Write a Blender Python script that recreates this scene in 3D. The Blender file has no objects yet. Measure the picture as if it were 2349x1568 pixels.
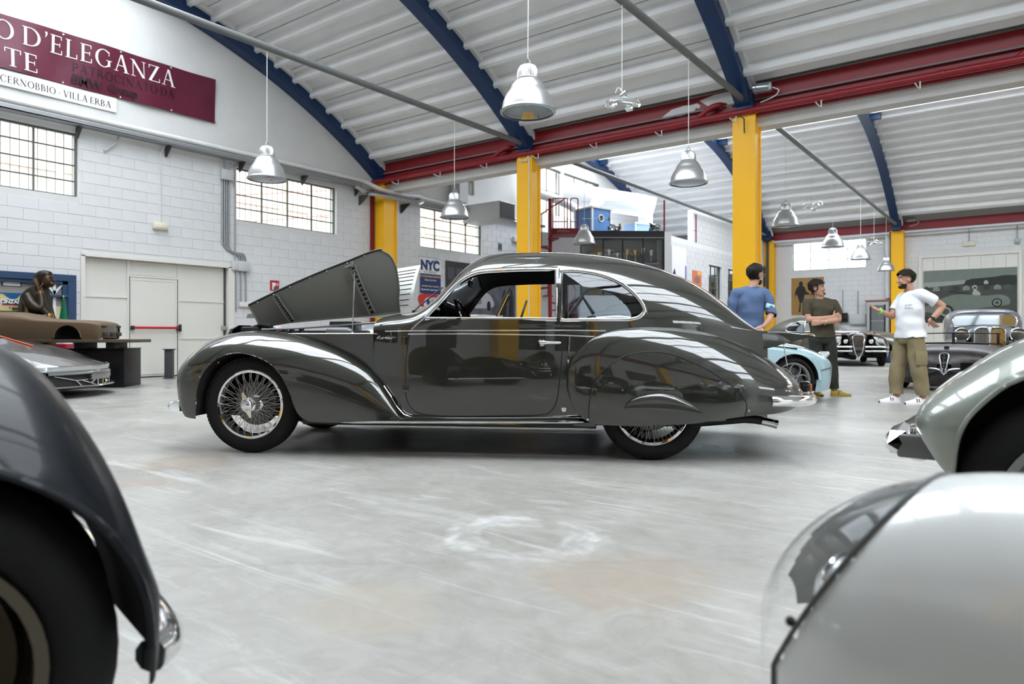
import bpy, bmesh, math, random
import numpy as np
from mathutils import Vector, Matrix, noise as mnoise
random.seed(7); PI = math.pi
sc = bpy.context.scene
COL = sc.collection
# ---------------------------------------------------------------- camera, world, light, exposure
YAW = math.radians(36.7)
cam_d = bpy.data.cameras.new('camera'); cam = bpy.data.objects.new('camera', cam_d); COL.objects.link(cam)
cam.location = (0, 0, 0.9); cam.rotation_euler = (PI/2, 0, YAW)
cam_d.sensor_width = 36.0; cam_d.lens = 1600.0/2349.0*36.0
cam_d.shift_y = -16.0/2349.0
cam_d.clip_start = 0.05; cam_d.clip_end = 300
cam_d.dof.use_dof = True; cam_d.dof.focus_distance = 5.25; cam_d.dof.aperture_fstop = 2.8
sc.camera = cam
sc.view_settings.view_transform = 'Standard'; sc.view_settings.look = 'None'
sc.view_settings.gamma = 1.0; sc.view_settings.use_curve_mapping = False
sc.view_settings.exposure = 0.66
sc.cycles.use_denoising = True
sc.cycles.max_bounces = 12; sc.cycles.diffuse_bounces = 6; sc.cycles.glossy_bounces = 5
sc.cycles.transmission_bounces = 8; sc.cycles.transparent_max_bounces = 16
sc.cycles.caustics_reflective = False; sc.cycles.caustics_refractive = False
sc.cycles.sample_clamp_indirect = 6.0
w = bpy.data.worlds.new('sky'); sc.world = w; w.use_nodes = True
wn = w.node_tree.nodes; wl = w.node_tree.links
bg = wn['Background']
tc = wn.new('ShaderNodeTexCoord'); sx = wn.new('ShaderNodeSeparateXYZ'); wr = wn.new('ShaderNodeValToRGB')
wl.new(tc.outputs['Generated'], sx.inputs[0]); wl.new(sx.outputs['Z'], wr.inputs[0]); wl.new(wr.outputs[0], bg.inputs[0])
wr.color_ramp.elements[0].position = 0.0; wr.color_ramp.elements[0].color = (0.80, 0.86, 0.92, 1)
wr.color_ramp.elements[1].position = 1.0; wr.color_ramp.elements[1].color = (0.93, 0.96, 1.0, 1)
bg.inputs[1].default_value = 6.5

# ---------------------------------------------------------------- vault numbers (world x runs along the beams, y along the side wall)
VR = 15.4; VZ = 8.45; BAY = 5.23
ARCH_X = [-14.85] + [-9.70 + BAY*i for i in range(6)]
VAULTS = [4.5, 23.35]          # crown lines
HALF = 9.25; SKY = 2.7         # half span, half width of the skylight
def vz(d, off=0.0):
    r = VR + off
    return VZ - VR + math.sqrt(max(0, r*r - d*d))

def portal(name, loc, rot, sx_, sy_):
    l = bpy.data.lights.new(name, 'AREA'); l.shape = 'RECTANGLE'; l.size = sx_; l.size_y = sy_
    l.cycles.is_portal = True
    o = bpy.data.objects.new(name, l); COL.objects.link(o); o.location = loc; o.rotation_euler = rot
    return o
for yc in VAULTS:
    portal('skylight_portal', (0.9, yc, 8.95), (0, 0, 0), 31.5, 2*SKY)
for (y0, y1) in ((3.0, 5.89), (9.28, 12.22), (15.43, 18.42)):
    portal('window_portal', (-15.3, (y0+y1)/2, 4.2), (0, -PI/2, 0), 1.25, y1-y0)

GABLE = [(17.2, 18.0, 5.55, 6.5), (20.7, 23.4, 5.6, 7.4), (23.6, 26.4, 5.6, 7.4)]
for (y0, y1, z0, z1) in GABLE[1:]:
    portal('window_portal', (-15.3, (y0+y1)/2, (z0+z1)/2), (0, -PI/2, 0), z1-z0, y1-y0)

# ---------------------------------------------------------------- helpers
MATS = {}
def mat(name, color=(.8, .8, .8), rough=.5, metal=0.0, coat=0.0, spec=.5, emit=None, estr=0.0, trans=0.0, ior=1.45,
        noise=None, bump=None, coat_rough=.03, flake=0.0):
    """procedural material; noise=(scale, amount, colour2) mottles the colour; bump=(scale, strength, distance)"""
    if name in MATS: return MATS[name]
    m = bpy.data.materials.new(name); m.use_nodes = True
    nt = m.node_tree; b = nt.nodes['Principled BSDF']
    b.inputs['Base Color'].default_value = (*color, 1); b.inputs['Roughness'].default_value = rough
    b.inputs['Metallic'].default_value = metal; b.inputs['IOR'].default_value = ior
    b.inputs['Specular IOR Level'].default_value = spec
    b.inputs['Coat Weight'].default_value = coat; b.inputs['Coat Roughness'].default_value = coat_rough
    b.inputs['Transmission Weight'].default_value = trans
    if emit: b.inputs['Emission Color'].default_value = (*emit, 1); b.inputs['Emission Strength'].default_value = estr
    if noise or bump or flake:
        co = nt.nodes.new('ShaderNodeTexCoord')
    if noise:
        n = nt.nodes.new('ShaderNodeTexNoise'); n.inputs['Scale'].default_value = noise[0]; n.inputs['Detail'].default_value = 6
        n.inputs['Roughness'].default_value = .62
        nt.links.new(co.outputs['Object'], n.inputs['Vector'])
        r = nt.nodes.new('ShaderNodeValToRGB'); r.color_ramp.elements[0].position = .35; r.color_ramp.elements[1].position = .7
        c2 = noise[2]; k = noise[1]
        r.color_ramp.elements[0].color = (*[color[i]*(1-k)+c2[i]*k for i in range(3)], 1); r.color_ramp.elements[1].color = (*color, 1)
        nt.links.new(n.outputs['Fac'], r.inputs[0]); nt.links.new(r.outputs[0], b.inputs['Base Color'])
    if bump:
        n2 = nt.nodes.new('ShaderNodeTexNoise'); n2.inputs['Scale'].default_value = bump[0]; n2.inputs['Detail'].default_value = 4
        nt.links.new(co.outputs['Object'], n2.inputs['Vector'])
        bp = nt.nodes.new('ShaderNodeBump'); bp.inputs['Strength'].default_value = bump[1]; bp.inputs['Distance'].default_value = bump[2]
        nt.links.new(n2.outputs['Fac'], bp.inputs['Height']); nt.links.new(bp.outputs[0], b.inputs['Normal'])
    MATS[name] = m; return m
def glass_mat(name, tint=(.9, .95, .95), refl=.12, rough=.02):
    """thin pane: mostly see-through, partly mirror, more at a grazing angle"""
    if name in MATS: return MATS[name]
    m = bpy.data.materials.new(name); m.use_nodes = True; nt = m.node_tree
    for n in list(nt.nodes): nt.nodes.remove(n)
    out = nt.nodes.new('ShaderNodeOutputMaterial'); mx = nt.nodes.new('ShaderNodeMixShader')
    t = nt.nodes.new('ShaderNodeBsdfTransparent'); t.inputs[0].default_value = (*tint, 1)
    g = nt.nodes.new('ShaderNodeBsdfGlossy'); g.inputs['Roughness'].default_value = rough; g.inputs[0].default_value = (.95, .97, 1, 1)
    fr = nt.nodes.new('ShaderNodeLayerWeight'); fr.inputs[0].default_value = .5      # same from both sides of the pane
    pw_ = nt.nodes.new('ShaderNodeMath'); pw_.operation = 'POWER'; pw_.inputs[1].default_value = 4.5
    ad = nt.nodes.new('ShaderNodeMath'); ad.operation = 'MULTIPLY_ADD'; ad.inputs[1].default_value = .85; ad.inputs[2].default_value = refl; ad.use_clamp = True
    nt.links.new(fr.outputs['Facing'], pw_.inputs[0]); nt.links.new(pw_.outputs[0], ad.inputs[0]); nt.links.new(ad.outputs[0], mx.inputs[0])
    nt.links.new(t.outputs[0], mx.inputs[1]); nt.links.new(g.outputs[0], mx.inputs[2]); nt.links.new(mx.outputs[0], out.inputs[0])
    MATS[name] = m; return m

class MB:
    def __init__(s): s.v = []; s.f = []
    def add(s, vs, fs):
        o = len(s.v); s.v += [tuple(map(float, p)) for p in vs]; s.f += [tuple(i+o for i in f) for f in fs]; return s
    def box(s, c, d, rz=0, rx=0, ry=0):
        M = Matrix.Translation(c) @ Matrix.Rotation(rz, 4, 'Z') @ Matrix.Rotation(ry, 4, 'Y') @ Matrix.Rotation(rx, 4, 'X')
        h = [x/2 for x in d]
        vs = [M @ Vector((sx*h[0], sy*h[1], sz*h[2])) for sx in (-1, 1) for sy in (-1, 1) for sz in (-1, 1)]
        return s.add(vs, [(0, 1, 3, 2), (4, 6, 7, 5), (0, 4, 5, 1), (2, 3, 7, 6), (0, 2, 6, 4), (1, 5, 7, 3)])
    def bb(s, x0, x1, y0, y1, z0, z1): return s.box(((x0+x1)/2, (y0+y1)/2, (z0+z1)/2), (x1-x0, y1-y0, z1-z0))
    def cbox(s, c, d, bev, rz=0, rx=0, ry=0):
        """box with chamfered vertical and horizontal edges"""
        M = Matrix.Translation(c) @ Matrix.Rotation(rz, 4, 'Z') @ Matrix.Rotation(ry, 4, 'Y') @ Matrix.Rotation(rx, 4, 'X')
        bm = bmesh.new(); bmesh.ops.create_cube(bm, size=1)
        for v in bm.verts: v.co = Vector((v.co.x*d[0], v.co.y*d[1], v.co.z*d[2]))
        bmesh.ops.bevel(bm, geom=list(bm.edges), offset=bev, segments=2, affect='EDGES', profile=.5)
        bm.verts.index_update()
        s.add([M @ v.co for v in bm.verts], [[v.index for v in f.verts] for f in bm.faces]); bm.free(); return s
    def tube(s, pts, r, n=8, closed=False, caps=True, flat=1.0, up=None):
        pts = [Vector(p) for p in pts]; m = len(pts); rs = r if isinstance(r, (list, tuple)) else [r]*m
        o = len(s.v); prev = None; vs = []
        for i, p in enumerate(pts):
            a = pts[(i-1) % m] if (closed or i > 0) else p; b = pts[(i+1) % m] if (closed or i < m-1) else p
            t = (b-a);  t = t.normalized() if t.length > 1e-9 else Vector((0, 0, 1))
            if up is not None: u = Vector(up)
            elif prev is None: u = Vector((0, 0, 1)) if abs(t.z) < .9 else Vector((1, 0, 0))
            else: u = prev
            u = u - t*u.dot(t); u = u.normalized() if u.length > 1e-6 else t.orthogonal().normalized()
            prev = u; w_ = t.cross(u)
            for k in range(n):
                an = 2*PI*k/n
                vs.append(p + u*math.cos(an)*rs[i]*flat + w_*math.sin(an)*rs[i])
        fs = []
        for i in range(m if closed else m-1):
            j = (i+1) % m
            for k in range(n):
                l = (k+1) % n; fs.append((i*n+k, i*n+l, j*n+l, j*n+k))
        if caps and not closed: fs.append(tuple(range(n))[::-1]); fs.append(tuple((m-1)*n+k for k in range(n)))
        return s.add(vs, fs)
    def lathe(s, prof, n=24, M=None, cap=False):
        """prof = (radius, height) pairs, turned about local z, then put through M"""
        M = M or Matrix(); vs = []; fs = []; m = len(prof)
        for k in range(n):
            c, d = math.cos(2*PI*k/n), math.sin(2*PI*k/n)
            for (r, z) in prof: vs.append(M @ Vector((r*c, r*d, z)))
        for k in range(n):
            l = (k+1) % n
            for i in range(m-1): fs.append((k*m+i, l*m+i, l*m+i+1, k*m+i+1))
        if cap: fs.append(tuple(k*m for k in range(n))[::-1]); fs.append(tuple(k*m+m-1 for k in range(n)))
        return s.add(vs, fs)
    def prism(s, poly, fn, t0, t1):
        """closed outline poly[(u,v)] extruded between t0 and t1; fn(u,v,t) -> xyz"""
        n = len(poly)
        vs = [fn(u, v, t0) for u, v in poly] + [fn(u, v, t1) for u, v in poly]
        fs = [tuple(range(n))[::-1], tuple(range(n, 2*n))] + [(i, (i+1) % n, n+(i+1) % n, n+i) for i in range(n)]
        return s.add(vs, fs)
    def grid(s, P, closed_u=False, closed_v=False, keep=None):
        """P[i][j] rows of points"""
        nu = len(P); nv = len(P[0]); vs = [p for row in P for p in row]; fs = []
        for i in range(nu if closed_u else nu-1):
            for j in range(nv if closed_v else nv-1):
                q = (i*nv+j, ((i+1) % nu)*nv+j, ((i+1) % nu)*nv+(j+1) % nv, i*nv+(j+1) % nv)
                if keep is None or keep(i, j): fs.append(q)
        return s.add(vs, fs)
    def sphere(s, c, r, n=12, m=8, sc_=(1, 1, 1)):
        c = Vector(c); vs = []; fs = []
        for i in range(m+1):
            a = PI*i/m
            for k in range(n):
                b = 2*PI*k/n
                vs.append(c + Vector((r*math.sin(a)*math.cos(b)*sc_[0], r*math.sin(a)*math.sin(b)*sc_[1], r*math.cos(a)*sc_[2])))
        for i in range(m):
            for k in range(n): fs.append((i*n+k, (i+1)*n+k, (i+1)*n+(k+1) % n, i*n+(k+1) % n))
        return s.add(vs, fs)
    def mesh(s, name, smooth=True, angle=40, merge=True):
        me = bpy.data.meshes.new(name); me.from_pydata(s.v, [], s.f)
        bm = bmesh.new(); bm.from_mesh(me)
        if merge: bmesh.ops.remove_doubles(bm, verts=bm.verts, dist=1e-5)
        bmesh.ops.recalc_face_normals(bm, faces=bm.faces)
        bm.to_mesh(me); bm.free()
        if smooth:
            me.polygons.foreach_set('use_smooth', [True]*len(me.polygons))
            me.set_sharp_from_angle(angle=math.radians(angle))
        me.update(); return me
def link(name, me, m, parent=None):
    o = bpy.data.objects.new(name, me); COL.objects.link(o)
    if m is not None and hasattr(me, 'materials') and len(me.materials) == 0: me.materials.append(m)
    if parent is not None: o.parent = parent
    return o
def obj(name, mb, m, parent=None, smooth=True, angle=40):
    return link(name, mb.mesh(name, smooth, angle), m, parent)
def tag(o, label, cat, group=None):
    o['label'] = label; o['category'] = cat
    if group: o['group'] = group
    return o
def thing(name, label, cat, loc=(0, 0, 0), rz=0.0, group=None):
    o = bpy.data.objects.new(name, None); COL.objects.link(o); o.empty_display_size = .1
    o.location = loc; o.rotation_euler = (0, 0, rz); return tag(o, label, cat, group)
def struct(o): o['kind'] = 'structure'; return o
def stuff(o): o['kind'] = 'stuff'; return o
def dup(root, loc=None, rz=None, label=None):
    r = root.copy(); COL.objects.link(r)
    if loc is not None: r.location = loc
    if rz is not None: r.rotation_euler = (0, 0, rz)
    if label: r['label'] = label
    for ch in list(root.children):
        c = ch.copy(); COL.objects.link(c); c.parent = r
        for g in list(ch.children):
            d = g.copy(); COL.objects.link(d); d.parent = c
    return r
def pchip(xs, ys, x):
    """monotone cubic through the points"""
    xs = np.asarray(xs, float); ys = np.asarray(ys, float); x = np.clip(np.asarray(x, float), xs[0], xs[-1])
    h = np.diff(xs); d = np.diff(ys)/h; m = np.zeros_like(ys)
    for i in range(1, len(xs)-1):
        if d[i-1]*d[i] > 0:
            w1 = 2*h[i]+h[i-1]; w2 = h[i]+2*h[i-1]; m[i] = (w1+w2)/(w1/d[i-1]+w2/d[i])
    m[0] = d[0]; m[-1] = d[-1]
    k = np.clip(np.searchsorted(xs, x)-1, 0, len(h)-1); t = (x-xs[k])/h[k]
    return (ys[k]*(1+2*t)*(1-t)**2 + m[k]*h[k]*t*(1-t)**2 + ys[k+1]*t*t*(3-2*t) + m[k+1]*h[k]*t*t*(t-1))
def smooth_poly(pts, n=6, closed=False):
    """Catmull-Rom through points of any dimension"""
    P = [np.array(p, float) for p in pts]; m = len(P); out = []
    for i in range(m if closed else m-1):
        p0 = P[(i-1) % m] if (closed or i > 0) else 2*P[0]-P[1]; p1 = P[i]; p2 = P[(i+1) % m]
        p3 = P[(i+2) % m] if (closed or i < m-2) else 2*P[-1]-P[-2]
        for k in range(n):
            t = k/n; out.append(tuple(.5*((2*p1)+(-p0+p2)*t+(2*p0-5*p1+4*p2-p3)*t*t+(-p0+3*p1-3*p2+p3)*t**3)))
    if not closed: out.append(tuple(P[-1]))
    return out
def in_poly(poly, x, z):
    c = False; n = len(poly); j = n-1
    for i in range(n):
        xi, zi = poly[i]; xj, zj = poly[j]
        if (zi > z) != (zj > z) and x < (xj-xi)*(z-zi)/(zj-zi)+xi: c = not c
        j = i
    return c
def text_mesh(name, body, size, align='CENTER', ext=.002, bold=0.0):
    """flat lettering in the built-in face, as a mesh in its own xy plane"""
    cu = bpy.data.curves.new(name, 'FONT'); cu.body = body; cu.size = size; cu.align_x = align; cu.align_y = 'CENTER'; cu.extrude = ext; cu.offset = bold
    cu.resolution_u = 3
    o = bpy.data.objects.new(name, cu); COL.objects.link(o)
    bpy.context.view_layer.update()
    me = bpy.data.meshes.new_from_object(o.evaluated_get(bpy.context.evaluated_depsgraph_get()))
    bpy.data.objects.remove(o); bpy.data.curves.remove(cu); me.name = name; return me
# ================================================================ materials of the building
def concrete_floor():
    m = bpy.data.materials.new('polished_concrete'); m.use_nodes = True; nt = m.node_tree; b = nt.nodes['Principled BSDF']
    N = nt.nodes.new; L = nt.links.new
    co = N('ShaderNodeTexCoord')
    def noise(scale, detail=6, dist=0.0, vec=None, rough=.6):
        n = N('ShaderNodeTexNoise'); n.inputs['Scale'].default_value = scale; n.inputs['Detail'].default_value = detail
        n.inputs['Distortion'].default_value = dist; n.inputs['Roughness'].default_value = rough
        L(vec or co.outputs['Object'], n.inputs['Vector']); return n.outputs['Fac']
    def ramp(f, p0, c0, p1, c1):
        r = N('ShaderNodeValToRGB'); e = r.color_ramp.elements; e[0].position = p0; e[1].position = p1; e[0].color = (*c0, 1); e[1].color = (*c1, 1)
        L(f, r.inputs[0]); return r.outputs[0]
    def mix(a, bb_, f, mode='MIX'):
        x = N('ShaderNodeMix'); x.data_type = 'RGBA'; x.blend_type = mode; x.clamp_factor = True
        if isinstance(f, float): x.inputs[0].default_value = f
        else: L(f, x.inputs[0])
        for s_, v in ((6, a), (7, bb_)):
            if isinstance(v, tuple): x.inputs[s_].default_value = (*v, 1)
            else: L(v, x.inputs[s_])
        return x.outputs[2]
    base = ramp(noise(.55, 8, .6), .3, (.285, .276, .25), .72, (.405, .397, .372))
    fine = ramp(noise(5, 9, 1.8, None, .7), .28, (.78, .77, .75), .74, (1.07, 1.07, 1.07))
    c = mix(base, fine, 1.0, 'MULTIPLY')
    # trowel streaks: stretched noise, turned a little
    mp = N('ShaderNodeMapping'); mp.inputs['Rotation'].default_value = (0, 0, math.radians(62)); mp.inputs['Scale'].default_value = (.55, 5.5, 1)
    L(co.outputs['Object'], mp.inputs['Vector'])
    st = ramp(noise(1.3, 9, 1.2, mp.outputs[0], .68), .52, (0, 0, 0), .72, (1, 1, 1))
    area = ramp(noise(.35, 3, .3), .42, (0, 0, 0), .62, (1, 1, 1))
    f1 = mix(st, area, 1.0, 'MULTIPLY')
    c = mix(c, (.53, .53, .51), f1)
    mp2 = N('ShaderNodeMapping'); mp2.inputs['Rotation'].default_value = (0, 0, math.radians(-8)); mp2.inputs['Scale'].default_value = (.8, 6, 1)
    mp2.inputs['Location'].default_value = (3, 7, 0); L(co.outputs['Object'], mp2.inputs['Vector'])
    st2 = ramp(noise(1.1, 9, 1.5, mp2.outputs[0], .7), .56, (0, 0, 0), .76, (.8, .8, .8))
    c = mix(c, (.54, .54, .525), st2)
    # swirl mark left by the power trowel, in front of the car
    vm = N('ShaderNodeVectorMath'); vm.operation = 'DISTANCE'; vm.inputs[1].default_value = (-1.84, 2.52, 0); L(co.outputs['Object'], vm.inputs[0])
    nd = noise(2.2, 5, .5)
    ma = N('ShaderNodeMath'); ma.operation = 'MULTIPLY_ADD'; ma.inputs[1].default_value = .55; L(nd, ma.inputs[0]); L(vm.outputs['Value'], ma.inputs[2])
    wv = N('ShaderNodeMath'); wv.operation = 'SINE'; mw = N('ShaderNodeMath'); mw.operation = 'MULTIPLY'; mw.inputs[1].default_value = 46; L(ma.outputs[0], mw.inputs[0]); L(mw.outputs[0], wv.inputs[0])
    rg = N('ShaderNodeMapRange'); rg.inputs[1].default_value = -1; rg.inputs[2].default_value = 1; rg.inputs[3].default_value = .35; rg.inputs[4].default_value = 1; L(wv.outputs[0], rg.inputs[0])
    ring = N('ShaderNodeValToRGB'); e = ring.color_ramp.elements; e[0].position = .38; e[0].color = (0, 0, 0, 1); e[1].position = .72; e[1].color = (0, 0, 0, 1)
    q = e.new(.50); q.color = (.75, .75, .75, 1); q = e.new(.60); q.color = (.75, .75, .75, 1)
    L(ma.outputs[0], ring.inputs[0])
    f2 = mix(ring.outputs[0], rg.outputs[0], 1.0, 'MULTIPLY'); f2 = mix(f2, ramp(noise(3.1, 8, 1.0), .40, (0, 0, 0), .62, (.8, .8, .8)), 1.0, 'MULTIPLY'); c = mix(c, (.66, .665, .66), f2)
    # brown stains
    for (x, y, r, col) in ((-4.80, 2.57, .50, (.24, .165, .11)), (-1.22, 2.29, .47, (.31, .235, .165)), (-4.32, 2.06, .33, (.34, .22, .165)), (-1.75, 1.55, .42, (.36, .32, .25))):
        v2 = N('ShaderNodeVectorMath'); v2.operation = 'DISTANCE'; v2.inputs[1].default_value = (x, y, 0); L(co.outputs['Object'], v2.inputs[0])
        m2 = N('ShaderNodeMath'); m2.operation = 'MULTIPLY_ADD'; m2.inputs[1].default_value = .5; L(noise(3.5, 7, 1), m2.inputs[0]); L(v2.outputs['Value'], m2.inputs[2])
        c = mix(c, col, ramp(m2.outputs[0], r, (.45, .45, .45), r+.12, (0, 0, 0)))
    # hair cracks
    vo = N('ShaderNodeTexVoronoi'); vo.feature = 'DISTANCE_TO_EDGE'; vo.inputs['Scale'].default_value = .21
    nv = N('ShaderNodeMix'); nv.data_type = 'VECTOR'; nv.inputs[0].default_value = .13
    nn = N('ShaderNodeTexNoise'); nn.inputs['Scale'].default_value = 3; nn.inputs['Detail'].default_value = 8; L(co.outputs['Object'], nn.inputs['Vector'])
    L(co.outputs['Object'], nv.inputs[4]); L(nn.outputs['Color'], nv.inputs[5]); L(nv.outputs[1], vo.inputs['Vector'])
    c = mix(c, (.22, .21, .20), ramp(vo.outputs['Distance'], .0003, (.30, .30, .30), .0012, (0, 0, 0)))
    L(c, b.inputs['Base Color'])
    rr = N('ShaderNodeMapRange'); rr.inputs[1].default_value = .3; rr.inputs[2].default_value = .7; rr.inputs[3].default_value = .26; rr.inputs[4].default_value = .46
    L(noise(1.7, 6, .5), rr.inputs[0]); L(rr.outputs[0], b.inputs['Roughness']); b.inputs['Specular IOR Level'].default_value = .5
    bp = N('ShaderNodeBump'); bp.inputs['Strength'].default_value = .05; bp.inputs['Distance'].default_value = .01
    L(noise(2.5, 4), bp.inputs['Height']); L(bp.outputs[0], b.inputs['Normal'])
    return m
M_PLASTER = mat('white_plaster', (.66, .66, .65), .75, noise=(1.3, .5, (.57, .57, .555)), bump=(9, .25, .01))
M_MORTAR = mat('block_joint', (.45, .45, .44), .9)
M_BLOCK = mat('painted_block', (.67, .675, .68), .6, noise=(2.0, .4, (.59, .59, .59)), bump=(30, .15, .004))
M_ROOF = mat('roof_panel_white', (.80, .80, .80), .6, noise=(1.2, .35, (.62, .62, .62)))
M_SEAM = mat('roof_seam', (.25, .25, .25), .8)
M_BLUE = mat('blue_steel', (.006, .030, .100), .42, noise=(3, .3, (.005, .022, .07)), bump=(20, .1, .003))
M_RED = mat('red_steel', (.22, .006, .011), .40, noise=(2.5, .35, (.14, .005, .009)), bump=(14, .15, .004))
M_REDPIPE = mat('red_pipe', (.25, .010, .016), .30, noise=(4, .3, (.18, .008, .014)))
M_YEL = mat('yellow_steel', (.95, .50, .010), .38, noise=(3, .25, (.88, .45, .008)), bump=(20, .1, .003))
M_TIE = mat('grey_tie', (.13, .135, .135), .45)
M_GUT = mat('concrete_gutter', (.62, .61, .60), .8, noise=(1.2, .5, (.48, .47, .46)), bump=(12, .2, .01))
M_WPIPE = mat('white_pipe', (.70, .70, .69), .4, noise=(4, .4, (.55, .54, .52)))
M_GREYMET = mat('grey_galvanised', (.33, .34, .35), .45, .6)
M_DARKMET = mat('dark_bracket', (.05, .05, .055), .5)
M_FRAME = mat('window_steel', (.10, .115, .10), .5)
M_CREAM = mat('cream_door', (.70, .685, .63), .5, noise=(1.5, .3, (.62, .60, .54)))
M_GLASS = glass_mat('window_glass', (.93, .94, .92), .08)
M_SKYG = glass_mat('skylight_glass', (.92, .95, .97), .06)
M_BLACK = mat('matt_black', (.012, .012, .013), .55)
M_GLOSSBLK = mat('gloss_black', (.010, .010, .011), .12, coat=.5)
M_CHROME = mat('chrome', (.86, .87, .88), .06, 1.0)
M_ALU = mat('brushed_aluminium', (.62, .63, .64), .30, 1.0)
M_WHITE = mat('white_paint', (.80, .80, .80), .45)
M_GLASSDK = glass_mat('tinted_glass', (.55, .58, .58), .14)

XR, YN, YF = 17.0, -5.05, 33.1     # right wall, near end, far end
# ---------------------------------------------------------------- floor
fl = struct(obj('floor', MB().bb(-15.4, XR+.3, YN-.3, YF+.3, -.2, 0), concrete_floor(), smooth=False))

# ---------------------------------------------------------------- walls with openings
def wall_mesh(fn, u0, u1, z0, z1, opens, th, tops=None, gable=()):
    """fn(u, z, t) -> xyz, t from 0 (inside) to th (outside); opens = [(u0,u1,z0,z1)]"""
    mb = MB()
    us = sorted({u0, u1, *[o[0] for o in opens], *[o[1] for o in opens]}); zs = sorted({z0, z1, *[o[2] for o in opens], *[o[3] for o in opens]})
    us = [u for u in us if u0 <= u <= u1]; zs = [z for z in zs if z0 <= z <= z1]
    for i in range(len(us)-1):
        for j in range(len(zs)-1):
            uc, zc = (us[i]+us[i+1])/2, (zs[j]+zs[j+1])/2
            if any(o[0] < uc < o[1] and o[2] < zc < o[3] for o in opens): continue
            for t in (0, th): mb.add([fn(us[i], zs[j], t), fn(us[i+1], zs[j], t), fn(us[i+1], zs[j+1], t), fn(us[i], zs[j+1], t)], [(0, 1, 2, 3)])
    for (a, b, c, d) in opens:
        for (p, q) in (((a, c), (b, c)), ((b, c), (b, d)), ((b, d), (a, d)), ((a, d), (a, c))):
            mb.add([fn(*p, 0), fn(*q, 0), fn(*q, th), fn(*p, th)], [(0, 1, 2, 3)])
    if tops:
        n = len(tops)
        for t in (0, th):
            for k in range(n-1):
                (ua, za), (ub, zb) = tops[k], tops[k+1]
                g = [q for q in gable if q[0] <= (ua+ub)/2 <= q[1]]
                if g:
                    mb.add([fn(ua, z1, t), fn(ub, z1, t), fn(ub, g[0][2], t), fn(ua, g[0][2], t)], [(0, 1, 2, 3)]); mb.add([fn(ua, g[0][3], t), fn(ub, g[0][3], t), fn(ub, zb, t), fn(ua, za, t)], [(0, 1, 2, 3)])
                else: mb.add([fn(ua, z1, t), fn(ub, z1, t), fn(ub, zb, t), fn(ua, za, t)], [(0, 1, 2, 3)])
    return mb
WINS_L = [(2.94, 5.89, 3.6, 4.85), (9.28, 12.22, 3.6, 4.85), (15.43, 18.42, 3.6, 4.85), (21.6, 24.6, 3.6, 4.85)]
DOOR_L = (5.98, 9.17, 0.0, 2.48)
tops = []
for yc in VAULTS:
    tops += [(yc + d, vz(d, .30)) for d in np.linspace(-HALF-.15, HALF+.15, 41)]
tops += [(u, vz(u-VAULTS[1], .30)) for g in GABLE for u in g[:2]]; tops.sort()
tops = [(YN-.2, 5.3)] + [t for t in tops if YN-.2 < t[0] < YF] + [(YF, 5.3)]
fnL = lambda u, z, t: (-15.0 - t, u, z)
wl_ = struct(obj('wall_left', wall_mesh(fnL, YN-.2, YF, 0, 5.2, WINS_L + [DOOR_L], .3, tops, GABLE), M_PLASTER, smooth=False))
# painted concrete blocks, each its own piece where it shows large enough
def blocks(parent, fn, u0, u1, z0, z1, opens, bw, bh, proud, visible, n_single, seedv, gap=.005):
    rnd = random.Random(seedv); cells = []
    rows = int((z1-z0)/bh)
    for r in range(rows):
        za, zb = z0+r*bh, z0+(r+1)*bh
        off = (r % 2)*bw/2; k = int((u1-u0)/bw)+2
        for i in range(-1, k):
            ua, ub = u0+i*bw+off, u0+(i+1)*bw+off
            ua, ub = max(ua, u0), min(ub, u1)
            if ub-ua < .06: continue
            segs = [(ua, ub)]
            for (oa, ob, oc, od) in opens:
                if zb > oc+.02 and za < od-.02:
                    ns = []
                    for (a, b) in segs:
                        if b <= oa or a >= ob: ns.append((a, b)); continue
                        if a < oa-.04: ns.append((a, oa))
                        if b > ob+.04: ns.append((ob, b))
                    segs = ns
            for (a, b) in segs: cells.append((a, b, za, zb))
    vis = [c for c in cells if visible((c[0]+c[1])/2, (c[2]+c[3])/2)]
    vis.sort(key=lambda c: -((c[1]-c[0]) > bw*.9))
    single = vis[:n_single]; ss = set(single); shared = {}
    def addblk(mb, w_, h_, cu, cz, p):
        e = .004; hw, hh = w_/2-gap/2, h_/2-gap/2
        vs = [fn(cu+sx*hw, cz+sz*hh, .002) for sx, sz in ((-1, -1), (1, -1), (1, 1), (-1, 1))] + [fn(cu+sx*(hw-e), cz+sz*(hh-e), -p) for sx, sz in ((-1, -1), (1, -1), (1, 1), (-1, 1))]
        mb.add(vs, [(0, 1, 5, 4), (1, 2, 6, 5), (2, 3, 7, 6), (3, 0, 4, 7), (4, 5, 6, 7)])
    base = Vector(fn(0, 0, 0))
    for (a, b, c, d) in single:
        key = (round(b-a, 3), round(d-c, 3))
        if key not in shared:
            mb = MB(); addblk(mb, b-a, d-c, 0, 0, proud)
            for i_, v in enumerate(mb.v): mb.v[i_] = tuple(Vector(v)-base)
            shared[key] = mb.mesh('block', False); shared[key].materials.append(M_BLOCK)
        o = link('block', shared[key], M_BLOCK, parent)
        o.location = Vector(fn((a+b)/2, (c+d)/2, -rnd.uniform(0, .0025)))
    mb = MB()
    for c in cells:
        if c not in ss: addblk(mb, c[1]-c[0], c[3]-c[2], (c[0]+c[1])/2, (c[2]+c[3])/2, proud+rnd.uniform(0, .0025))
    if mb.v: stuff(obj('blockwork', mb, M_BLOCK, parent, smooth=False))
skirtL = [(o[0], o[1], o[2], o[3]) for o in WINS_L] + [(DOOR_L[0]-.06, DOOR_L[1]+.06, 0, DOOR_L[3]+.06)]
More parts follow.
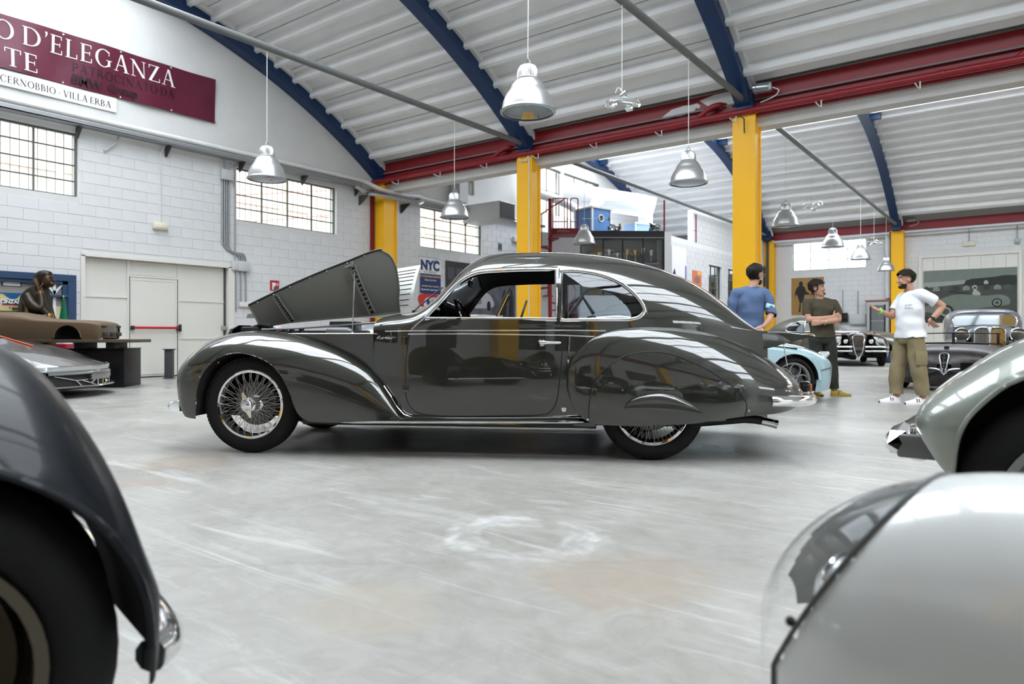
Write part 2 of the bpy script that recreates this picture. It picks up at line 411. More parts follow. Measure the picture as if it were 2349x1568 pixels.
blocks(wl_, fnL, YN, YF-.1, 0, 4.99, skirtL, .50, .217, .007, lambda u, z: (5.0 < u < 9.3 and 2.6 < z < 4.9) or (9.2 < u < 14 and 1.7 < z < 4.9) or (14 < u < 18 and z > 3.2), 300, 3)

fnF = lambda u, z, t: (u, YF + t, z)
WINS_F = [(-8.75, -5.70, 3.80, 5.08), (6.6, 9.6, 3.8, 5.08)]
wf = struct(obj('wall_far', wall_mesh(fnF, -15.3, XR+.3, 0, 5.6, WINS_F, .3), M_PLASTER, smooth=False))
blocks(wf, fnF, -15, XR, 0, 5.0, WINS_F + [(-3.75, -.3, 0, 4.2)], .50, .217, .006, lambda u, z: False, 0, 4)
fnN = lambda u, z, t: (u, YN - t, z)
wn_ = struct(obj('wall_near', wall_mesh(fnN, -15.3, XR+.3, 0, 5.6, [], .3), M_PLASTER, smooth=False))
fnR = lambda u, z, t: (XR + t, u, z)
wrt = struct(obj('wall_right', wall_mesh(fnR, YN-.2, YF, 0, 5.2, [(-3, 1, 3.6, 4.85), (6, 10, 3.6, 4.85), (16, 20, 3.6, 4.85)], .3, tops), M_PLASTER, smooth=False))

# ---------------------------------------------------------------- vaulted roof: panels with two ribs each, between the arches
ce = bpy.data.objects.new('ceiling', None); COL.objects.link(ce); struct(ce)
a0, a1 = math.asin(SKY/VR), math.asin((HALF-.32)/VR)
NP = 6; da = (a1-a0)/NP; PLEN = BAY
def roof_panel_mesh(length):
    mb = MB(); r0 = VR+.20
    # cross-section across the panel: angle offset (0..1) and drop below the deck
    prof = [(.010, .0), (.10, .0), (.165, .19), (.235, .19), (.30, .0), (.60, .0), (.665, .19), (.735, .19), (.80, .0), (.990, .0)]
    sec = [((r0-h)*math.sin(q*da), (r0-h)*math.cos(q*da)-r0) for q, h in prof]
    top = [((r0+.10)*math.sin(q*da), (r0+.10)*math.cos(q*da)-r0) for q in (.988, .012)]
    mb.prism(sec+top, lambda u, v, t: (t, u, v), -length/2, length/2); return mb.mesh('roof_panel', False)
pm = {}
for (i, xa) in enumerate(ARCH_X[:-1]):
    ln = ARCH_X[i+1]-xa - .02; ln = round(ln, 3)
    if ln not in pm: pm[ln] = roof_panel_mesh(ln); pm[ln].materials.append(M_ROOF)
    for yc in VAULTS:
        for side in (1, -1):
            for k in range(NP):
                if side == -1 and yc == VAULTS[0] and xa > 5: pass
                an = a0 + k*da
                o = link('roof_panel', pm[ln], M_ROOF, ce)
                r0 = VR+.20
                o.location = (xa+.01+ln/2, yc + side*r0*math.sin(an), VZ-VR+r0*math.cos(an))
                o.rotation_euler = (-an, 0, 0) if side == 1 else (-an, 0, PI)
                if side == -1: o.rotation_euler = Matrix.Rotation(PI, 3, 'Z').to_4x4().to_euler(); o.rotation_euler = (Matrix.Rotation(PI, 4, 'Z') @ Matrix.Rotation(-an, 4, 'X')).to_euler()
# outer skin so that no daylight leaks between the panels
mb = MB()
for yc in VAULTS:
    for side in (1, -1):
        mb.grid([[(x, yc+side*(VR+.36)*math.sin(a), VZ-VR+(VR+.36)*math.cos(a)) for a in np.linspace(a0-.004, a1+.05, 14)] for x in (-15.3, XR+.3)])
obj('roof_skin', mb, M_SEAM, ce, smooth=False)
# skylight curb and glazing along each crown
for yc in VAULTS:
    mb = MB()
    for side in (1, -1):
        y = yc+side*(SKY-.05); zt_ = vz(SKY, .2)
        mb.bb(-15.2, XR+.2, min(y, y-side*.12), max(y, y-side*.12), zt_-.10, zt_+.45)
    obj('skylight_curb', mb, M_WHITE, ce, smooth=False)
    zt_ = vz(SKY, .2)+.45
    for i in range(len(ARCH_X)-1):
        x0, x1 = ARCH_X[i]-(.35 if i == 0 else 0), ARCH_X[i+1]
        for side in (1, -1):
            y0 = yc; y1 = yc+side*SKY
            obj('skylight_pane', MB().add([(x0, y0, zt_+.55), (x1, y0, zt_+.55), (x1, y1, zt_), (x0, y1, zt_)], [(0, 1, 2, 3)]), M_SKYG, ce, smooth=False)
    mb = MB()
    for x in np.arange(-14.9, XR, 1.3):
        mb.tube([(x, yc-SKY, zt_+.01), (x, yc, zt_+.56), (x, yc+SKY, zt_+.01)], .025, 4)
    mb.tube([(-15.2, yc, zt_+.56), (XR, yc, zt_+.56)], .04, 4)
    stuff(obj('glazing_bar', mb, M_WHITE, ce, smooth=False))

# ---------------------------------------------------------------- blue arches and tie rods
def arch(xa, yc, name_label):
    t = bpy.data.objects.new('roof_arch', None); COL.objects.link(t); struct(t)
    aa = math.asin((HALF+.05)/VR); A = np.linspace(-aa, aa, 49); hw = .11
    P = []
    for a in A:
        lo, hi = VR-.16, VR+.24
        P.append([(xa-hw, yc+lo*math.sin(a), VZ-VR+lo*math.cos(a)), (xa+hw, yc+lo*math.sin(a), VZ-VR+lo*math.cos(a)),
                  (xa+hw, yc+hi*math.sin(a), VZ-VR+hi*math.cos(a)), (xa-hw, yc+hi*math.sin(a), VZ-VR+hi*math.cos(a))])
    mb = MB().grid(P, closed_v=True)
    obj('arch_rib', mb, M_BLUE, t, smooth=True, angle=30)
    P = []
    for a in A:                                   # lower flange
        lo, hi = VR-.19, VR-.15
        P.append([(xa+q*.15, yc+r*math.sin(a), VZ-VR+r*math.cos(a)) for q, r in ((-1, lo), (1, lo), (1, hi), (-1, hi))])
    obj('flange', MB().grid(P, closed_v=True), M_BLUE, t, smooth=True, angle=30)
    P = []
    for a in A:                                   # pale cover strip where the panels bear on the arch
        lo, hi = VR+.10, VR+.24
        P.append([(xa+q*.20, yc+r*math.sin(a), VZ-VR+r*math.cos(a)) for q, r in ((-1, lo), (1, lo), (1, hi), (-1, hi))])
    obj('bearing_strip', MB().grid(P, closed_v=True), M_ROOF, t, smooth=True, angle=30)
    mb = MB()
    for s_ in (-1, 1):
        y = yc+s_*(HALF-.10); mb.bb(xa-.17, xa+.17, y-.16, y+.16, 5.22, 5.62)
    obj('springing_shoe', mb, M_BLUE, t, smooth=False)
    mb = MB()
    for s_ in ((-1, 1) if yc > 10 else ()):       # short crown brackets at the skylight edge
        y = yc+s_*SKY; z = vz(SKY, -.1); mb.bb(xa+.12, xa+.42, y-.06, y+.12, z+.02, z+.26)
    if mb.v: obj('crown_bracket', mb, M_BLUE, t, smooth=False)
    ym = yc+HALF-.12
    if xa > -14: obj('tie_rod', MB().tube([(xa, yc-HALF+.12, 5.45), (xa, ym, 5.45)], .058, 12), M_TIE, t)
    return t
for yc in VAULTS:
    for xa in ARCH_X[:-1]: arch(xa, yc, '')

# ---------------------------------------------------------------- red beams on yellow columns
BY = [13.78, YF-.30, -4.72]
def column(x, y, w_=.44, d_=.38, top=5.22):
    t = bpy.data.objects.new('column', None); COL.objects.link(t); struct(t)
    hw = w_/2; hd = d_/2; f_ = .05
    mb = MB().bb(x-hw, x+hw, y-hd, y-hd+f_, 0, top).bb(x-hw, x+hw, y+hd-f_, y+hd, 0, top).bb(x-hw+.03, x+hw-.03, y-hd+f_, y+hd-f_, 0, top-.01)
    obj('column_shaft', mb, M_YEL, t, smooth=False)
    obj('base_plate', MB().bb(x-hw-.06, x+hw+.06, y-hd-.06, y+hd+.06, 0, .025), M_YEL, t, smooth=False)
    obj('cap_plate', MB().bb(x-hw-.025, x+hw+.025, y-hd-.025, y+hd+.025, top-.06, top), M_YEL, t, smooth=False)
    return t
for x in ARCH_X[1:-1]: column(x+.0, 13.69)
column(-14.76, 13.80, .36, .5)
for x in ARCH_X[1:-1]: column(x, YF-.22, .46, .36)
for x in ARCH_X[1:-1]: column(x, YN+.30, .46, .36)
def red_beam(y, face, gutter=True):
    t = bpy.data.objects.new('red_beam', None); COL.objects.link(t); struct(t)
    s_ = face
    mb = MB().bb(-14.98, XR, min(y, y+s_*.12), max(y, y+s_*.12), 5.22, 5.74)
    obj('web', mb, M_RED, t, smooth=False)
    mb = MB().bb(-14.98, XR, y-.12, y+.12, 5.18, 5.235); obj('bottom_flange', mb, M_RED, t, smooth=False)
    if gutter:
        mb = MB(); hh = .27
        pr = [(-.20, 5.24), (-.22, 5.10), (-.15, 4.95), (.15, 4.95), (.22, 5.10), (.20, 5.24)]
        mb.prism(pr, lambda u, v, q: (q, y+.16+u*1.1, v), -14.98, XR); obj('concrete_gutter', mb, M_GUT, t, smooth=False)
        obj('valley_fill', MB().bb(-14.98, XR, y-.02, y+.42, 5.25, 5.95), M_GUT, t, smooth=False)
    return t
rb = red_beam(13.78, -1)
red_beam(YF-.08, -1, False); red_beam(YN+.12, 1, False)
obj('wall_plate', MB().bb(-14.98, XR, YF-.2, YF, 5.72, 5.98), M_GUT, wf, smooth=False)
obj('wall_plate', MB().bb(-14.98, XR, YN, YN+.2, 5.72, 5.98), M_GUT, wn_, smooth=False)
# ================================================================ the main car (local x runs from nose to tail, -y faces the camera)
def tyre_profile(R, rim, w_):
    h = w_/2
    return [(rim, -h*.62), (rim+.012, -h*.80), (rim+(R-rim)*.35, -h*.98), (rim+(R-rim)*.62, -h*.97), (R-.022, -h*.80), (R-.006, -h*.62),
            (R, -h*.45), (R+.001, -h*.40), (R-.006, -h*.38), (R-.006, -h*.34), (R+.002, -h*.32), (R+.003, -h*.12), (R-.005, -h*.10), (R-.005, -h*.05), (R+.003, -h*.03),
            (R+.003, h*.03), (R-.005, h*.05), (R-.005, h*.10), (R+.003, h*.12), (R+.002, h*.32), (R-.006, h*.34), (R-.006, h*.38), (R+.001, h*.40),
            (R, h*.45), (R-.006, h*.62), (R-.022, h*.80), (rim+(R-rim)*.62, h*.97), (rim+(R-rim)*.35, h*.98), (rim+.012, h*.80), (rim, h*.62)]
M_TYRE = mat('tyre_rubber', (.010, .010, .010), .75, spec=.25, noise=(30, .4, (.014, .0135, .013)), bump=(60, .25, .002))
M_DRUM = mat('brake_drum', (.10, .10, .10), .45, .8)
M_LINER = mat('wheel_well', (.008, .008, .008), .9)
AX = Matrix.Rotation(-PI/2, 4, 'X')    # turns lathe z to local y;  z>0 -> -y? handled by sign below
def turned(yoff, sgn): return Matrix.Translation((0, yoff, 0)) @ Matrix.Rotation(sgn*PI/2, 4, 'X')
def tread_blocks(R, w_, n=84):
    mb = MB(); h = w_/2
    for k in range(n):
        a = 2*PI*k/n
        for s_ in (-1, 1):
            c = Vector(((R-.0165)*math.cos(a), s_*h*.60, (R-.0165)*math.sin(a)))
            mb.box(c, (.010, .030, .014), ry=-a)
    return mb
WHEELMESH = {}
def wire_wheel(car, x, y, sgn, R=.37, w_=.165, spin=0.0):
    """sgn=-1: outside faces -y"""
    T = turned(0, 1 if sgn < 0 else -1)
    key = ('wire', R, w_)
    if key not in WHEELMESH:
        d = {}
        rim = .232
        prof = [(.240, .050), (.244, .062), (.258, .067), (.268, .062), (.264, .050), (.250, .040), (.243, .02), (.238, .0), (.240, -.03), (.262, -.055), (.268, -.065), (.25, -.068), (.232, -.05), (.228, -.01), (.230, .02), (.240, .050)]
        d['rim'] = MB().lathe(prof, 56, T).mesh('rim'); d['rim'].materials.append(M_CHROME)
        d['tyre'] = MB().lathe([(a, b) for a, b in tyre_profile(R, .255, w_)], 72, T).mesh('tyre'); d['tyre'].materials.append(M_TYRE)
        d['tread_lug'] = tread_blocks(R, w_).mesh('tread_lug', False); d['tread_lug'].materials.append(M_TYRE)
        mb = MB()
        N = 24
        for k in range(N):
            for (ro, zo, ri, zi, da) in ((.234, .030, .055, .085, .42), (.234, .030, .055, .085, -.42), (.232, .000, .064, -.02, .55), (.232, .000, .064, -.02, -.55)):
                a = 2*PI*(k+.5*(zi < 0))/N
                p = Vector((ro*math.cos(a), ro*math.sin(a), zo)); q = Vector((ri*math.cos(a+da), ri*math.sin(a+da), zi))
                mb.tube([T @ p, T @ q], .0016, 5, caps=False)
        d['spokes'] = mb.mesh('spokes'); d['spokes'].materials.append(mat('spoke_steel', (.42, .42, .40), .30, 1.0))
        d['hub'] = MB().lathe([(.02, -.07), (.068, -.07), (.068, -.02), (.052, -.005), (.050, .07), (.060, .078), (.060, .090), (.050, .096), (0.0, .096)], 28, T).mesh('hub'); d['hub'].materials.append(M_CHROME)
        mb = MB().lathe([(.045, .094), (.047, .106), (.040, .122), (.030, .130), (.012, .134), (0, .135)], 24, T)
        ear = [(-.030, .02), (-.022, .055), (-.012, .098), (.004, .102), (.016, .060), (.030, .02)]
        for s_ in (1, -1):
            mb.prism([(u*s_, v*s_) for u, v in ear], lambda u, v, t: T @ Vector((u, v, t)), .098, .114)
        d['knock_off'] = mb.mesh('knock_off'); d['knock_off'].materials.append(M_CHROME)
        d['brake_drum'] = MB().lathe([(0, -.03), (.165, -.035), (.170, -.045), (.170, -.085), (.15, -.09), (0, -.09)], 40, T).mesh('brake_drum'); d['brake_drum'].materials.append(M_DRUM)
        WHEELMESH[key] = d
    d = WHEELMESH[key]
    r = link('wheel', d['rim'], None, car); r.location = (x, y, R); r.rotation_euler = (0, spin, 0 if sgn < 0 else PI)
    for k in ('tyre', 'tread_lug', 'spokes', 'hub', 'knock_off', 'brake_drum'):
        o = link(k, d[k], None, r)
        if k in ('spokes', 'tread_lug'): stuff(o)
    return r

PAINT = mat('dark_olive_grey_paint', (.031, .0315, .0255), .36, .42, coat=1.0, coat_rough=.012)
PAINT.node_tree.nodes['Principled BSDF'].inputs['Coat IOR'].default_value = 1.8; PAINT.node_tree.nodes['Principled BSDF'].inputs['Specular IOR Level'].default_value = .08
HOODIN = mat('hood_underside', (.175, .178, .160), .45, .2, noise=(14, .2, (.125, .128, .114)))
# ---- traced curves, metres
CAR_TOP = [(.95, 1.06), (1.05, 1.083), (1.15, 1.098), (1.24, 1.12), (1.31, 1.165), (1.40, 1.255), (1.48, 1.345), (1.562, 1.440), (1.62, 1.492), (1.684, 1.532), (1.786, 1.566), (1.935, 1.580), (2.146, 1.583), (2.356, 1.577), (2.629, 1.553),
           (2.808, 1.526), (2.95, 1.494), (3.102, 1.451), (3.254, 1.396), (3.394, 1.329), (3.509, 1.257), (3.625, 1.168), (3.728, 1.073), (3.819, .985), (3.888, .909), (3.93, .855)]
CAR_W = [(.95, .715), (1.1, .755), (1.236, .785), (1.6, .805), (2.2, .805), (2.5, .79), (2.8, .755), (3.1, .69), (3.4, .60), (3.7, .47), (3.93, .34)]
ZB = .93; PP, QQ = 2.5, 2.2
ct = np.array(CAR_TOP); cw = np.array(CAR_W)
def car_top(x): return float(pchip(ct[:, 0], ct[:, 1], x))
def car_w(x): return float(pchip(cw[:, 0], cw[:, 1], x))
def car_side(x, z):
    """half width of the body shell at (x, z)"""
    yb = car_w(x)
    if z <= ZB:
        k = (z-.60)/.35
        return yb*(1 - .022*k*k) if z > .6 else yb*(1-.040*k*k)
    zt = car_top(x); q = min(1.0, (z-ZB)/max(.02, zt-ZB))
    return yb*(1-.022*((ZB-.6)/.35)**2)*max(0.0, 1-q**PP)**(1/QQ)
W1 = [(1.365, 1.02), (1.406, 1.071), (1.478, 1.155), (1.546, 1.24), (1.614, 1.308), (1.683, 1.35), (1.766, 1.372), (1.907, 1.381), (2.096, 1.387), (2.331, 1.387), (2.338, 1.2), (2.34, 1.013)]
W2 = [(2.37, 1.378), (2.463, 1.380), (2.57, 1.367), (2.676, 1.342), (2.78, 1.298), (2.861, 1.243), (2.931, 1.172), (2.971, 1.104), (2.970, 1.062), (2.929, 1.026), (2.858, 1.009), (2.372, 1.007)]
w1s = smooth_poly(W1[:10], 5) + [W1[10], W1[11]]; w2s = smooth_poly(W2[:11], 5) + [W2[11]]
DOOR = [(1.265, .932), (1.243, .868), (1.229, .738), (1.222, .599), (1.225, .461), (1.241, .396), (1.279, .346), (1.354, .314), (1.56, .303), (1.839, .309), (2.114, .317), (2.241, .323), (2.304, .353), (2.34, .417), (2.358, .516), (2.372, .652), (2.383, .787), (2.385, .922), (2.376, .968), (2.354, 1.004)]
door_s = smooth_poly(DOOR, 4)
door_poly = door_s + [(2.354, 1.398), (2.331, 1.400), (2.096, 1.400), (1.766, 1.386), (1.683, 1.362), (1.60, 1.31), (1.53, 1.24), (1.46, 1.155), (1.39, 1.071), (1.345, 1.02)]
def snap_all(poly, X, Z, tol):
    """move the points closer than tol to the outline onto it"""
    P = np.array(poly, float); Q = np.roll(P, -1, 0); D = Q-P; l2 = (D**2).sum(1)+1e-12
    X = np.array(X, float); Z = np.array(Z, float)
    near = np.where((X > P[:, 0].min()-tol) & (X < P[:, 0].max()+tol) & (Z > P[:, 1].min()-tol) & (Z < P[:, 1].max()+tol))[0]
    for c in np.array_split(near, max(1, len(near)//3000)):
        x = X[c][:, None]; z = Z[c][:, None]
        t = np.clip(((x-P[:, 0])*D[:, 0]+(z-P[:, 1])*D[:, 1])/l2, 0, 1)
        px = P[:, 0]+t*D[:, 0]; pz = P[:, 1]+t*D[:, 1]; d = np.hypot(px-x, pz-z); k = d.argmin(1); r = np.arange(len(c)); ok = d[r, k] < tol
        X[c[ok]] = px[r, k][ok]; Z[c[ok]] = pz[r, k][ok]
    return X, Z
def in_poly_all(poly, X, Z):
    P = np.array(poly, float); Q = np.roll(P, 1, 0); X = np.asarray(X, float); Z = np.asarray(Z, float); c = np.zeros(X.shape, bool)
    for (xi, zi), (xj, zj) in zip(P, Q):
        if zi == zj: continue
        c ^= ((zi > Z) != (zj > Z)) & (X < (xj-xi)*(Z-zi)/(zj-zi)+xi)
    return c
def cut_grid(P, cuts, tol):
    A = np.array(P); sh = A.shape; X = A[..., 0].ravel(); Z = A[..., 1].ravel()
    for c in cuts: X, Z = snap_all(c, X, Z, tol)
    return np.stack([X.reshape(sh[:2]), Z.reshape(sh[:2])], -1)
def split_faces(V, classify):
    """V grid of xyz; classify(xc, yc, zc arrays) -> array of part keys ('' drops the face); returns dict of MB"""
    V = np.asarray(V, float); out = {}; nu, nv = V.shape[:2]
    Cc = (V[:-1, :-1]+V[1:, :-1]+V[1:, 1:]+V[:-1, 1:])/4
    K = classify(Cc[..., 0], Cc[..., 1], Cc[..., 2]); V = V.tolist()
    for i in range(nu-1):
        for j in range(nv-1):
            k = K[i, j]
            if not k: continue
            m = out.setdefault(k, (MB(), {})); mb, idx = m
            f = []
            for (a, b) in ((i, j), (i+1, j), (i+1, j+1), (i, j+1)):
                if (a, b) not in idx: idx[(a, b)] = len(mb.v); mb.v.append(tuple(V[a][b]))
                f.append(idx[(a, b)])
            mb.f.append(tuple(f))
    return {k: m[0] for k, m in out.items()}
car = thing('vintage_coupe', 'dark olive grey streamlined vintage coupe with open hood in centre of hall', 'car', (-5.1757, 3.7323, 0), math.radians(30.437))
car['_'] = 0; del car['_']
xs = np.concatenate([np.arange(.95, 3.90, .0125), np.linspace(3.90, 3.93, 4)])
lowz = np.concatenate([np.linspace(.262, .42, 14), np.linspace(.43, .92, 36)])
fs_ = np.linspace(0, PI/2, 58)
XZ = []
for x in xs:
    zt = car_top(x)
    XZ.append([(x, z) for z in lowz] + [(x, ZB+(zt-ZB)*math.sin(f)**(2/PP)) for f in fs_])
XZ = cut_grid(XZ, [w1s, w2s, door_poly], .0062)
WSL = [(1.24, 1.06), (1.30, 1.115), (1.40, 1.21), (1.50, 1.315), (1.60, 1.395), (1.66, 1.43)]
def body_class(x, y, z):
    K = np.full(x.shape, 'body', dtype=object)
    K[(x > 1.25) & (x < 1.60) & (z > np.interp(x, [p[0] for p in WSL], [p[1] for p in WSL]) + .045)] = 'windscreen'
    K[((x-3.57)/.20)**4 + (np.abs(y)/.36)**4 < 1] = 'rear_window'
    K[in_poly_all(door_poly, x, z)] = 'door'
    K[in_poly_all(w1s, x, z) | in_poly_all(w2s, x, z)] = ''
    return K
def car_side_all(X, Z):
    T = pchip(ct[:, 0], ct[:, 1], X); yb = pchip(cw[:, 0], cw[:, 1], X); k = (Z-.60)/.35
    lo = yb*np.where(Z > .6, 1-.022*k*k, 1-.040*k*k); q = np.clip((Z-ZB)/np.maximum(.02, T-ZB), 0, 1)
    return np.where(Z <= ZB, lo, yb*(1-.022*((ZB-.6)/.35)**2)*np.maximum(0, 1-q**PP)**(1/QQ))
M_SCREEN = glass_mat('car_glass', (.80, .86, .86), .08)
M_QGLASS = glass_mat('quarter_glass', (.78, .84, .88), .07)
allb = MB(); allw = MB(); allh = MB(); allr = MB()
YS = car_side_all(XZ[..., 0], XZ[..., 1])
doors = {}
for sgn in (-1, 1):
    parts = split_faces(np.stack([XZ[..., 0], sgn*YS, XZ[..., 1]], -1), body_class)
    for k, tgt in (('body', allb), ('windscreen', allw), ('rear_window', allr)): tgt.add(parts[k].v, parts[k].f)
    doors[sgn] = parts['door']
    # lining: the same shell a little inside, above the belt only
    X_, Z_, Y_ = XZ[:, 40:, 0], XZ[:, 40:, 1], YS[:, 40:]
    def lining(x, y, z):
        K = np.full(x.shape, 'h', dtype=object)
        K[(x < 1.60) | (x > 3.3) | (z < 1.0) | in_poly_all(w1s, x, z+.02) | in_poly_all(w2s, x, z+.02)] = ''
        return K
    hp = split_faces(np.stack([X_, sgn*np.maximum(0, Y_-.028), Z_-.020], -1), lining)
    allh.add(hp['h'].v, hp['h'].f)
body = obj('body_shell', allb, PAINT, car, angle=60)
obj('windscreen', allw, M_SCREEN, car, angle=60); obj('rear_window', allr, mat('dark_glass', (.012, .014, .014), .05, coat=.5), car, angle=60)
obj('headliner', allh, M_BLACK, body, angle=60)
for sgn in (-1, 1):
    d = obj('door', doors[sgn], PAINT, car, angle=60)
    def on(x, z, off=.0): return (x, sgn*(car_side(x, z)+off), z)
    obj('shut_line', MB().tube([on(x, z, -.001) for x, z in smooth_poly(DOOR, 5)] + [on(2.354, z, -.001) for z in (1.05, 1.15, 1.25, 1.35, 1.395)], .0045, 6), M_BLACK, d)
    # chrome handle
    h = MB().tube([on(x, .844, .020) for x in (2.222, 2.25, 2.28, 2.32, 2.35, 2.374)], [.016, .017, .011, .010, .010, .006], 10).lathe([(0, .02), (.026, .018), (.030, .008), (.028, 0)], 16, Matrix.Translation(on(2.236, .844, -.002)) @ Matrix.Rotation(-sgn*PI/2, 4, 'X'))
    obj('handle', h, M_CHROME, d)
    obj('window_frame', MB().tube([on(x, z, .004) for x, z in w1s], .0125, 8, closed=True, flat=.5, up=(0, sgn, 0)), M_CHROME, d)
    obj('hinge', MB().cbox(on(1.222, .50, .004), (.055, .012, .05), .004), PAINT, d); obj('hinge', MB().cbox(on(1.205, .90, .004), (.07, .012, .03), .004), PAINT, d)
    obj('quarter_window_frame', MB().tube([on(x, z, .004) for x, z in w2s], .0125, 8, closed=True, flat=.5, up=(0, sgn, 0)), M_CHROME, car)
    # glass of the quarter window: fan over a shrunken outline
    cxq, czq = 2.62, 1.18; rows = []
    for k in np.linspace(0, 1, 6): rows.append([on(cxq+(x-cxq)*k, czq+(z-czq)*k, -.006) for x, z in w2s])
    obj('quarter_glass', MB().grid(rows, closed_v=True), M_QGLASS, car)
    obj('quarter_tail_trim', MB().tube([on(x, z, .004) for x, z in ((2.955, 1.14), (2.985, 1.09), (2.995, 1.055))], [.004, .007, .003], 6), M_CHROME, car)
    # bright strips
    def strip(name, pts, r, flat=.5, off=.003, par=None):
        return obj(name, MB().tube([on(x, z, off) for x, z in pts], r, 6, flat=flat, up=(0, sgn, 0)), M_CHROME, par or car)
    line = lambda p, q, n=24: [(p[0]+(q[0]-p[0])*k/n, p[1]+(q[1]-p[1])*k/n) for k in range(n+1)]
    strip('belt_strip', line((1.051, .929), (1.265, .932), 6)+line((1.265, .932), (2.385, .935))+line((2.385, .935), (2.696, .931), 6), .0055)
    strip('belt_strip', line((1.175, .907), (1.653, .910), 8)+line((1.653, .910), (2.385, .899))+line((2.385, .899), (2.631, .888), 6), .0055)
    strip('pillar_strip', smooth_poly([(1.262, .937), (1.314, .988), (1.350, 1.02), (1.392, 1.08), (1.462, 1.165), (1.53, 1.252), (1.60, 1.325), (1.675, 1.371), (1.766, 1.395), (1.907, 1.405), (2.096, 1.411), (2.34, 1.411)], 4), .006)
    obj('sill_strip', MB().tube([(x, sgn*.847, .256+.017*(x-.75)/1.25) for x in np.linspace(.752, 2.538, 20)], [.004]+[.011]*18+[.004], 8), M_CHROME, car)
    obj('sill_bead', MB().tube([on(x, z, .02) for x, z in ((1.05, .52), (1.11, .44), (1.16, .36), (1.21, .31), (1.28, .290), (1.6, .293), (2.0, .298), (2.511, .305), (2.565, .298), (2.60, .272))], .005, 6), M_CHROME, car)
    obj('indicator_arm', MB().tube([on(2.435, .888, .006), on(2.430, .79, .006), on(2.426, .712, .006)], [.008, .006, .006], 6).tube([on(2.4265, .722, .007), on(2.426, .700, .007)], [.011, .003], 6), M_CHROME, car)
# running board under the doors
for sgn in (-1, 1):
    mb = MB(); rows = []
    for x in np.linspace(.45, 2.62, 30):
        rows.append([(x, sgn*.70, .300), (x, sgn*.80, .292), (x, sgn*.838, .275), (x, sgn*.842, .250), (x, sgn*.82, .232), (x, sgn*.66, .230)])
    obj('running_board', MB().grid(rows), PAINT, car)
# crest and script on the near side
cr = MB(); sh = [(-.018, .015), (-.010, .011), (0, .016), (.010, .011), (.018, .015), (.016, -.010), (0, -.020), (-.016, -.010)]
cr.prism(sh, lambda u, v, t: (2.394+u, -(car_side(2.394, .36)+t), .362+v), -.002, .006)
crest = obj('crest', cr, M_CHROME, car, smooth=False)
obj('crest_field', MB().prism([(-.011, .006), (.011, .006), (.009, -.010), (-.009, -.010)], lambda u, v, t: (2.394+u, -(car_side(2.394, .36)+t), .362+v), .005, .0075), mat('crest_cream', (.75, .70, .55), .4), crest, smooth=False)
scr = []
rs_ = random.Random(5)
for w0, w1 in ((.985, 1.052), (1.058, 1.118)):
    n = 26
    for k in range(n+1):
        u = k/n; x = w0+(w1-w0)*u
        scr.append((x, .878+.008*math.sin(u*2*PI*3.2)+(.008 if k in (1, 2) else 0)-(.008 if k == 17 else 0)))
scr.append((1.128, .879))
obj('script_badge', MB().tube([(x+.012*(z-.878)/.01, -(car_side(max(x, .951), z)+.012), z) for x, z in scr], .0022, 5), M_CHROME, car)

# ---- fenders
def fender(ctrl_t, ctrl_l, ctrl_m, ctrl_i, ctrl_o, ctrl_y, ns, x0, x1, ex=2.2):
    us = np.linspace(0, 1, ns); X = x0+(x1-x0)*(1-np.cos(PI*us))/2
    tou = lambda c: np.arccos(np.clip(1-2*(np.array([p[0] for p in c])-x0)/(x1-x0), -1, 1))/PI
    g = lambda c: pchip(tou(c)+np.arange(len(c))*1e-6, [p[1] for p in c], us)
    zt, zl, zm, yi, yo, yl = map(g, (ctrl_t, ctrl_l, ctrl_m, ctrl_i, ctrl_o, ctrl_y))
    rows = []
    for k in range(ns):
        m = min(max(zm[k], zl[k]+.02*(zt[k]-zl[k])), zt[k]-.25*(zt[k]-zl[k])); r = []
        for th in np.linspace(0, PI/2, 34):
            r.append((X[k], yi[k]+(yo[k]-yi[k])*math.sin(th)**(2/ex), m+(zt[k]-m)*max(0, math.cos(th))**(2/ex)))
        for q in np.linspace(0, 1, 30)[1:]:
            r.append((X[k], yo[k]-(yo[k]-yl[k])*q*q, m+(zl[k]-m)*q))
        rows.append(r)
    return rows
FT = [(-.655, .54), (-.643, .632), (-.596, .733), (-.525, .811), (-.419, .877), (-.302, .913), (-.163, .933), (-.024, .935), (.114, .921), (.252, .899), (.388, .867), (.524, .823), (.67, .769), (.804, .705), (.927, .63), (1.016, .544), (1.082, .458), (1.148, .362), (1.192, .298), (1.236, .272)]
FL = [(-.655, .54), (-.637, .443), (-.584, .343), (-.519, .268), (-.45, .258), (-.3, .256), (.4, .254), (.751, .256), (1.236, .262)]
FM = [(-.655, .54), (-.6, .54), (-.4, .56), (0, .60), (.4, .56), (.8, .43), (1.05, .33), (1.236, .266)]
FI = [(-.655, .60), (-.62, .50), (-.5, .42), (-.3, .40), (0, .42), (.4, .52), (.7, .63), (.95, .70), (1.236, .79)]
FO = [(-.655, .62), (-.64, .68), (-.60, .74), (-.52, .79), (-.4, .832), (-.2, .862), (0, .872), (.3, .875), (.6, .866), (.9, .850), (1.1, .835), (1.236, .815)]
FY = [(-.655, .62), (-.64, .675), (-.60, .72), (-.52, .76), (-.4, .79), (-.2, .825), (0, .845), (.3, .85), (.6, .848), (.9, .846), (1.1, .838), (1.236, .815)]
ARCHP = [(-.423, .20), (-.423, .28), (-.412, .35), (-.395, .458), (-.361, .566), (-.304, .652), (-.225, .723), (-.134, .755), (-.056, .763), (.012, .755), (.112, .729), (.202, .687), (.268, .634), (.323, .56), (.368, .465), (.395, .381), (.423, .318), (.467, .276), (.533, .254), (.56, .20)]
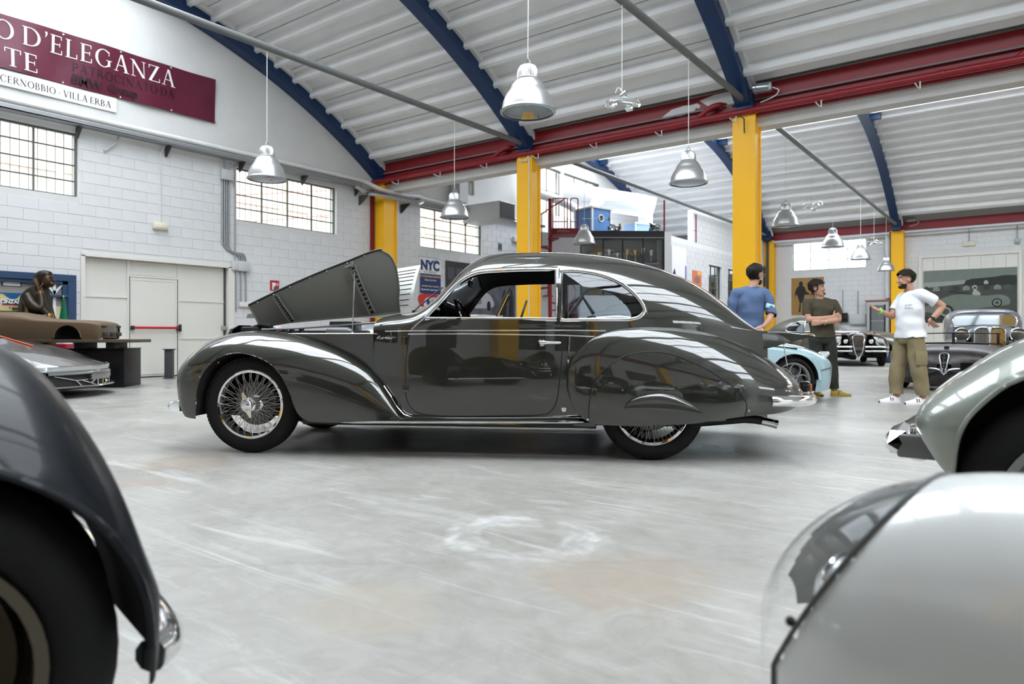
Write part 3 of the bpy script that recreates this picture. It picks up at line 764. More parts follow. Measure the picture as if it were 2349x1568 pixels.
arch_s = [ARCHP[0]] + smooth_poly(ARCHP[1:19], 4) + [ARCHP[19]]
RT = [(2.414, .553), (2.424, .667), (2.466, .761), (2.528, .834), (2.601, .892), (2.728, .939), (2.844, .961), (2.992, .971), (3.151, .966), (3.309, .945), (3.468, .913), (3.629, .86), (3.796, .79), (3.922, .724), (4.029, .658), (4.117, .579), (4.174, .499), (4.189, .455)]
RL = [(2.414, .553), (2.431, .462), (2.467, .381), (2.519, .321), (2.58, .277), (2.672, .262), (2.874, .259), (3.074, .268), (3.273, .278), (3.422, .297), (3.573, .317), (3.697, .328), (3.912, .336), (4.109, .375), (4.174, .42), (4.189, .453)]
RM = [(2.414, .553), (2.5, .52), (2.7, .48), (3.0, .46), (3.5, .46), (4.0, .45), (4.189, .454)]
RI = [(2.414, .78), (2.5, .76), (2.7, .72), (3.0, .63), (3.4, .52), (3.8, .36), (4.1, .22), (4.189, .25)]
RO = [(2.414, .79), (2.424, .812), (2.45, .832), (2.52, .852), (2.7, .876), (3.0, .886), (3.3, .876), (3.6, .83), (3.85, .735), (4.05, .60), (4.15, .47), (4.189, .34)]
RY = [(2.414, .79), (2.43, .81), (2.52, .838), (2.7, .86), (3.0, .868), (3.3, .856), (3.6, .80), (3.85, .69), (4.05, .55), (4.15, .43), (4.189, .34)]
SK = [(2.580, .20), (2.575, .311), (2.58, .435), (2.611, .558), (2.672, .641), (2.753, .708), (2.854, .759), (2.975, .78), (3.075, .778), (3.175, .757), (3.294, .71), (3.403, .655), (3.501, .595), (3.589, .525), (3.647, .466), (3.672, .406), (3.667, .33), (3.66, .25)]
sk_s = smooth_poly(SK, 4)
BROW = smooth_poly([(2.817, .384), (2.852, .44), (2.933, .482), (3.052, .503), (3.151, .489), (3.25, .444), (3.329, .395), (3.378, .35)], 5)
def cut_fender(rows, poly, tol=.0065):
    """rows of (x, y, z): slide points near the outline onto it in side view (only on the outer flank)"""
    A = np.array(rows, float); sub = A[:, 10:]
    X, Z = snap_all(poly, sub[..., 0].ravel(), sub[..., 2].ravel(), tol)
    sub[..., 0] = X.reshape(sub.shape[:2]); sub[..., 2] = Z.reshape(sub.shape[:2]); return A
frows = cut_fender(fender(FT, FL, FM, FI, FO, FY, 210, -.655, 1.236), arch_s)
rrows = cut_fender(fender(RT, RL, RM, RI, RO, RY, 210, 2.414, 4.189), sk_s)
def surf_lookup(rows):
    A = np.asarray(rows)[:, 16:].reshape(-1, 3)
    def f(x, z):
        d = (A[:, 0]-x)**2+(A[:, 2]-z)**2; i = np.argpartition(d, 6)[:6]; w_ = 1/(d[i]+1e-7); return float((A[i, 1]*w_).sum()/w_.sum())
    return f
fy = surf_lookup(frows); ry = surf_lookup(rrows)
for sgn in (-1, 1):
    ff = split_faces(frows*np.array([1, sgn, 1]), lambda x, y, z: np.where(in_poly_all(arch_s, x, z), '', 'f'))['f']
    fo = obj('front_fender', ff, PAINT, car, angle=60)
    ap = [p for p in arch_s if p[1] > .25]
    obj('arch_lip', MB().tube([(x, sgn*(fy(x, z)-.004), z) for x, z in ap], .004, 6), PAINT, fo)
    obj('wheel_well', MB().grid([[(x, sgn*(fy(x, z)-.004), z) for x, z in ap], [(x*1.0, sgn*.46, z) for x, z in ap]]).add([(-.45, sgn*.46, .25), (.6, sgn*.46, .25), (.6, sgn*.46, .85), (-.45, sgn*.46, .85)], [(0, 1, 2, 3)]), M_LINER, fo)
    obj('side_lamp', MB().sphere((-.232, sgn*.80, .690), .007, 10, 6), mat('amber_lens', (.75, .12, .02), .2, emit=None), fo)
    sp = split_faces(rrows*np.array([1, sgn, 1]), lambda x, y, z: np.where(in_poly_all(sk_s, x, z) & (z < .785), 's', 'f'))
    # only the outer flank can be skirt: inner faces of the loft above the ridge have z > .785
    ro_ = obj('rear_fender', sp['f'], PAINT, car, angle=60)
    sko = obj('wheel_skirt', sp['s'], PAINT, car, angle=60)
    obj('shut_line', MB().tube([(x, sgn*(ry(x, z)-.001), z) for x, z in sk_s if z > .262 and not (x > 3.6 and z < .33)], .0042, 6), M_BLACK, sko)
    for (x, z) in ((2.566, .300), (3.690, .372)):
        obj('fastener', MB().lathe([(0, .012), (.008, .010), (.011, .003), (.011, -.004)], 14, Matrix.Translation((x, sgn*ry(x, z), z)) @ Matrix.Rotation(-sgn*PI/2, 4, 'X')), M_CHROME, sko)
    # eyelid bulge over the hub
    rows = []; n = len(BROW)
    for i, (x, z) in enumerate(BROW):
        s_ = i/(n-1); zb = .384+(.35-.384)*s_; r = []
        for q in np.linspace(0, 1, 14):
            zz = zb+(z-zb)*q; prof = ((lambda u: u*u*(3-2*u))(q/.62) if q < .62 else math.sqrt(max(0, 1-((q-.62)/.38)**2)))
            r.append((x, sgn*(ry(x, zz)-.002+.062*math.sin(PI*s_)**.8*prof), zz))
        rows.append(r)
    obj('hub_bulge', MB().grid(rows), PAINT, sko, angle=75)
# ---- engine bay sides, nose and grille
HW = [(-.43, .05), (-.42, .14), (-.36, .24), (-.2, .33), (0, .40), (.4, .52), (.7, .625), (.95, .715)]
hw_ = lambda x: float(pchip([p[0] for p in HW], [p[1] for p in HW], x))
for sgn in (-1, 1):
    rows = [[(x, sgn*(hw_(x)-k*.03), z) for z, k in ((.33, .6), (.5, .1), (.7, 0), (.86, 0), (.903, .05), (.908, .5), (.895, 1.0), (.80, 1.1))] for x in np.linspace(-.42, .955, 60)]
    e_ = obj('engine_bay_side', MB().grid(rows), PAINT, car)
    obj('edge_bead', MB().tube([(x, sgn*(hw_(x)-.004), .909) for x in np.linspace(-.1, 1.0, 30)], .005, 6), M_CHROME, e_)
rows = []
for i in range(17):
    a = -PI/2+PI*i/16
    rows.append([(-.43-.16*math.cos(a)*k, .30*math.sin(a)*k2, z) for z, k, k2 in ((.30, .4, .5), (.5, .9, .8), (.7, 1.0, .9), (.86, .95, .85), (.95, .6, .7), (.985, .15, .35))])
obj('nose', MB().grid(rows), PAINT, car)
obj('cowl_top', MB().grid([[(.95+.0*k, hw_(.95)*s_*(1-.0*k), .90+.165*max(0, 1-abs(s_)**2.5)**.45*q) for s_ in np.linspace(-1, 1, 21)] for q, k in ((0, 0), (.5, 0), (1, 0))]), HOODIN, car)
# ---- opened bonnet halves, hinged along the middle
HP = [(-.383, 1.149), (-.372, 1.163), (-.34, 1.178), (.10, 1.365), (.50, 1.52), (.792, 1.622), (.83, 1.622), (.862, 1.606), (.909, 1.557), (.947, 1.472), (.966, 1.362), (.972, 1.277), (.962, 1.192), (.972, 1.094), (.736, 1.070), (.355, 1.041), (-.029, 1.008), (-.236, .974), (-.302, .984)]
def hood_pt(u, v, t, lean=-.04, bulge=.06):
    """panel a touch curved; leans slightly towards the viewer at its free edge"""
    h = (v-1.0)/.62
    return (u, lean*h - bulge*math.sin(max(0, min(1, h))*PI)*.6 + t, v)
# inner face made as strips between lower and upper outline so that it can curve
up_ = [p for p in HP[:13]]; 
def hood_rows(t, lean, bulge, ncol=40, nrow=14):
    lo = [(-.302, .984), (-.236, .974), (-.029, 1.008), (.355, 1.041), (.736, 1.070), (.972, 1.094)]
    hi = [(-.383, 1.149), (-.36, 1.172), (.10, 1.365), (.50, 1.52), (.80, 1.624), (.972, 1.624)]
    # rear edge curve x(z) and front edge x(z)
    rows = []
    for i in range(ncol+1):
        q = i/ncol; r = []
        for j in range(nrow+1):
            v = j/nrow
            xf = -.302+(-.383+.302)*v
            zr = 1.094+(1.622-1.094)*v
            xr = float(np.interp(zr, [1.094, 1.192, 1.277, 1.362, 1.472, 1.557, 1.606, 1.624], [.972, .962, .972, .966, .947, .909, .862, .81]))
            zf = .978+(1.155-.978)*v
            x = xf+(xr-xf)*q
            zl_ = float(np.interp(x, [p[0] for p in lo], [p[1] for p in lo])); zh_ = float(pchip([-.383, .1, .5, .80, .86, .98], [1.155, 1.365, 1.52, 1.622, 1.628, 1.628], x))
            z = zl_+(zh_-zl_)*v
            if q == 1: z = min(z, zr)
            else: z = min(z, zl_+(zr if q > .97 else zh_)*0+(zh_-zl_)*v)
            r.append(hood_pt(x, z, t, lean, bulge))
        rows.append(r)
    return rows
hd = obj('hood_panel', MB().grid(hood_rows(0, -.04, .05)).grid(hood_rows(.012, -.04, .05)), HOODIN, car, angle=60)
hr = hood_rows(0, -.04, .05); top_edge = [r[-1] for r in hr]; rear_edge = hr[-1]
obj('edge_seal', MB().tube([(p[0], p[1]+.004, p[2]+.004) for p in top_edge], .010, 6, flat=1.0), M_BLACK, hd)
obj('panel_rim', MB().tube([(p[0], p[1]+.006, p[2]+.012) for p in top_edge] , .006, 6).tube(rear_edge, .006, 6).tube([r[0] for r in hr], .006, 6).tube(hr[0], .006, 6), HOODIN, hd)
mb = MB()
for k in range(7):
    i = int(3+k*5.4); p = top_edge[i]; mb.sphere((p[0], p[1]-.008, p[2]-.012), .005, 8, 5)
stuff(obj('rivets', mb, M_CHROME, hd))
for (a, b, wd) in (((.563, 1.494), (.735, 1.085), .050), ((-.123, 1.238), (.012, 1.02), .045)):
    mb = MB(); n = 11
    d = np.array(b)-np.array(a); L_ = np.hypot(*d); d = d/L_; nn = np.array([d[1], -d[0]])
    for s_, h in ((-1, .0), (1, .0)):
        mb.tube([hood_pt(a[0]+d[0]*q*L_+nn[0]*s_*wd/2, a[1]+d[1]*q*L_+nn[1]*s_*wd/2, -.030) for q in np.linspace(0, 1, 9)], .006, 6)
    for k in range(n):
        q0, q1 = (k)/n, (k+.45)/n
        pts = [(q0, -1), (q1, -1), (q1, 1), (q0, 1)]
        mb.prism([(a[0]+d[0]*q*L_+nn[0]*s_*wd/2, a[1]+d[1]*q*L_+nn[1]*s_*wd/2) for q, s_ in pts], lambda u, v, t: hood_pt(u, v, t), -.032, -.026)
    obj('stiffener', mb, HOODIN, hd, smooth=False)
    mb = MB()
    for k in range(n):
        q = (k+.73)/n; c = Vector(hood_pt(a[0]+d[0]*q*L_, a[1]+d[1]*q*L_, -.010)); mb.lathe([(0, 0), (.014, 0), (.014, .004)], 12, Matrix.Translation(c) @ Matrix.Rotation(PI/2, 4, 'X'))
    stuff(obj('lightening_holes', mb, M_BLACK, hd))
obj('latch', MB().cbox(hood_pt(.545, 1.485, -.04), (.07, .02, .018), .004, ry=-.3).cbox(hood_pt(.575, 1.50, -.045), (.018, .02, .05), .004), M_GREYMET, hd)
# the far half leans away and shows its louvres
FH = [(.886, 1.399), (1.017, 1.522), (1.021, 1.456), (.985, 1.32), (.914, 1.118)]
def fh_pt(x, v, off=0): return (x, .06+.42*v+off*.6, 1.05+.50*v+.05*math.sin(v*PI)-off*.4)
fhp = obj('hood_panel', MB().grid([[fh_pt(x-.10*(v < .2), v*(.3+.7*(x+.38)/1.4) if False else v*(.28+.72*(x+.38)/1.42), 0) for v in np.linspace(0, 1, 12)] for x in np.linspace(-.35, 1.03, 24)]), mat('hood_outer_far', (.17, .175, .16), .3, .3, coat=.6), car)
mb = MB()
for k in range(9):
    v = .18+k*.088; mb.tube([fh_pt(x, v*(.28+.72*(x+.38)/1.42), .006) for x in np.linspace(.55, 1.0, 8)], .012, 6, flat=.5)
stuff(obj('louvres', mb, mat('hood_outer_far', ()), fhp))
obj('prop_rod', MB().tube([(.611, -.14, 1.43), (.648, -.30, .905)], .0055, 6).sphere((.648, -.30, .91), .014, 8, 6), M_CHROME, car)
# ---- engine bay
eng = obj('engine', MB().cbox((.30, .02, .72), (.95, .26, .36), .03).cbox((.28, .02, .915), (.80, .16, .05), .02), M_BLACK, car)
obj('air_filter', MB().tube([(.40, -.22, .915), (.42, -.22, .915), (.58, -.22, .915), (.62, -.22, .915)], [.03, .052, .052, .035], 18), mat('filter_grey', (.14, .145, .15), .4, .5), eng)
obj('battery_box', MB().cbox((.42, .18, .96), (.24, .18, .12), .01), mat('filter_grey', ()), eng)
for (x, y, s_) in ((-.02, -.10, .035), (.06, -.14, .03), (.12, -.08, .03), (-.12, -.12, .04)):
    obj('carburettor', MB().lathe([(0, -.03), (s_, -.03), (s_, .0), (s_*.7, .02), (s_*.8, .04), (0, .045)], 14, Matrix.Translation((x, y, .915))).cbox((x+.02, y, .90), (.06, .04, .05), .008), M_BLACK, eng)
obj('fuel_rail', MB().tube([(-.2, -.16, .945), (.1, -.16, .955), (.5, -.05, .985), (.95, .02, 1.02)], .008, 6), M_GREYMET, eng)
obj('radiator_shroud', MB().cbox((-.30, 0, .80), (.10, .50, .34), .02).tube([(-.36, -.05, .95), (-.24, -.08, .985), (-.13, -.12, .97)], .02, 8), M_BLACK, car)
# ---- tail, boot lid, bumpers, lamps, exhaust
rows = []
for x, w_, z0, z1 in ((3.55, .50, .33, .80), (3.75, .47, .335, .78), (3.92, .42, .34, .72), (4.05, .36, .355, .66), (4.13, .28, .38, .58), (4.17, .18, .42, .50)):
    rows.append([(x, w_*math.sin(a), (z0+z1)/2+(z1-z0)/2*math.cos(a)) for a in np.linspace(0, 2*PI, 25)[:-1]])
obj('tail', MB().grid(rows, closed_v=True).add(rows[-1], [tuple(range(24))]), PAINT, car)
LIDP = smooth_poly([(3.835, .875), (3.88, .905), (3.98, .918), (4.12, .914), (4.33, .894), (4.31, .884), (4.20, .862), (4.05, .826), (3.94, .800), (3.87, .800), (3.838, .830)], 4, True)
rows = [[(3.835+(x-3.835)*(1-.10*s_*s_), s_*(.36-.07*max(0, (x-4.0)/.33)), z+.012*(1-s_*s_)) for x, z in LIDP] for s_ in np.linspace(-1, 1, 15)]
bl = obj('boot_lid', MB().grid(rows, closed_v=True).add(rows[0], [tuple(range(len(LIDP)))]).add(rows[-1], [tuple(range(len(LIDP)))]), PAINT, car)
obj('lid_rim', MB().tube([r[16] for r in rows], .008, 6), M_CHROME, bl)
obj('lid_stay', MB().tube([(4.06, -.27, .86), (4.085, -.30, .66)], .004, 5), M_CHROME, bl)
for y in (-.22, .22): obj('boot_hinge', MB().cbox((3.90, y, .92), (.05, .02, .05), .005), M_CHROME, bl)
def bumper(pts, r):
    return MB().tube(smooth_poly(pts, 5), r, 12, flat=1.0)
rbp = MB().tube(smooth_poly([(3.84, -.80, .438), (3.90, -.79, .438), (4.05, -.70, .432), (4.19, -.52, .428), (4.26, -.25, .425), (4.275, 0, .425), (4.26, .25, .425), (4.19, .52, .428), (4.05, .70, .432), (3.90, .79, .438)], 5), .040, 14, flat=1.0, up=(0, 0, 1))
obj('rear_bumper', rbp, M_CHROME, car)
fb = MB().tube(smooth_poly([(-.615, -.745, .342), (-.655, -.69, .342), (-.69, -.45, .342), (-.705, 0, .342), (-.69, .45, .342), (-.655, .64, .342), (-.60, .70, .342)], 5), .045, 14, up=(0, 0, 1))
fbo = obj('front_bumper', fb, M_CHROME, car)
for s_ in (-1, 1): obj('bumper_bracket', MB().cbox((-.585, s_*.66, .338), (.11, .04, .075), .008).cbox((-.56, s_*.60, .45), (.03, .03, .16), .006), M_BLACK, fbo)
for s_ in (-1, 1):
    tl = obj('tail_lamp', MB().cbox((4.215, s_*.30, .505), (.07, .075, .085), .02), M_GLOSSBLK, car)
    obj('lens', MB().cbox((4.25, s_*.30, .500), (.022, .05, .06), .008), mat('amber_lens', ()), tl)
    obj('lamp_foot', MB().cbox((4.215, s_*.30, .462), (.05, .05, .02), .006), M_CHROME, tl)
ex_ = obj('exhaust_pipe', MB().tube([(3.2, -.46, .22), (3.72, -.48, .275), (3.80, -.48, .272), (3.86, -.485, .262)], [.03, .032, .032, .03], 12), M_BLACK, car)
obj('exhaust_tip', MB().tube([(3.85, -.485, .264), (3.93, -.49, .245)], .031, 14).lathe([(.030, 0), (.034, .03), (.028, .03)], 14, Matrix.Translation((3.93, -.49, .245)) @ Matrix.Rotation(PI/2+.25, 4, 'Y')), M_CHROME, ex_)
obj('number_plate_holder', MB().cbox((4.15, 0, .56), (.02, .36, .10), .008, ry=-.5), M_BLACK, car)
# ---- underside and wheels
obj('floor_pan', MB().cbox((1.75, 0, .275), (3.1, 1.25, .10), .03).cbox((1.7, .0, .20), (2.8, .16, .08), .02).cbox((2.6, -.55, .222), (.06, .05, .05), .006).cbox((2.05, -.60, .222), (.03, .04, .03), .005).cbox((1.15, -.60, .222), (.03, .04, .03), .005).cbox((3.45, 0, .33), (.7, 1.0, .12), .03), M_BLACK, car)
obj('bulkhead', MB().bb(1.0, 1.03, -.70, .70, .30, .98), M_BLACK, car, smooth=False)
for s_ in (-1, 1): obj('rear_well', MB().bb(2.62, 3.5, s_*.58-.02, s_*.58+.02, .30, .80), M_LINER, car, smooth=False)
wire_wheel(car, 0, -.70, -1, spin=math.radians(-16)); wire_wheel(car, 0, .70, 1, spin=.4)
wire_wheel(car, 3.025, -.69, -1, spin=.7); wire_wheel(car, 3.025, .69, 1, spin=.2)
obj('front_axle', MB().tube([(0, -.62, .37), (0, .62, .37)], .035, 10).cbox((0, 0, .34), (.3, .9, .10), .02), M_BLACK, car)
# ---- cabin
M_SEAT = mat('seat_leather', (.045, .018, .012), .45, noise=(8, .3, (.03, .012, .009)))
def seat(x, wdt, y, h=.60):
    mb = MB(); P = []
    prof = [(0, .30), (.10, .42), (.42, .46), (.50, .44), (.56, .60), (.66, .30+h+.05), (.72, .30+h+.09), (.78, .30+h+.05), (.70, .42), (.62, .26), (0, .26)]
    for k, s_ in ((-1, .92), (-.9, 1), (.9, 1), (1, .92)):
        P.append([(x+u*1.0, y+k*wdt/2, .26+(v-.26)*s_) for u, v in smooth_poly(prof, 3)])
    return mb.grid(P, closed_v=False).add(P[0], [tuple(range(len(P[0])))]).add(P[-1], [tuple(range(len(P[-1])))])
obj('front_seat', seat(1.75, .58, -.34, .48), M_SEAT, car); obj('front_seat', seat(1.75, .58, .34, .48), M_SEAT, car)
obj('rear_seat', seat(2.55, 1.15, 0, .50), M_SEAT, car)
dsh = obj('dashboard', MB().cbox((1.36, 0, .93), (.16, 1.30, .20), .05), PAINT, car)
for y in (-.45, -.30): obj('gauge', MB().lathe([(0, .0), (.05, 0), (.055, .012), (.045, .016)], 20, Matrix.Translation((1.445, y, .96)) @ Matrix.Rotation(PI/2, 4, 'Y')), M_CHROME, dsh)
cst = Matrix.Translation((1.62, -.36, 1.0)) @ Matrix.Rotation(math.radians(62), 4, 'Y')
mb = MB().tube([cst @ Vector((.205*math.cos(a), .205*math.sin(a), 0)) for a in np.linspace(0, 2*PI, 41)[:-1]], .013, 8, closed=True)
for a in (.5, 2.6, 4.7): mb.tube([cst @ Vector((.20*math.cos(a), .20*math.sin(a), 0)), cst @ Vector((0, 0, -.03))], .008, 6)
obj('steering_wheel', mb.lathe([(0, 0), (.03, -.01), (.03, -.05), (0, -.05)], 14, cst).tube([cst @ Vector((0, 0, -.05)), cst @ Vector((0, 0, -.35))], .015, 8), M_GLOSSBLK, car)
obj('rear_view_mirror', MB().cbox((1.58, -.02, 1.33), (.02, .20, .055), .012).tube([(1.58, -.02, 1.36), (1.60, -.02, 1.42)], .006, 6), M_BLACK, car)
for s_ in (-1, 1):
    obj('wiper', MB().tube([(1.20, s_*.45, 1.085), (1.235, s_*.43, 1.125), (1.40, s_*.30, 1.285)], .006, 6).sphere((1.20, s_*.45, 1.085), .016, 8, 6), M_BLACK, car)

# ================================================================ windows, doors, pipework on the walls
def window(idx, fn, u0, u1, z0, z1, nc, nr, bars=True):
    """steel window in a wall opening; fn(u, z, t) as for the wall"""
    t = bpy.data.objects.new('window_%d' % idx, None); COL.objects.link(t); struct(t)
    def bar(name, a, b, c, d, t0, t1): 
        P = [fn(u, z, q) for q in (t0, t1) for u, z in ((a, c), (b, c), (b, d), (a, d))]
        obj(name, MB().add(P, [(0, 1, 2, 3), (7, 6, 5, 4), (0, 1, 5, 4), (1, 2, 6, 5), (2, 3, 7, 6), (3, 0, 4, 7)]), M_FRAME, t, smooth=False)
    f_ = .035
    for (a, b, c, d) in ((u0, u1, z0, z0+f_), (u0, u1, z1-f_, z1), (u0, u0+f_, z0+f_, z1-f_), (u1-f_, u1, z0+f_, z1-f_)): bar('window_frame', a, b, c, d, .08, .13)
    cw_, rh = (u1-u0)/nc, (z1-z0)/nr
    for i in range(1, nc): bar('mullion', u0+i*cw_-.015, u0+i*cw_+.015, z0+f_, z1-f_, .085, .125)
    for j in range(1, nr): bar('muntin', u0+f_, u1-f_, z0+j*rh-.013, z0+j*rh+.013, .09, .12)
    for i in range(nc):
        for j in range(nr):
            obj('pane', MB().add([fn(u, z, .105) for u, z in ((u0+i*cw_+.012, z0+j*rh+.01), (u0+(i+1)*cw_-.012, z0+j*rh+.01), (u0+(i+1)*cw_-.012, z0+(j+1)*rh-.01), (u0+i*cw_+.012, z0+(j+1)*rh-.01))], [(0, 1, 2, 3)]), M_GLASS, t, smooth=False)
    if bars:
        mb = MB(); k = u0+.08
        while k < u1: mb.tube([fn(k, z0, .24), fn(k, z1, .24)], .008, 5); k += .15
        stuff(obj('security_bars', mb, mat('bar_grey', (.28, .28, .26), .6), t))
    return t
n_w = 1
for o in WINS_L: window(n_w, fnL, *o, 4, 4); n_w += 1
for o in GABLE: window(n_w, fnL, *o, 1 if o[0] < 18 else 3, 2, False); n_w += 1
for o in WINS_F: window(n_w, fnF, *o, 4, 3); n_w += 1
for o in ((-3, 1, 3.6, 4.85), (6, 10, 3.6, 4.85), (16, 20, 3.6, 4.85)): window(n_w, fnR, *o, 4, 4, False); n_w += 1
# opening handle bar of the middle window
# the neighbour's facade seen through the side windows
nb = bpy.data.objects.new('exterior_building', None); COL.objects.link(nb); struct(nb)
M_FAC = mat('facade_beige', (.60, .52, .42), .9, noise=(.4, .3, (.52, .45, .37))); M_FAC2 = mat('facade_white', (.72, .72, .72), .9)
obj('facade', MB().bb(-24.3, -24, -12, 110, 5.3, 11), M_FAC, nb, smooth=False); obj('plinth', MB().bb(-24.3, -24, -12, 110, 0, 5.3), M_FAC2, nb, smooth=False)
for k in range(14): obj('facade_panel', MB().bb(-23.98, -23.93, -11+k*4, -7.2+k*4, 5.9, 8.5), M_FAC, nb, smooth=False)
for (y0, z0, y1, z1) in ((10.5, 5.2, 24, 8.0), (10.5, 4.2, 24, 7.0), (18, 5, 34, 8.4), (18, 4, 34, 7.2)):
    obj('outside_truss', MB().tube([(-23, y0, z0), (-23, y1, z1)], .06, 6), mat('pale_red', (.62, .34, .30), .6), nb)
obj('sky_dimming_wall', MB().bb(-30, 60, 43, 43.3, 0, 9), M_FAC2, nb, smooth=False)  # added wall outside the far window, only to dim the sky there
struct(obj('exterior_ground', MB().bb(-60, -15.5, -40, 70, -.3, -.05), mat('asphalt', (.22, .22, .21), .9), smooth=False))

# ---- the cream sheet-metal gate in the side wall, with a wicket door
dr = bpy.data.objects.new('door_1', None); COL.objects.link(dr); struct(dr)
def dbox(name, y0, y1, z0, z1, x0=-15.16, x1=-15.12, m=M_CREAM, par=None): return obj(name, MB().bb(x0, x1, y0, y1, z0, z1), m, par or dr, smooth=False)
y0, y1, zt = 5.98, 9.17, 2.48
dbox('frame_head', y0-.05, y1+.05, zt-.02, zt+.05, -15.14, -14.97); dbox('frame_post', y0-.06, y0+.02, 0, zt, -15.14, -14.97); dbox('frame_post', y1-.10, y1+.05, 0, zt, -15.14, -14.97)
for (a, b, zs) in ((6.0, 6.86, (0, .82, 1.68, 2.46)), (7.96, 9.06, (0, .82, 1.66, 2.46)), (6.90, 7.93, (2.16, 2.46))):
    for k in range(len(zs)-1): dbox('panel', a, b, zs[k]+.008, zs[k+1]-.008, -15.155, -15.13)
    for k in range(1, len(zs)-1): dbox('rail', a, b, zs[k]-.015, zs[k]+.015, -15.15, -15.112)
for y in (6.88, 7.945): dbox('stile', y-.025, y+.025, 0, 2.46, -15.15, -15.105)
dbox('stile', 9.03, 9.06, 0, 2.46, -15.13, -15.09, M_DARKMET)
dl = dbox('wicket_leaf', 6.915, 7.915, .02, 2.12, -15.14, -15.105)
for (a, b, c, d) in ((6.905, 7.925, 2.12, 2.16), ): dbox('wicket_head', a, b, c, d, -15.14, -15.09)
for (a, b, c, d) in ((6.935, 7.895, .06, .10), (6.935, 7.895, 2.05, 2.09), (6.935, 6.965, .1, 2.05), (7.865, 7.895, .1, 2.05)): dbox('leaf_edge', a, b, c, d, -15.105, -15.098, M_CREAM, dl)
obj('shadow_gap', MB().bb(-15.104, -15.100, 6.905, 7.925, .0, .02).bb(-15.104, -15.1, 6.900, 6.912, 0, 2.12).bb(-15.104, -15.1, 7.918, 7.93, 0, 2.12), M_BLACK, dr, smooth=False)
pb = obj('push_bar', MB().tube([(-15.02, 6.95, 1.055), (-15.02, 7.88, 1.055)], .026, 12), mat('push_bar_red', (.45, .015, .02), .3), dl)
for y in (6.94, 7.905): obj('bar_bracket', MB().cbox((-15.05, y, 1.05), (.10, .05, .09), .012), M_BLACK, pb)
obj('lock_case', MB().cbox((-15.05, 7.955, 1.055), (.05, .05, .16), .012), M_BLACK, dl)
obj('bolt_box', MB().cbox((-15.06, 9.02, 1.06), (.05, .13, .10), .01), mat('lock_steel', (.35, .34, .31), .5, .5), dr)
obj('backing', MB().bb(-15.30, -15.18, 5.9, 9.25, 0, 2.55), M_CREAM, dr, smooth=False)

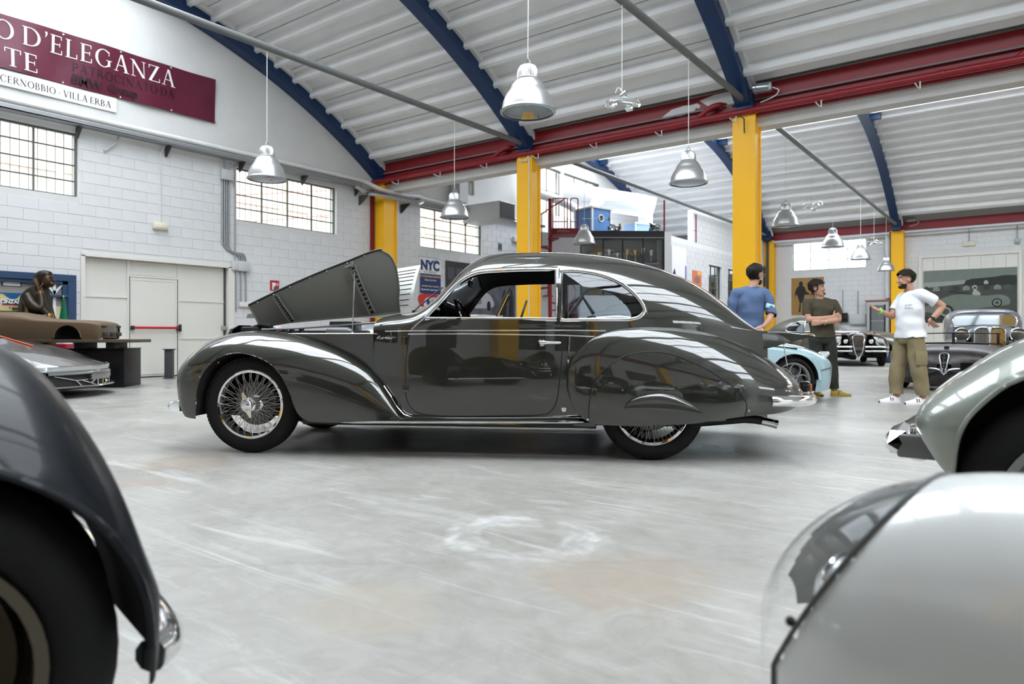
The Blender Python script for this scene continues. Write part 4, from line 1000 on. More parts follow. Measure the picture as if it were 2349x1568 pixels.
# ---- banner (own serif capitals, thick and thin strokes)
def serif_glyph(ch):
    """polygons of one capital, cap height 1; returns (list of polygons, advance)"""
    T, t, s = .135, .045, .035     # stem, hairline, serif thickness
    P = []
    def rect(x0, x1, y0, y1): P.append([(x0, y0), (x1, y0), (x1, y1), (x0, y1)])
    def stroke(a, b, wd):
        dx, dy = b[0]-a[0], b[1]-a[1]; h = wd/2
        P.append([(a[0]-h, a[1]), (a[0]+h, a[1]), (b[0]+h, b[1]), (b[0]-h, b[1])])
    def ring(cx, cy, rx, ry, thx, thy, a0=0, a1=360, n=28):
        A = [math.radians(a0+(a1-a0)*k/n) for k in range(n+1)]
        for k in range(n):
            q = []
            for a in (A[k], A[k+1]): q.append((cx+rx*math.cos(a), cy+ry*math.sin(a)))
            for a in (A[k+1], A[k]): q.append((cx+(rx-thx)*math.cos(a), cy+(ry-thy)*math.sin(a)))
            P.append(q)
    def stem(x): rect(x, x+T, 0, 1); rect(x-.07, x+T+.07, 0, s); rect(x-.07, x+T+.07, 1-s, 1)
    if ch == 'O': ring(.47, .5, .45, .52, .14, .045); return P, .98
    if ch == 'C': ring(.47, .5, .45, .52, .14, .045, 48, 312); rect(.74, .78, .68, .92); rect(.74, .78, .10, .28); return P, .88
    if ch == 'G': ring(.47, .5, .45, .52, .14, .045, 48, 318); rect(.74, .78, .68, .92); rect(.70, .70+T, .08, .42); rect(.60, .92, .40, .40+s); return P, .98
    if ch == 'D': stem(.08); ring(.34, .5, .52, .5, .14, .045, -90, 90); rect(.2, .36, 0, .045); rect(.2, .36, .955, 1); return P, .95
    if ch == 'E': stem(.08); rect(.2, .60, 0, t); rect(.2, .57, 1-t, 1); rect(.2, .50, .5, .5+t); rect(.56, .60, 0, .24); rect(.53, .57, .80, 1); rect(.47, .50, .40, .64); return P, .70
    if ch == 'L': stem(.08); rect(.2, .60, 0, t); rect(.56, .60, 0, .26); return P, .68
    if ch == 'T': rect(.32, .32+T, 0, 1); rect(.24, .54, 0, s); rect(.04, .74, 1-t, 1); rect(.04, .08, .76, 1); rect(.70, .74, .76, 1); return P, .80
    if ch == 'I': stem(.08); return P, .36
    if ch == 'A': stroke((.12, 0), (.42, 1.02), .055); stroke((.74, 0), (.44, 1.02), T+.01); rect(.22, .62, .34, .34+t); rect(.0, .26, 0, s); rect(.58, .90, 0, s); return P, .90
    if ch == 'V': stroke((.16, 1), (.44, -.02), T+.01); stroke((.76, 1), (.46, -.02), .055); rect(.0, .32, 1-s, 1); rect(.64, .90, 1-s, 1); return P, .90
    if ch == 'N': rect(.14, .14+t, 0, 1); rect(.78, .78+t, 0, 1); stroke((.14, 1), (.78, .0), T+.03); rect(.04, .30, 0, s); rect(.68, .92, 1-s, 1); rect(.0, .18, 1-s, 1); return P, .98
    if ch == 'Z': rect(.06, .70, 1-t, 1); rect(.04, .72, 0, t); stroke((.10, 0), (.62, 1), T+.03); rect(.06, .10, .78, 1); rect(.68, .72, 0, .24); return P, .78
    if ch == 'R': stem(.08); ring(.32, .745, .30, .255, .13, .04, -90, 90, 14); rect(.2, .34, 1-t, 1); rect(.2, .34, .49, .49+t); stroke((.78, 0), (.38, .50), T+.01); rect(.68, .90, 0, s); return P, .84
    if ch == 'P': stem(.08); ring(.32, .73, .31, .27, .13, .04, -90, 90, 14); rect(.2, .34, 1-t, 1); rect(.2, .34, .46, .46+t); return P, .72
    if ch == 'B': stem(.08); ring(.32, .755, .26, .245, .12, .04, -90, 90, 14); ring(.34, .265, .31, .265, .13, .04, -90, 90, 14); rect(.2, .36, 0, t); rect(.2, .36, .5, .5+s); rect(.2, .34, 1-t, 1); return P, .74
    if ch == "'": P.append([(.06, 1.03), (.18, 1.03), (.17, .86), (.06, .70), (.10, .86)]); return P, .26
    if ch == '-': rect(.06, .34, .36, .42); return P, .40
    return P, .20
def serif_text(name, s_, fn, u0, u1, z, cap, m, parent):
    """lettering between u0 and u1; fn(u, z) -> xyz"""
    tot = sum(serif_glyph(c)[1]*(1.0) for c in s_)+.06*(len(s_)-1); k = (u1-u0)/tot; u = u0
    for c in s_:
        g, adv = serif_glyph(c)
        if g:
            mb = MB()
            for poly in g: mb.add([fn(u+p[0]*k, z+p[1]*cap) for p in poly], [tuple(range(len(poly)))])
            obj('letter', mb, m, parent, smooth=False)
        u += (adv+.06)*k
M_MAROON = mat('maroon_vinyl', (.105, .010, .030), .38, noise=(2.0, .4, (.075, .008, .022)), bump=(2.2, .35, .03))
M_INK = mat('dark_ink', (.012, .004, .008), .5); M_LETTER = mat('banner_white', (.74, .72, .72), .5); M_INK2 = mat('black_ink', (.02, .02, .025), .6)
bn = thing('event_banner', 'maroon vinyl event banner with white serif capitals high on side wall', 'banner', (0, 0, 0))
wob = lambda u, z: .018*math.sin(u*2.1+z*3)+.012*math.sin(u*5.3-z*2)
fnB = lambda u, z, o=0: (-14.955+wob(u, z)+o, u, z)
bsh = obj('banner_cloth', MB().grid([[fnB(u, z) for z in np.linspace(5.735, 6.725, 12)] for u in np.linspace(1.2, 8.72, 70)]), M_MAROON, bn)
serif_text('letter', "CONCORSO D'ELEGANZA", lambda u, z: fnB(u, z, .012), 2.36, 7.80, 6.275, .345, M_LETTER, bn)
serif_text('letter', "VILLA D'ESTE", lambda u, z: fnB(u, z, .012), 2.25, 5.20, 5.80, .33, M_LETTER, bn)
serif_text('letter', "PATROCINATO DA", lambda u, z: fnB(u, z, .010), 5.76, 7.78, 6.035, .165, M_INK, bn)
for (s_, u, z, sz) in (('BMW', 6.02, 5.875, .235), ('Group', 6.69, 5.895, .215)):
    me = text_mesh('lettering', s_, sz, ext=.0, bold=.005); me.materials.append(M_INK)
    o = link('lettering', me, M_INK, bn); o.location = (-14.945+wob(u, z)+.03, u, z); o.rotation_euler = (PI/2, 0, PI/2)
for u in np.arange(1.4, 8.8, 1.05):
    for z in (5.77, 6.69): obj('eyelet', MB().lathe([(.008, .0), (.018, .004), (.020, 0)], 10, Matrix.Translation(fnB(u, z, .004)) @ Matrix.Rotation(PI/2, 4, 'Y')), M_CHROME, bn)
b2 = thing('place_banner', 'narrow white banner with black serif capitals under maroon banner', 'banner', (0, 0, 0))
fnB2 = lambda u, z, o=0: (-14.965+.010*math.sin(u*3+z)+o, u, z)
obj('banner_cloth', MB().grid([[fnB2(u, z) for z in np.linspace(5.43, 5.72, 5)] for u in np.linspace(2.2, 6.585, 40)]), mat('white_vinyl', (.72, .72, .70), .45), b2)
serif_text('letter', 'CERNOBBIO - VILLA ERBA', lambda u, z: fnB2(u, z, .006), 4.58, 6.48, 5.495, .125, M_INK2, b2)

# ---- pipes, cable tray and fittings along the side wall
gp = obj('gutter_pipe', MB().tube([(-14.86, YN+.2, 5.16), (-14.86, 12.9, 5.16), (-14.80, 13.15, 5.12), (-14.60, 13.36, 4.98), (-14.50, 13.55, 4.93), (-14.50, 14.4, 4.93), (-14.55, 14.9, 5.0), (-14.8, 15.2, 5.05), (-14.86, 15.6, 5.05), (-14.86, 21, 5.05)], .062, 12), M_WPIPE)
tag(gp, 'long white rainwater pipe running along top of side wall', 'pipe')
ct_ = thing('cable_tray', 'grey steel cable tray on brackets under the long white pipe', 'cable tray', (0, 0, 0))
obj('channel', MB().bb(-14.96, -14.74, YN+.2, 12.9, 4.955, 4.985).bb(-14.76, -14.74, YN+.2, 12.9, 4.955, 5.05), M_GREYMET, ct_, smooth=False)
for y in np.arange(.6, 13, 1.75): obj('bracket', MB().prism([(0, 0), (.24, 0), (.24, -.03), (.05, -.20), (0, -.22)], lambda u, v, t: (-14.99+u, y+t, 4.955+v), -.018, .018), M_DARKMET, ct_, smooth=False)
obj('cable', MB().tube(smooth_poly([(-14.80, -2, 5.01), (-14.82, 3, 5.02), (-14.80, 6, 5.01), (-14.83, 9, 5.02), (-14.80, 12.6, 5.01)], 4), .02, 6), M_WPIPE, ct_)
tr2 = thing('cable_tray', 'bright bent cable tray crossing in front of yellow wall column', 'cable tray', (0, 0, 0))
obj('channel', MB().tube(smooth_poly([(-14.80, 12.7, 4.98), (-14.72, 13.05, 4.85), (-14.44, 13.30, 4.78), (-14.40, 14.0, 4.78), (-14.42, 14.7, 4.78), (-14.6, 15.1, 4.88), (-14.80, 15.5, 4.93), (-14.82, 21, 4.93)], 5), .07, 4, up=(0, 0, 1)), M_ALU, tr2, smooth=False)
for y in (13.0, 14.6, 17.5): obj('bracket', MB().prism([(0, 0), (.36, 0), (.36, -.03), (.05, -.24), (0, -.26)], lambda u, v, t: (-14.99+u, y+t, 4.76+v), -.018, .018), M_DARKMET, tr2, smooth=False)
el = thing('emergency_light', 'small cream emergency light on thin conduit beside banner wall', 'light', (0, 0, 0))
obj('conduit', MB().tube([(-14.965, 7.47, 3.30), (-14.965, 7.47, 4.75), (-14.93, 7.52, 4.88), (-14.90, 7.55, 4.96)], .016, 8), M_WPIPE, el)
hs = obj('lamp_housing', MB().cbox((-14.955, 7.47, 3.23), (.08, .32, .16), .015), mat('cream_plastic', (.66, .62, .50), .45), el); obj('lens', MB().cbox((-14.91, 7.47, 3.235), (.02, .27, .10), .008), mat('lens_cream', (.75, .70, .56), .3), hs)
lc = thing('loose_cable', 'short grey cable end hanging from tray between two windows', 'cable', (0, 0, 0)); obj('cable', MB().tube(smooth_poly([(-14.88, 6.60, 4.96), (-14.9, 6.56, 4.82), (-14.94, 6.42, 4.66), (-14.95, 6.33, 4.60)], 5), .014, 7), M_GREYMET, lc)
# bundle of conduits left of the middle window
cb = thing('conduit_bundle', 'bundle of grey conduits dropping beside the cream gate', 'conduit', (0, 0, 0))
for k in range(4):
    y = 8.90+k*.055
    pth = [(-14.965, y, 4.50), (-14.965, y, 3.15+.0*k), (-14.965, y+.03, 3.0-.03*k), (-14.965, y+.10, 2.90-.02*k), (-14.965, y+.22, 2.84-.02*k), (-14.965, y+.35, 2.82), (-14.965, y+.42, 2.74), (-14.965, y+.44, 2.62)]
    obj('conduit', MB().tube(smooth_poly(pth, 4), .021, 8), M_GREYMET, cb)
obj('junction_box', MB().cbox((-14.94, 9.0, 4.60), (.12, .30, .24), .015), mat('box_grey', (.50, .51, .52), .5), cb)
obj('junction_box', MB().cbox((-14.94, 9.42, 2.52), (.12, .30, .24), .015), mat('box_grey', ()), cb)
obj('junction_box', MB().cbox((-14.94, 9.20, 2.52), (.10, .15, .22), .015), mat('box_grey', ()), cb)
for (y, z1) in ((9.25, 1.45), (9.37, 1.66), (9.50, 1.66)): obj('conduit', MB().tube([(-14.965, y, 2.42), (-14.965, y, z1)], .018, 8), M_GREYMET, cb)
obj('conduit', MB().tube([(-14.965, 9.22, 2.6), (-14.965, 9.22, 4.85), (-14.93, 9.3, 4.95)], .015, 8), M_GREYMET, cb)
obj('conduit', MB().tube(smooth_poly([(-14.95, 8.95, 4.7), (-14.93, 8.95, 4.85), (-14.9, 8.93, 4.95)], 3), .02, 8), M_GREYMET, cb); obj('conduit', MB().tube(smooth_poly([(-14.95, 9.05, 4.7), (-14.93, 9.08, 4.82), (-14.88, 9.2, 4.95)], 3), .02, 8), M_GREYMET, cb)
obj('socket_strip', MB().cbox((-14.95, 9.55, 1.62), (.07, .45, .12), .012), M_CREAM, cb)
# fire hydrant sign
M_SIGNRED = mat('sign_red', (.42, .012, .03), .4)
fs = thing('fire_hose_sign', 'square red fire hose sign with white symbol on block wall', 'sign', (-14.99, 10.30, 2.12))
obj('plate', MB().bb(0, .012, -.125, .125, -.125, .125), M_SIGNRED, fs, smooth=False)
sy = MB()
for (a, b, c, d) in ((-.07, .02, .0, .07), (-.07, -.03, -.10, .0), (.02, .09, .02, .045)): sy.bb(.012, .015, a, b, c, d)
obj('symbol', sy.lathe([(0, 0), (.03, 0), (.03, .003), (0, .003)], 14, Matrix.Translation((.012, .075, .032)) @ Matrix.Rotation(PI/2, 4, 'Y')), M_WHITE, fs, smooth=False)
dsn = thing('notice_plate', 'tiny grey notice plate high on wall beyond third window', 'sign', (-14.98, 19.4, 4.0)); obj('plate', MB().bb(0, .01, -.10, .10, -.14, .14), M_GREYMET, dsn, smooth=False); obj('print', MB().bb(.01, .013, -.07, .07, -.10, .08), M_DARKMET, dsn, smooth=False)

# ---- fittings of the red beam: pipe, elbows, hooks, conduit, boxes, peeled patch
PIPEY = 13.46
rp = thing('red_fire_pipe', 'red fire main pipe running below the long red beam', 'pipe', (0, 0, 0))
obj('pipe', MB().tube([(-14.95, PIPEY, 5.20), (XR, PIPEY, 5.20)], .062, 14), M_REDPIPE, rp)
obj('pipe', MB().tube([(-14.6, PIPEY+.12, 5.13), (XR, PIPEY+.12, 5.13)], .03, 10), M_REDPIPE, rp)
for x in np.arange(-13.6, XR, 1.55): obj('coupling', MB().tube([(x-.04, PIPEY, 5.20), (x+.04, PIPEY, 5.20)], .070, 14), M_REDPIPE, rp)
for xa in ARCH_X[1:-1]:
    obj('elbow', MB().tube(smooth_poly([(xa-.92, PIPEY+.02, 5.24), (xa-.78, PIPEY+.02, 5.34), (xa-.62, PIPEY+.04, 5.43), (xa-.50, PIPEY+.10, 5.46), (xa-.42, PIPEY+.22, 5.46)], 4), .055, 12), M_REDPIPE, rp)
hk = MB()
for (i, x) in enumerate(np.arange(-13.9, 8, 1.55)):
    o = obj('pipe_hook', MB().tube([(x, PIPEY-.02, 5.14), (x, PIPEY-.02, 5.02), (x-.02, PIPEY-.10, 5.02), (x-.05, PIPEY-.22, 5.06)], .012, 6), M_WPIPE, rp)
cd = thing('beam_conduit', 'thin pale conduit with junction boxes along the long red beam', 'conduit', (0, 0, 0))
obj('conduit', MB().tube([(-14.9, 13.62, 5.30), (XR, 13.62, 5.30)], .013, 6), M_WPIPE, cd)
for xa in ARCH_X[:-1]: obj('junction_box', MB().cbox((xa+.02, 13.56, 5.30), (.13, .10, .11), .012), M_WHITE, cd)
pp = [(-6.29, 5.43), (-6.20, 5.49), (-6.03, 5.585), (-5.9, 5.60), (-5.75, 5.615), (-5.6, 5.60), (-5.47, 5.61), (-5.40, 5.55), (-5.43, 5.50), (-5.50, 5.52), (-5.52, 5.47), (-5.62, 5.46), (-5.72, 5.43), (-5.84, 5.41), (-5.95, 5.43), (-6.10, 5.41)]
obj('bare_patch', MB().prism([(u, v+.01) for u, v in pp], lambda u, v, t: (u, t, v), 13.655, 13.662), M_GUT, rb, smooth=False)
obj('bare_patch', MB().prism([(-5.42, 5.66), (-5.1, 5.72), (-4.7, 5.72), (-4.68, 5.55), (-4.75, 5.38), (-5.0, 5.42), (-5.1, 5.50), (-5.25, 5.52)], lambda u, v, t: (u, t, v), 13.655, 13.662), M_GUT, rb, smooth=False)
def floodlight(x, y, z, lab):
    t = thing('floodlight', lab, 'floodlight', (x, y, z), group='floodlights at the arch feet')
    hz = obj('housing', MB().cbox((0, 0, 0), (.34, .16, .16), .03, rz=.25), M_GREYMET, t); obj('glass', MB().cbox((-.01, -.085, 0), (.29, .02, .12), .006, rz=.25), M_GLASSDK, hz)
    obj('yoke', MB().tube([(.16, .08, .0), (.19, .18, .02), (.12, .3, .02)], .012, 6), M_DARKMET, t); obj('lead', MB().tube(smooth_poly([(.18, .02, -.02), (.30, .0, -.10), (.22, .0, -.20), (-.05, .05, -.25)], 5), .010, 6), M_WPIPE, t)
floodlight(-4.08, 13.38, 5.56, 'grey floodlight at arch foot above nearest yellow column')
floodlight(-4.0, YF-.35, 5.62, 'grey floodlight at arch foot on the far wall')
for x in ARCH_X[1:3]:
    cc = thing('column_conduit', 'white conduit running down %s yellow column' % ('the nearest' if x > -6 else 'the middle'), 'conduit', (0, 0, 0), group='white conduits on columns')
    if x < -6: obj('conduit', MB().tube(smooth_poly([(x-.10, 13.44, 5.12), (x-.06, 13.45, 5.04), (x+.10, 13.46, 5.02), (x+.16, 13.48, 4.92), (x+.16, 13.48, .3)], 4), .014, 6), M_WPIPE, cc)
    else: obj('conduit', MB().tube([(x-.05, 13.44, 5.16), (x-.04, 13.34, 5.12), (x+.04, 13.40, 5.05), (x+.04, 13.42, 4.78)], .014, 6), M_DARKMET, cc); cc['label'] = 'short dark hook bar on top of nearest yellow column'; cc['category'] = 'hook'; cc.name = 'wall_hook'; del cc['group']
    if x < -6: del cc['group']
obj('wall_strip', MB().bb(-14.99, -14.94, 13.40, 13.52, .8, 5.0), M_RED, wl_, smooth=False)
obj('conduit', MB().tube([(-14.55, 14.06, 0.2), (-14.55, 14.06, 4.75)], .016, 6), M_WPIPE, wl_)

# ---- pendant lamps on the tie rods
M_LAMP = mat('lamp_aluminium', (.60, .605, .61), .34, .85, noise=(9, .3, (.48, .48, .48)))
M_LENS = glass_mat('lamp_glass', (.75, .80, .80), .14)
def lamp_proto():
    t = thing('pendant_lamp', '', 'lamp', (0, 0, 0), group='pendant lamps on the tie rods')
    prof = [(.285, .0), (.298, .004), (.300, .018), (.292, .030), (.288, .05), (.275, .12), (.245, .19), (.215, .235), (.200, .25), (.190, .285), (.165, .325), (.135, .355), (.122, .362)]
    inner = [(r-.008, z+.004) for r, z in prof[::-1]]
    sh = obj('shade', MB().lathe(prof+inner, 48), M_LAMP, t)
    obj('rim_band', MB().tube([(.302*math.cos(a), .302*math.sin(a), .012) for a in np.linspace(0, 2*PI, 49)[:-1]], .008, 6, closed=True), M_GREYMET, sh)
    mb = MB(); n = 32; P = []
    capp = [(.124, .362), (.128, .372), (.122, .378), (.120, .43), (.112, .475), (.09, .515), (.05, .538), (0.0, .545)]
    for k in range(2*n):
        a = PI*k/n; q = 1.0 if k % 2 else .93; P.append([(r*(q if .378 < z < .54 else 1)*math.cos(a), r*(q if .378 < z < .54 else 1)*math.sin(a), z) for r, z in capp])
    obj('ballast_cap', MB().grid(P, closed_u=True), M_LAMP, t, angle=25)
    obj('cover_glass', MB().lathe([(.286, .012), (.20, -.002), (.0, -.006)], 40), M_LENS, t)
    obj('reflector', MB().lathe([(.27, .03), (.22, .16), (.12, .30), (.06, .33), (0, .33)], 32), mat('reflector', (.34, .36, .36), .3, .8), t)
    obj('bulb', MB().lathe([(0, .08), (.03, .09), (.045, .14), (.03, .22), (.018, .30)], 16), mat('bulb_glass', (.7, .72, .70), .2), t)
    obj('hanger', MB().tube([(-.03, 0, .53), (-.028, 0, .57), (0, 0, .605), (.028, 0, .57), (.03, 0, .53)], .007, 6), M_GREYMET, t)
    return t
LABELS = {(-4.47, 6.29): 'largest silver bell pendant lamp hanging in front of red beam', (-9.7, 6.53): 'silver bell pendant lamp hanging before the middle barred window',
          (-4.47, 10.79): 'silver bell pendant lamp hanging beside the nearest yellow column', (-9.7, 11.0): 'silver bell pendant lamp hanging before the third barred window',
          (-9.7, 16.28): 'silver bell pendant lamp hanging before the trophy showcase', (-4.47, 16.36): 'largest silver pendant lamp in the far vault past nearest yellow column',
          (-4.47, 21.01): 'silver pendant lamp hanging before middle of the far barred window', (-4.47, 24.97): 'silver pendant lamp overlapping edge of the far barred window', (-4.47, 29.97): 'smallest silver pendant lamp beside the far yellow column'}
proto = None
for (x, y), lab in LABELS.items():
    if proto is None: proto = lamp_proto(); o = proto; o.location = (x, y, 3.35); o['label'] = lab
    else: o = dup(proto, (x, y, 3.35), random.uniform(0, 6), lab)
for (x, y), lab in LABELS.items(): pass
# suspension wires are parts of their lamps (added after the copies: same length, shared mesh)
wm = MB().tube([(0, 0, .60), (.004, .003, 1.2), (0, 0, 2.05)], .006, 5).mesh('suspension_wire'); wm.materials.append(M_WPIPE)
for o in [q for q in COL.objects if q.name.startswith('pendant_lamp')]: link('suspension_wire', wm, None, o)
# ---- clusters of chrome car parts hung as mobiles
def mobile(x, y, z, lab, sd):
    rnd = random.Random(sd); t = thing('chrome_spotlight_cluster', lab, 'spotlight cluster', (x, y, z), group='chrome spotlight clusters')
    obj('hanger', MB().tube([(0, 0, .02), (0, 0, .15), (-.03, 0, .20), (-.07, 0, .21), (-.10, 0, .15)], .008, 6).tube([(0, 0, .15), (0, 0, 1.36)], .005, 5), M_WPIPE, t)
    obj('cross_arm', MB().cbox((0, 0, 0), (.42, .05, .025), .006, rz=.3, ry=.25).cbox((0, 0, 0), (.38, .05, .025), .006, rz=1.7, ry=-.15), M_ALU, t)
    for k in range(5):
        a = k*2*PI/5+.3; M = Matrix.Translation((.19*math.cos(a), .19*math.sin(a), rnd.uniform(-.05, .06))) @ Matrix.Rotation(rnd.uniform(-.9, .9), 4, 'X') @ Matrix.Rotation(rnd.uniform(.6, 1.6), 4, 'Y')
        s_ = obj('spotlight', MB().lathe([(.015, -.05), (.035, -.045), (.055, .0), (.065, .02), (.068, .03), (.058, .032), (.045, .01), (0, .0)], 18, M), M_CHROME, t)
mobile(-4.47, 8.50, 4.06, 'chrome spotlight cluster hanging nearest, between two big lamps', 1); mobile(-4.47, 18.65, 4.14, 'small chrome spotlight cluster hanging in middle of far vault', 2); mobile(-4.47, 27.39, 4.16, 'tiny chrome spotlight cluster hanging before the far block wall', 3)

# ---- far wall fittings
fc = obj('far_conduit_tray', MB().tube([(-9.5, YF-.42, 5.14), (-4.75, YF-.42, 5.14)], .05, 6).tube([(-4.2, YF-.42, 5.14), (XR, YF-.42, 5.14)], .05, 6), mat('pale_tray', (.62, .66, .70), .4), smooth=False); tag(fc, 'pale grey cable trunking along top of the far wall', 'trunking')
fd = obj('downpipe', MB().tube([(-4.86, YF-.14, 5.1), (-4.86, YF-.14, 2.45)], .10, 14).tube([(-4.86, YF-.14, 4.75), (-4.86, YF-.14, 4.45)], .12, 14), mat('pale_tray', ())); tag(fd, 'pale grey duct pipe beside the far yellow column', 'pipe')
fe = thing('emergency_light', 'small cream emergency light above the far mural gate', 'light', (-2.0, YF-.05, 4.52))
obj('lamp_housing', MB().cbox((0, 0, 0), (.42, .08, .18), .015), mat('cream_plastic', ()), fe); obj('conduit', MB().tube([(0, 0, .08), (0, 0, .60)], .016, 6), M_GREYMET, fe)
fj = thing('junction_box', 'grey junction box at upper corner of the far mural gate', 'box', (-.45, YF-.06, 4.5)); obj('box_case', MB().cbox((0, 0, 0), (.16, .12, .2), .02), M_GREYMET, fj); obj('conduit', MB().tube([(0, 0, .1), (0, 0, .62)], .018, 6), M_GREYMET, fj)
obj('column_box', MB().cbox((-9.95, YF-.47, 3.6), (.25, .15, .9), .02).cbox((-9.72, YF-.46, 3.9), (.10, .10, 2.6), .02), M_DARKMET, wf)
# ================================================================ the other cars
CY, SY = math.cos(YAW), math.sin(YAW)
def at(X, Y, z=0.0):
    """X metres to the right and Y metres ahead of the photographer -> world"""
    return (X*CY - Y*SY, X*SY + Y*CY, z)
def shell(sts, n=90, p=2.4, q=2.2, nl=12, nu=22):
    """coachwork loft. sts rows: x, half width, sill z, belt z, top z"""
    A = np.array(sts, float); xs_ = np.linspace(A[0, 0], A[-1, 0], n); g = [pchip(A[:, 0], A[:, k], xs_) for k in range(1, 5)]
    rows = []
    for i, x in enumerate(xs_):
        w_, zl, zb, zt = (float(k[i]) for k in g); half = []
        for u in np.linspace(0, 1, nl)[:-1]: half.append((w_*(.90+.10*math.sin(u*PI/2)), zl+(zb-zl)*u))
        for f in np.linspace(0, PI/2, nu): half.append((w_*max(0, math.cos(f))**(2/q), zb+(zt-zb)*max(0, math.sin(f))**(2/p)))
        rows.append([(x, -y, z) for y, z in half]+[(x, y, z) for y, z in half[::-1][1:]])
    return np.array(rows)
def split_obj(V, classify, mats, parent):
    out = {}
    for k, mb in split_faces(V, classify).items(): out[k] = obj(k, mb, mats[k], parent, angle=50)
    return out
def disc_wheel(car_, x, y, sgn, R=.34, w_=.19, rim=.23, m_rim=None, spokes=0, m_spoke=None):
    T = turned(0, 1 if sgn < 0 else -1); m_rim = m_rim or M_ALU; key = ('disc', R, w_, rim, spokes, m_rim.name)
    if key not in WHEELMESH:
        d = {}
        d['tyre'] = MB().lathe(tyre_profile(R, rim, w_), 48, T).mesh('tyre'); d['tyre'].materials.append(M_TYRE)
        prof = [(rim-.035, w_*.10), (rim-.02, w_*.34), (rim+.006, w_*.40), (rim+.008, w_*.34), (rim-.01, w_*.2), (rim-.02, -w_*.35), (rim, -w_*.4)]
        if not spokes: prof = [(0, w_*.42), (.06, w_*.41), (.09, w_*.30), (rim*.75, w_*.34), (rim*.80, w_*.26)] + prof
        d['rim'] = MB().lathe(prof, 40, T).mesh('rim'); d['rim'].materials.append(m_rim)
        if spokes:
            mb = MB().lathe([(0, .055), (.05, .05), (.055, .02)], 20, T)
            for k in range(spokes):
                a = 2*PI*k/spokes
                ring = [T @ Vector(((rim*.60+.085*math.cos(b))*math.cos(a)-.075*math.sin(b)*math.sin(a), (rim*.60+.085*math.cos(b))*math.sin(a)+.075*math.sin(b)*math.cos(a), .05)) for b in np.linspace(0, 2*PI, 21)[:-1]]
                mb.tube(ring, .011, 6, closed=True); mb.tube([T @ Vector((.04*math.cos(a), .04*math.sin(a), .05)), T @ Vector((rim*.3*math.cos(a), rim*.3*math.sin(a), .05))], .014, 6)
            d['spokes'] = mb.mesh('spokes'); d['spokes'].materials.append(m_spoke or m_rim)
            d['brake_disc'] = MB().lathe([(0, -.01), (rim*.75, -.01), (rim*.75, -.03), (0, -.03)], 32, T).mesh('brake_disc'); d['brake_disc'].materials.append(M_DRUM)
        WHEELMESH[key] = d
    d = WHEELMESH[key]; r = link('wheel', d['rim'], None, car_); r.location = (x, y, R); r.rotation_euler = (0, 0, 0 if sgn < 0 else PI)
    for k in d:
        if k != 'rim': link(k, d[k], None, r)
    return r
def paint(name, c, rough=.3, metal=.3, coat=1.0): return mat(name, c, rough, metal, coat=coat, coat_rough=.02)
def fender_obj(car_, name, rows, arch, sgn, m, lin=.46, lip=True):
    ff = split_faces(np.asarray(rows)*np.array([1, sgn, 1]), lambda x, y, z: np.where(in_poly_all(arch, x, z), '', 'f'))['f']
    fo = obj(name, ff, m, car_, angle=60); f_ = surf_lookup(rows); ap = [p for p in arch if p[1] > .24]
    if lip: obj('arch_lip', MB().tube([(x, sgn*(f_(x, z)-.004), z) for x, z in ap], .008, 6), m, fo)
    obj('wheel_well', MB().grid([[(x, sgn*(f_(x, z)-.005), z) for x, z in ap], [(x, sgn*lin, z) for x, z in ap]]).add([(min(p[0] for p in ap), sgn*lin, .16), (max(p[0] for p in ap), sgn*lin, .16), (max(p[0] for p in ap), sgn*lin, max(p[1] for p in ap)), (min(p[0] for p in ap), sgn*lin, max(p[1] for p in ap))], [(0, 1, 2, 3)]), M_LINER, fo)
    return fo
def arc_poly(cx, cz, r, z0=.10, n=30):
    P = [(cx+r*math.cos(a), cz+r*math.sin(a)) for a in np.linspace(PI, 0, n)]; return [(cx-r, z0)]+P+[(cx+r, z0)]
def headlamp(name, M, r, parent, m_shell, depth=.16, lens=None):
    h = obj(name, MB().lathe([(0, -depth), (r*.45, -depth*.92), (r*.82, -depth*.5), (r*.98, -.03), (r, 0)], 28, M), m_shell, parent)
    obj('bezel', MB().tube([M @ Vector((r*math.cos(a), r*math.sin(a), 0)) for a in np.linspace(0, 2*PI, 33)[:-1]], r*.09, 8, closed=True), M_CHROME, h)
    obj('lens', MB().lathe([(r*.97, 0), (r*.7, .022), (0, .035)], 28, M), lens or mat('headlamp_glass', (.62, .64, .62), .12, .2, coat=1), h); return h
NOSE = lambda x, y, z, tilt=0: Matrix.Translation((x, y, z)) @ Matrix.Rotation(-PI/2+tilt, 4, 'Y')   # lathe axis -> local -x

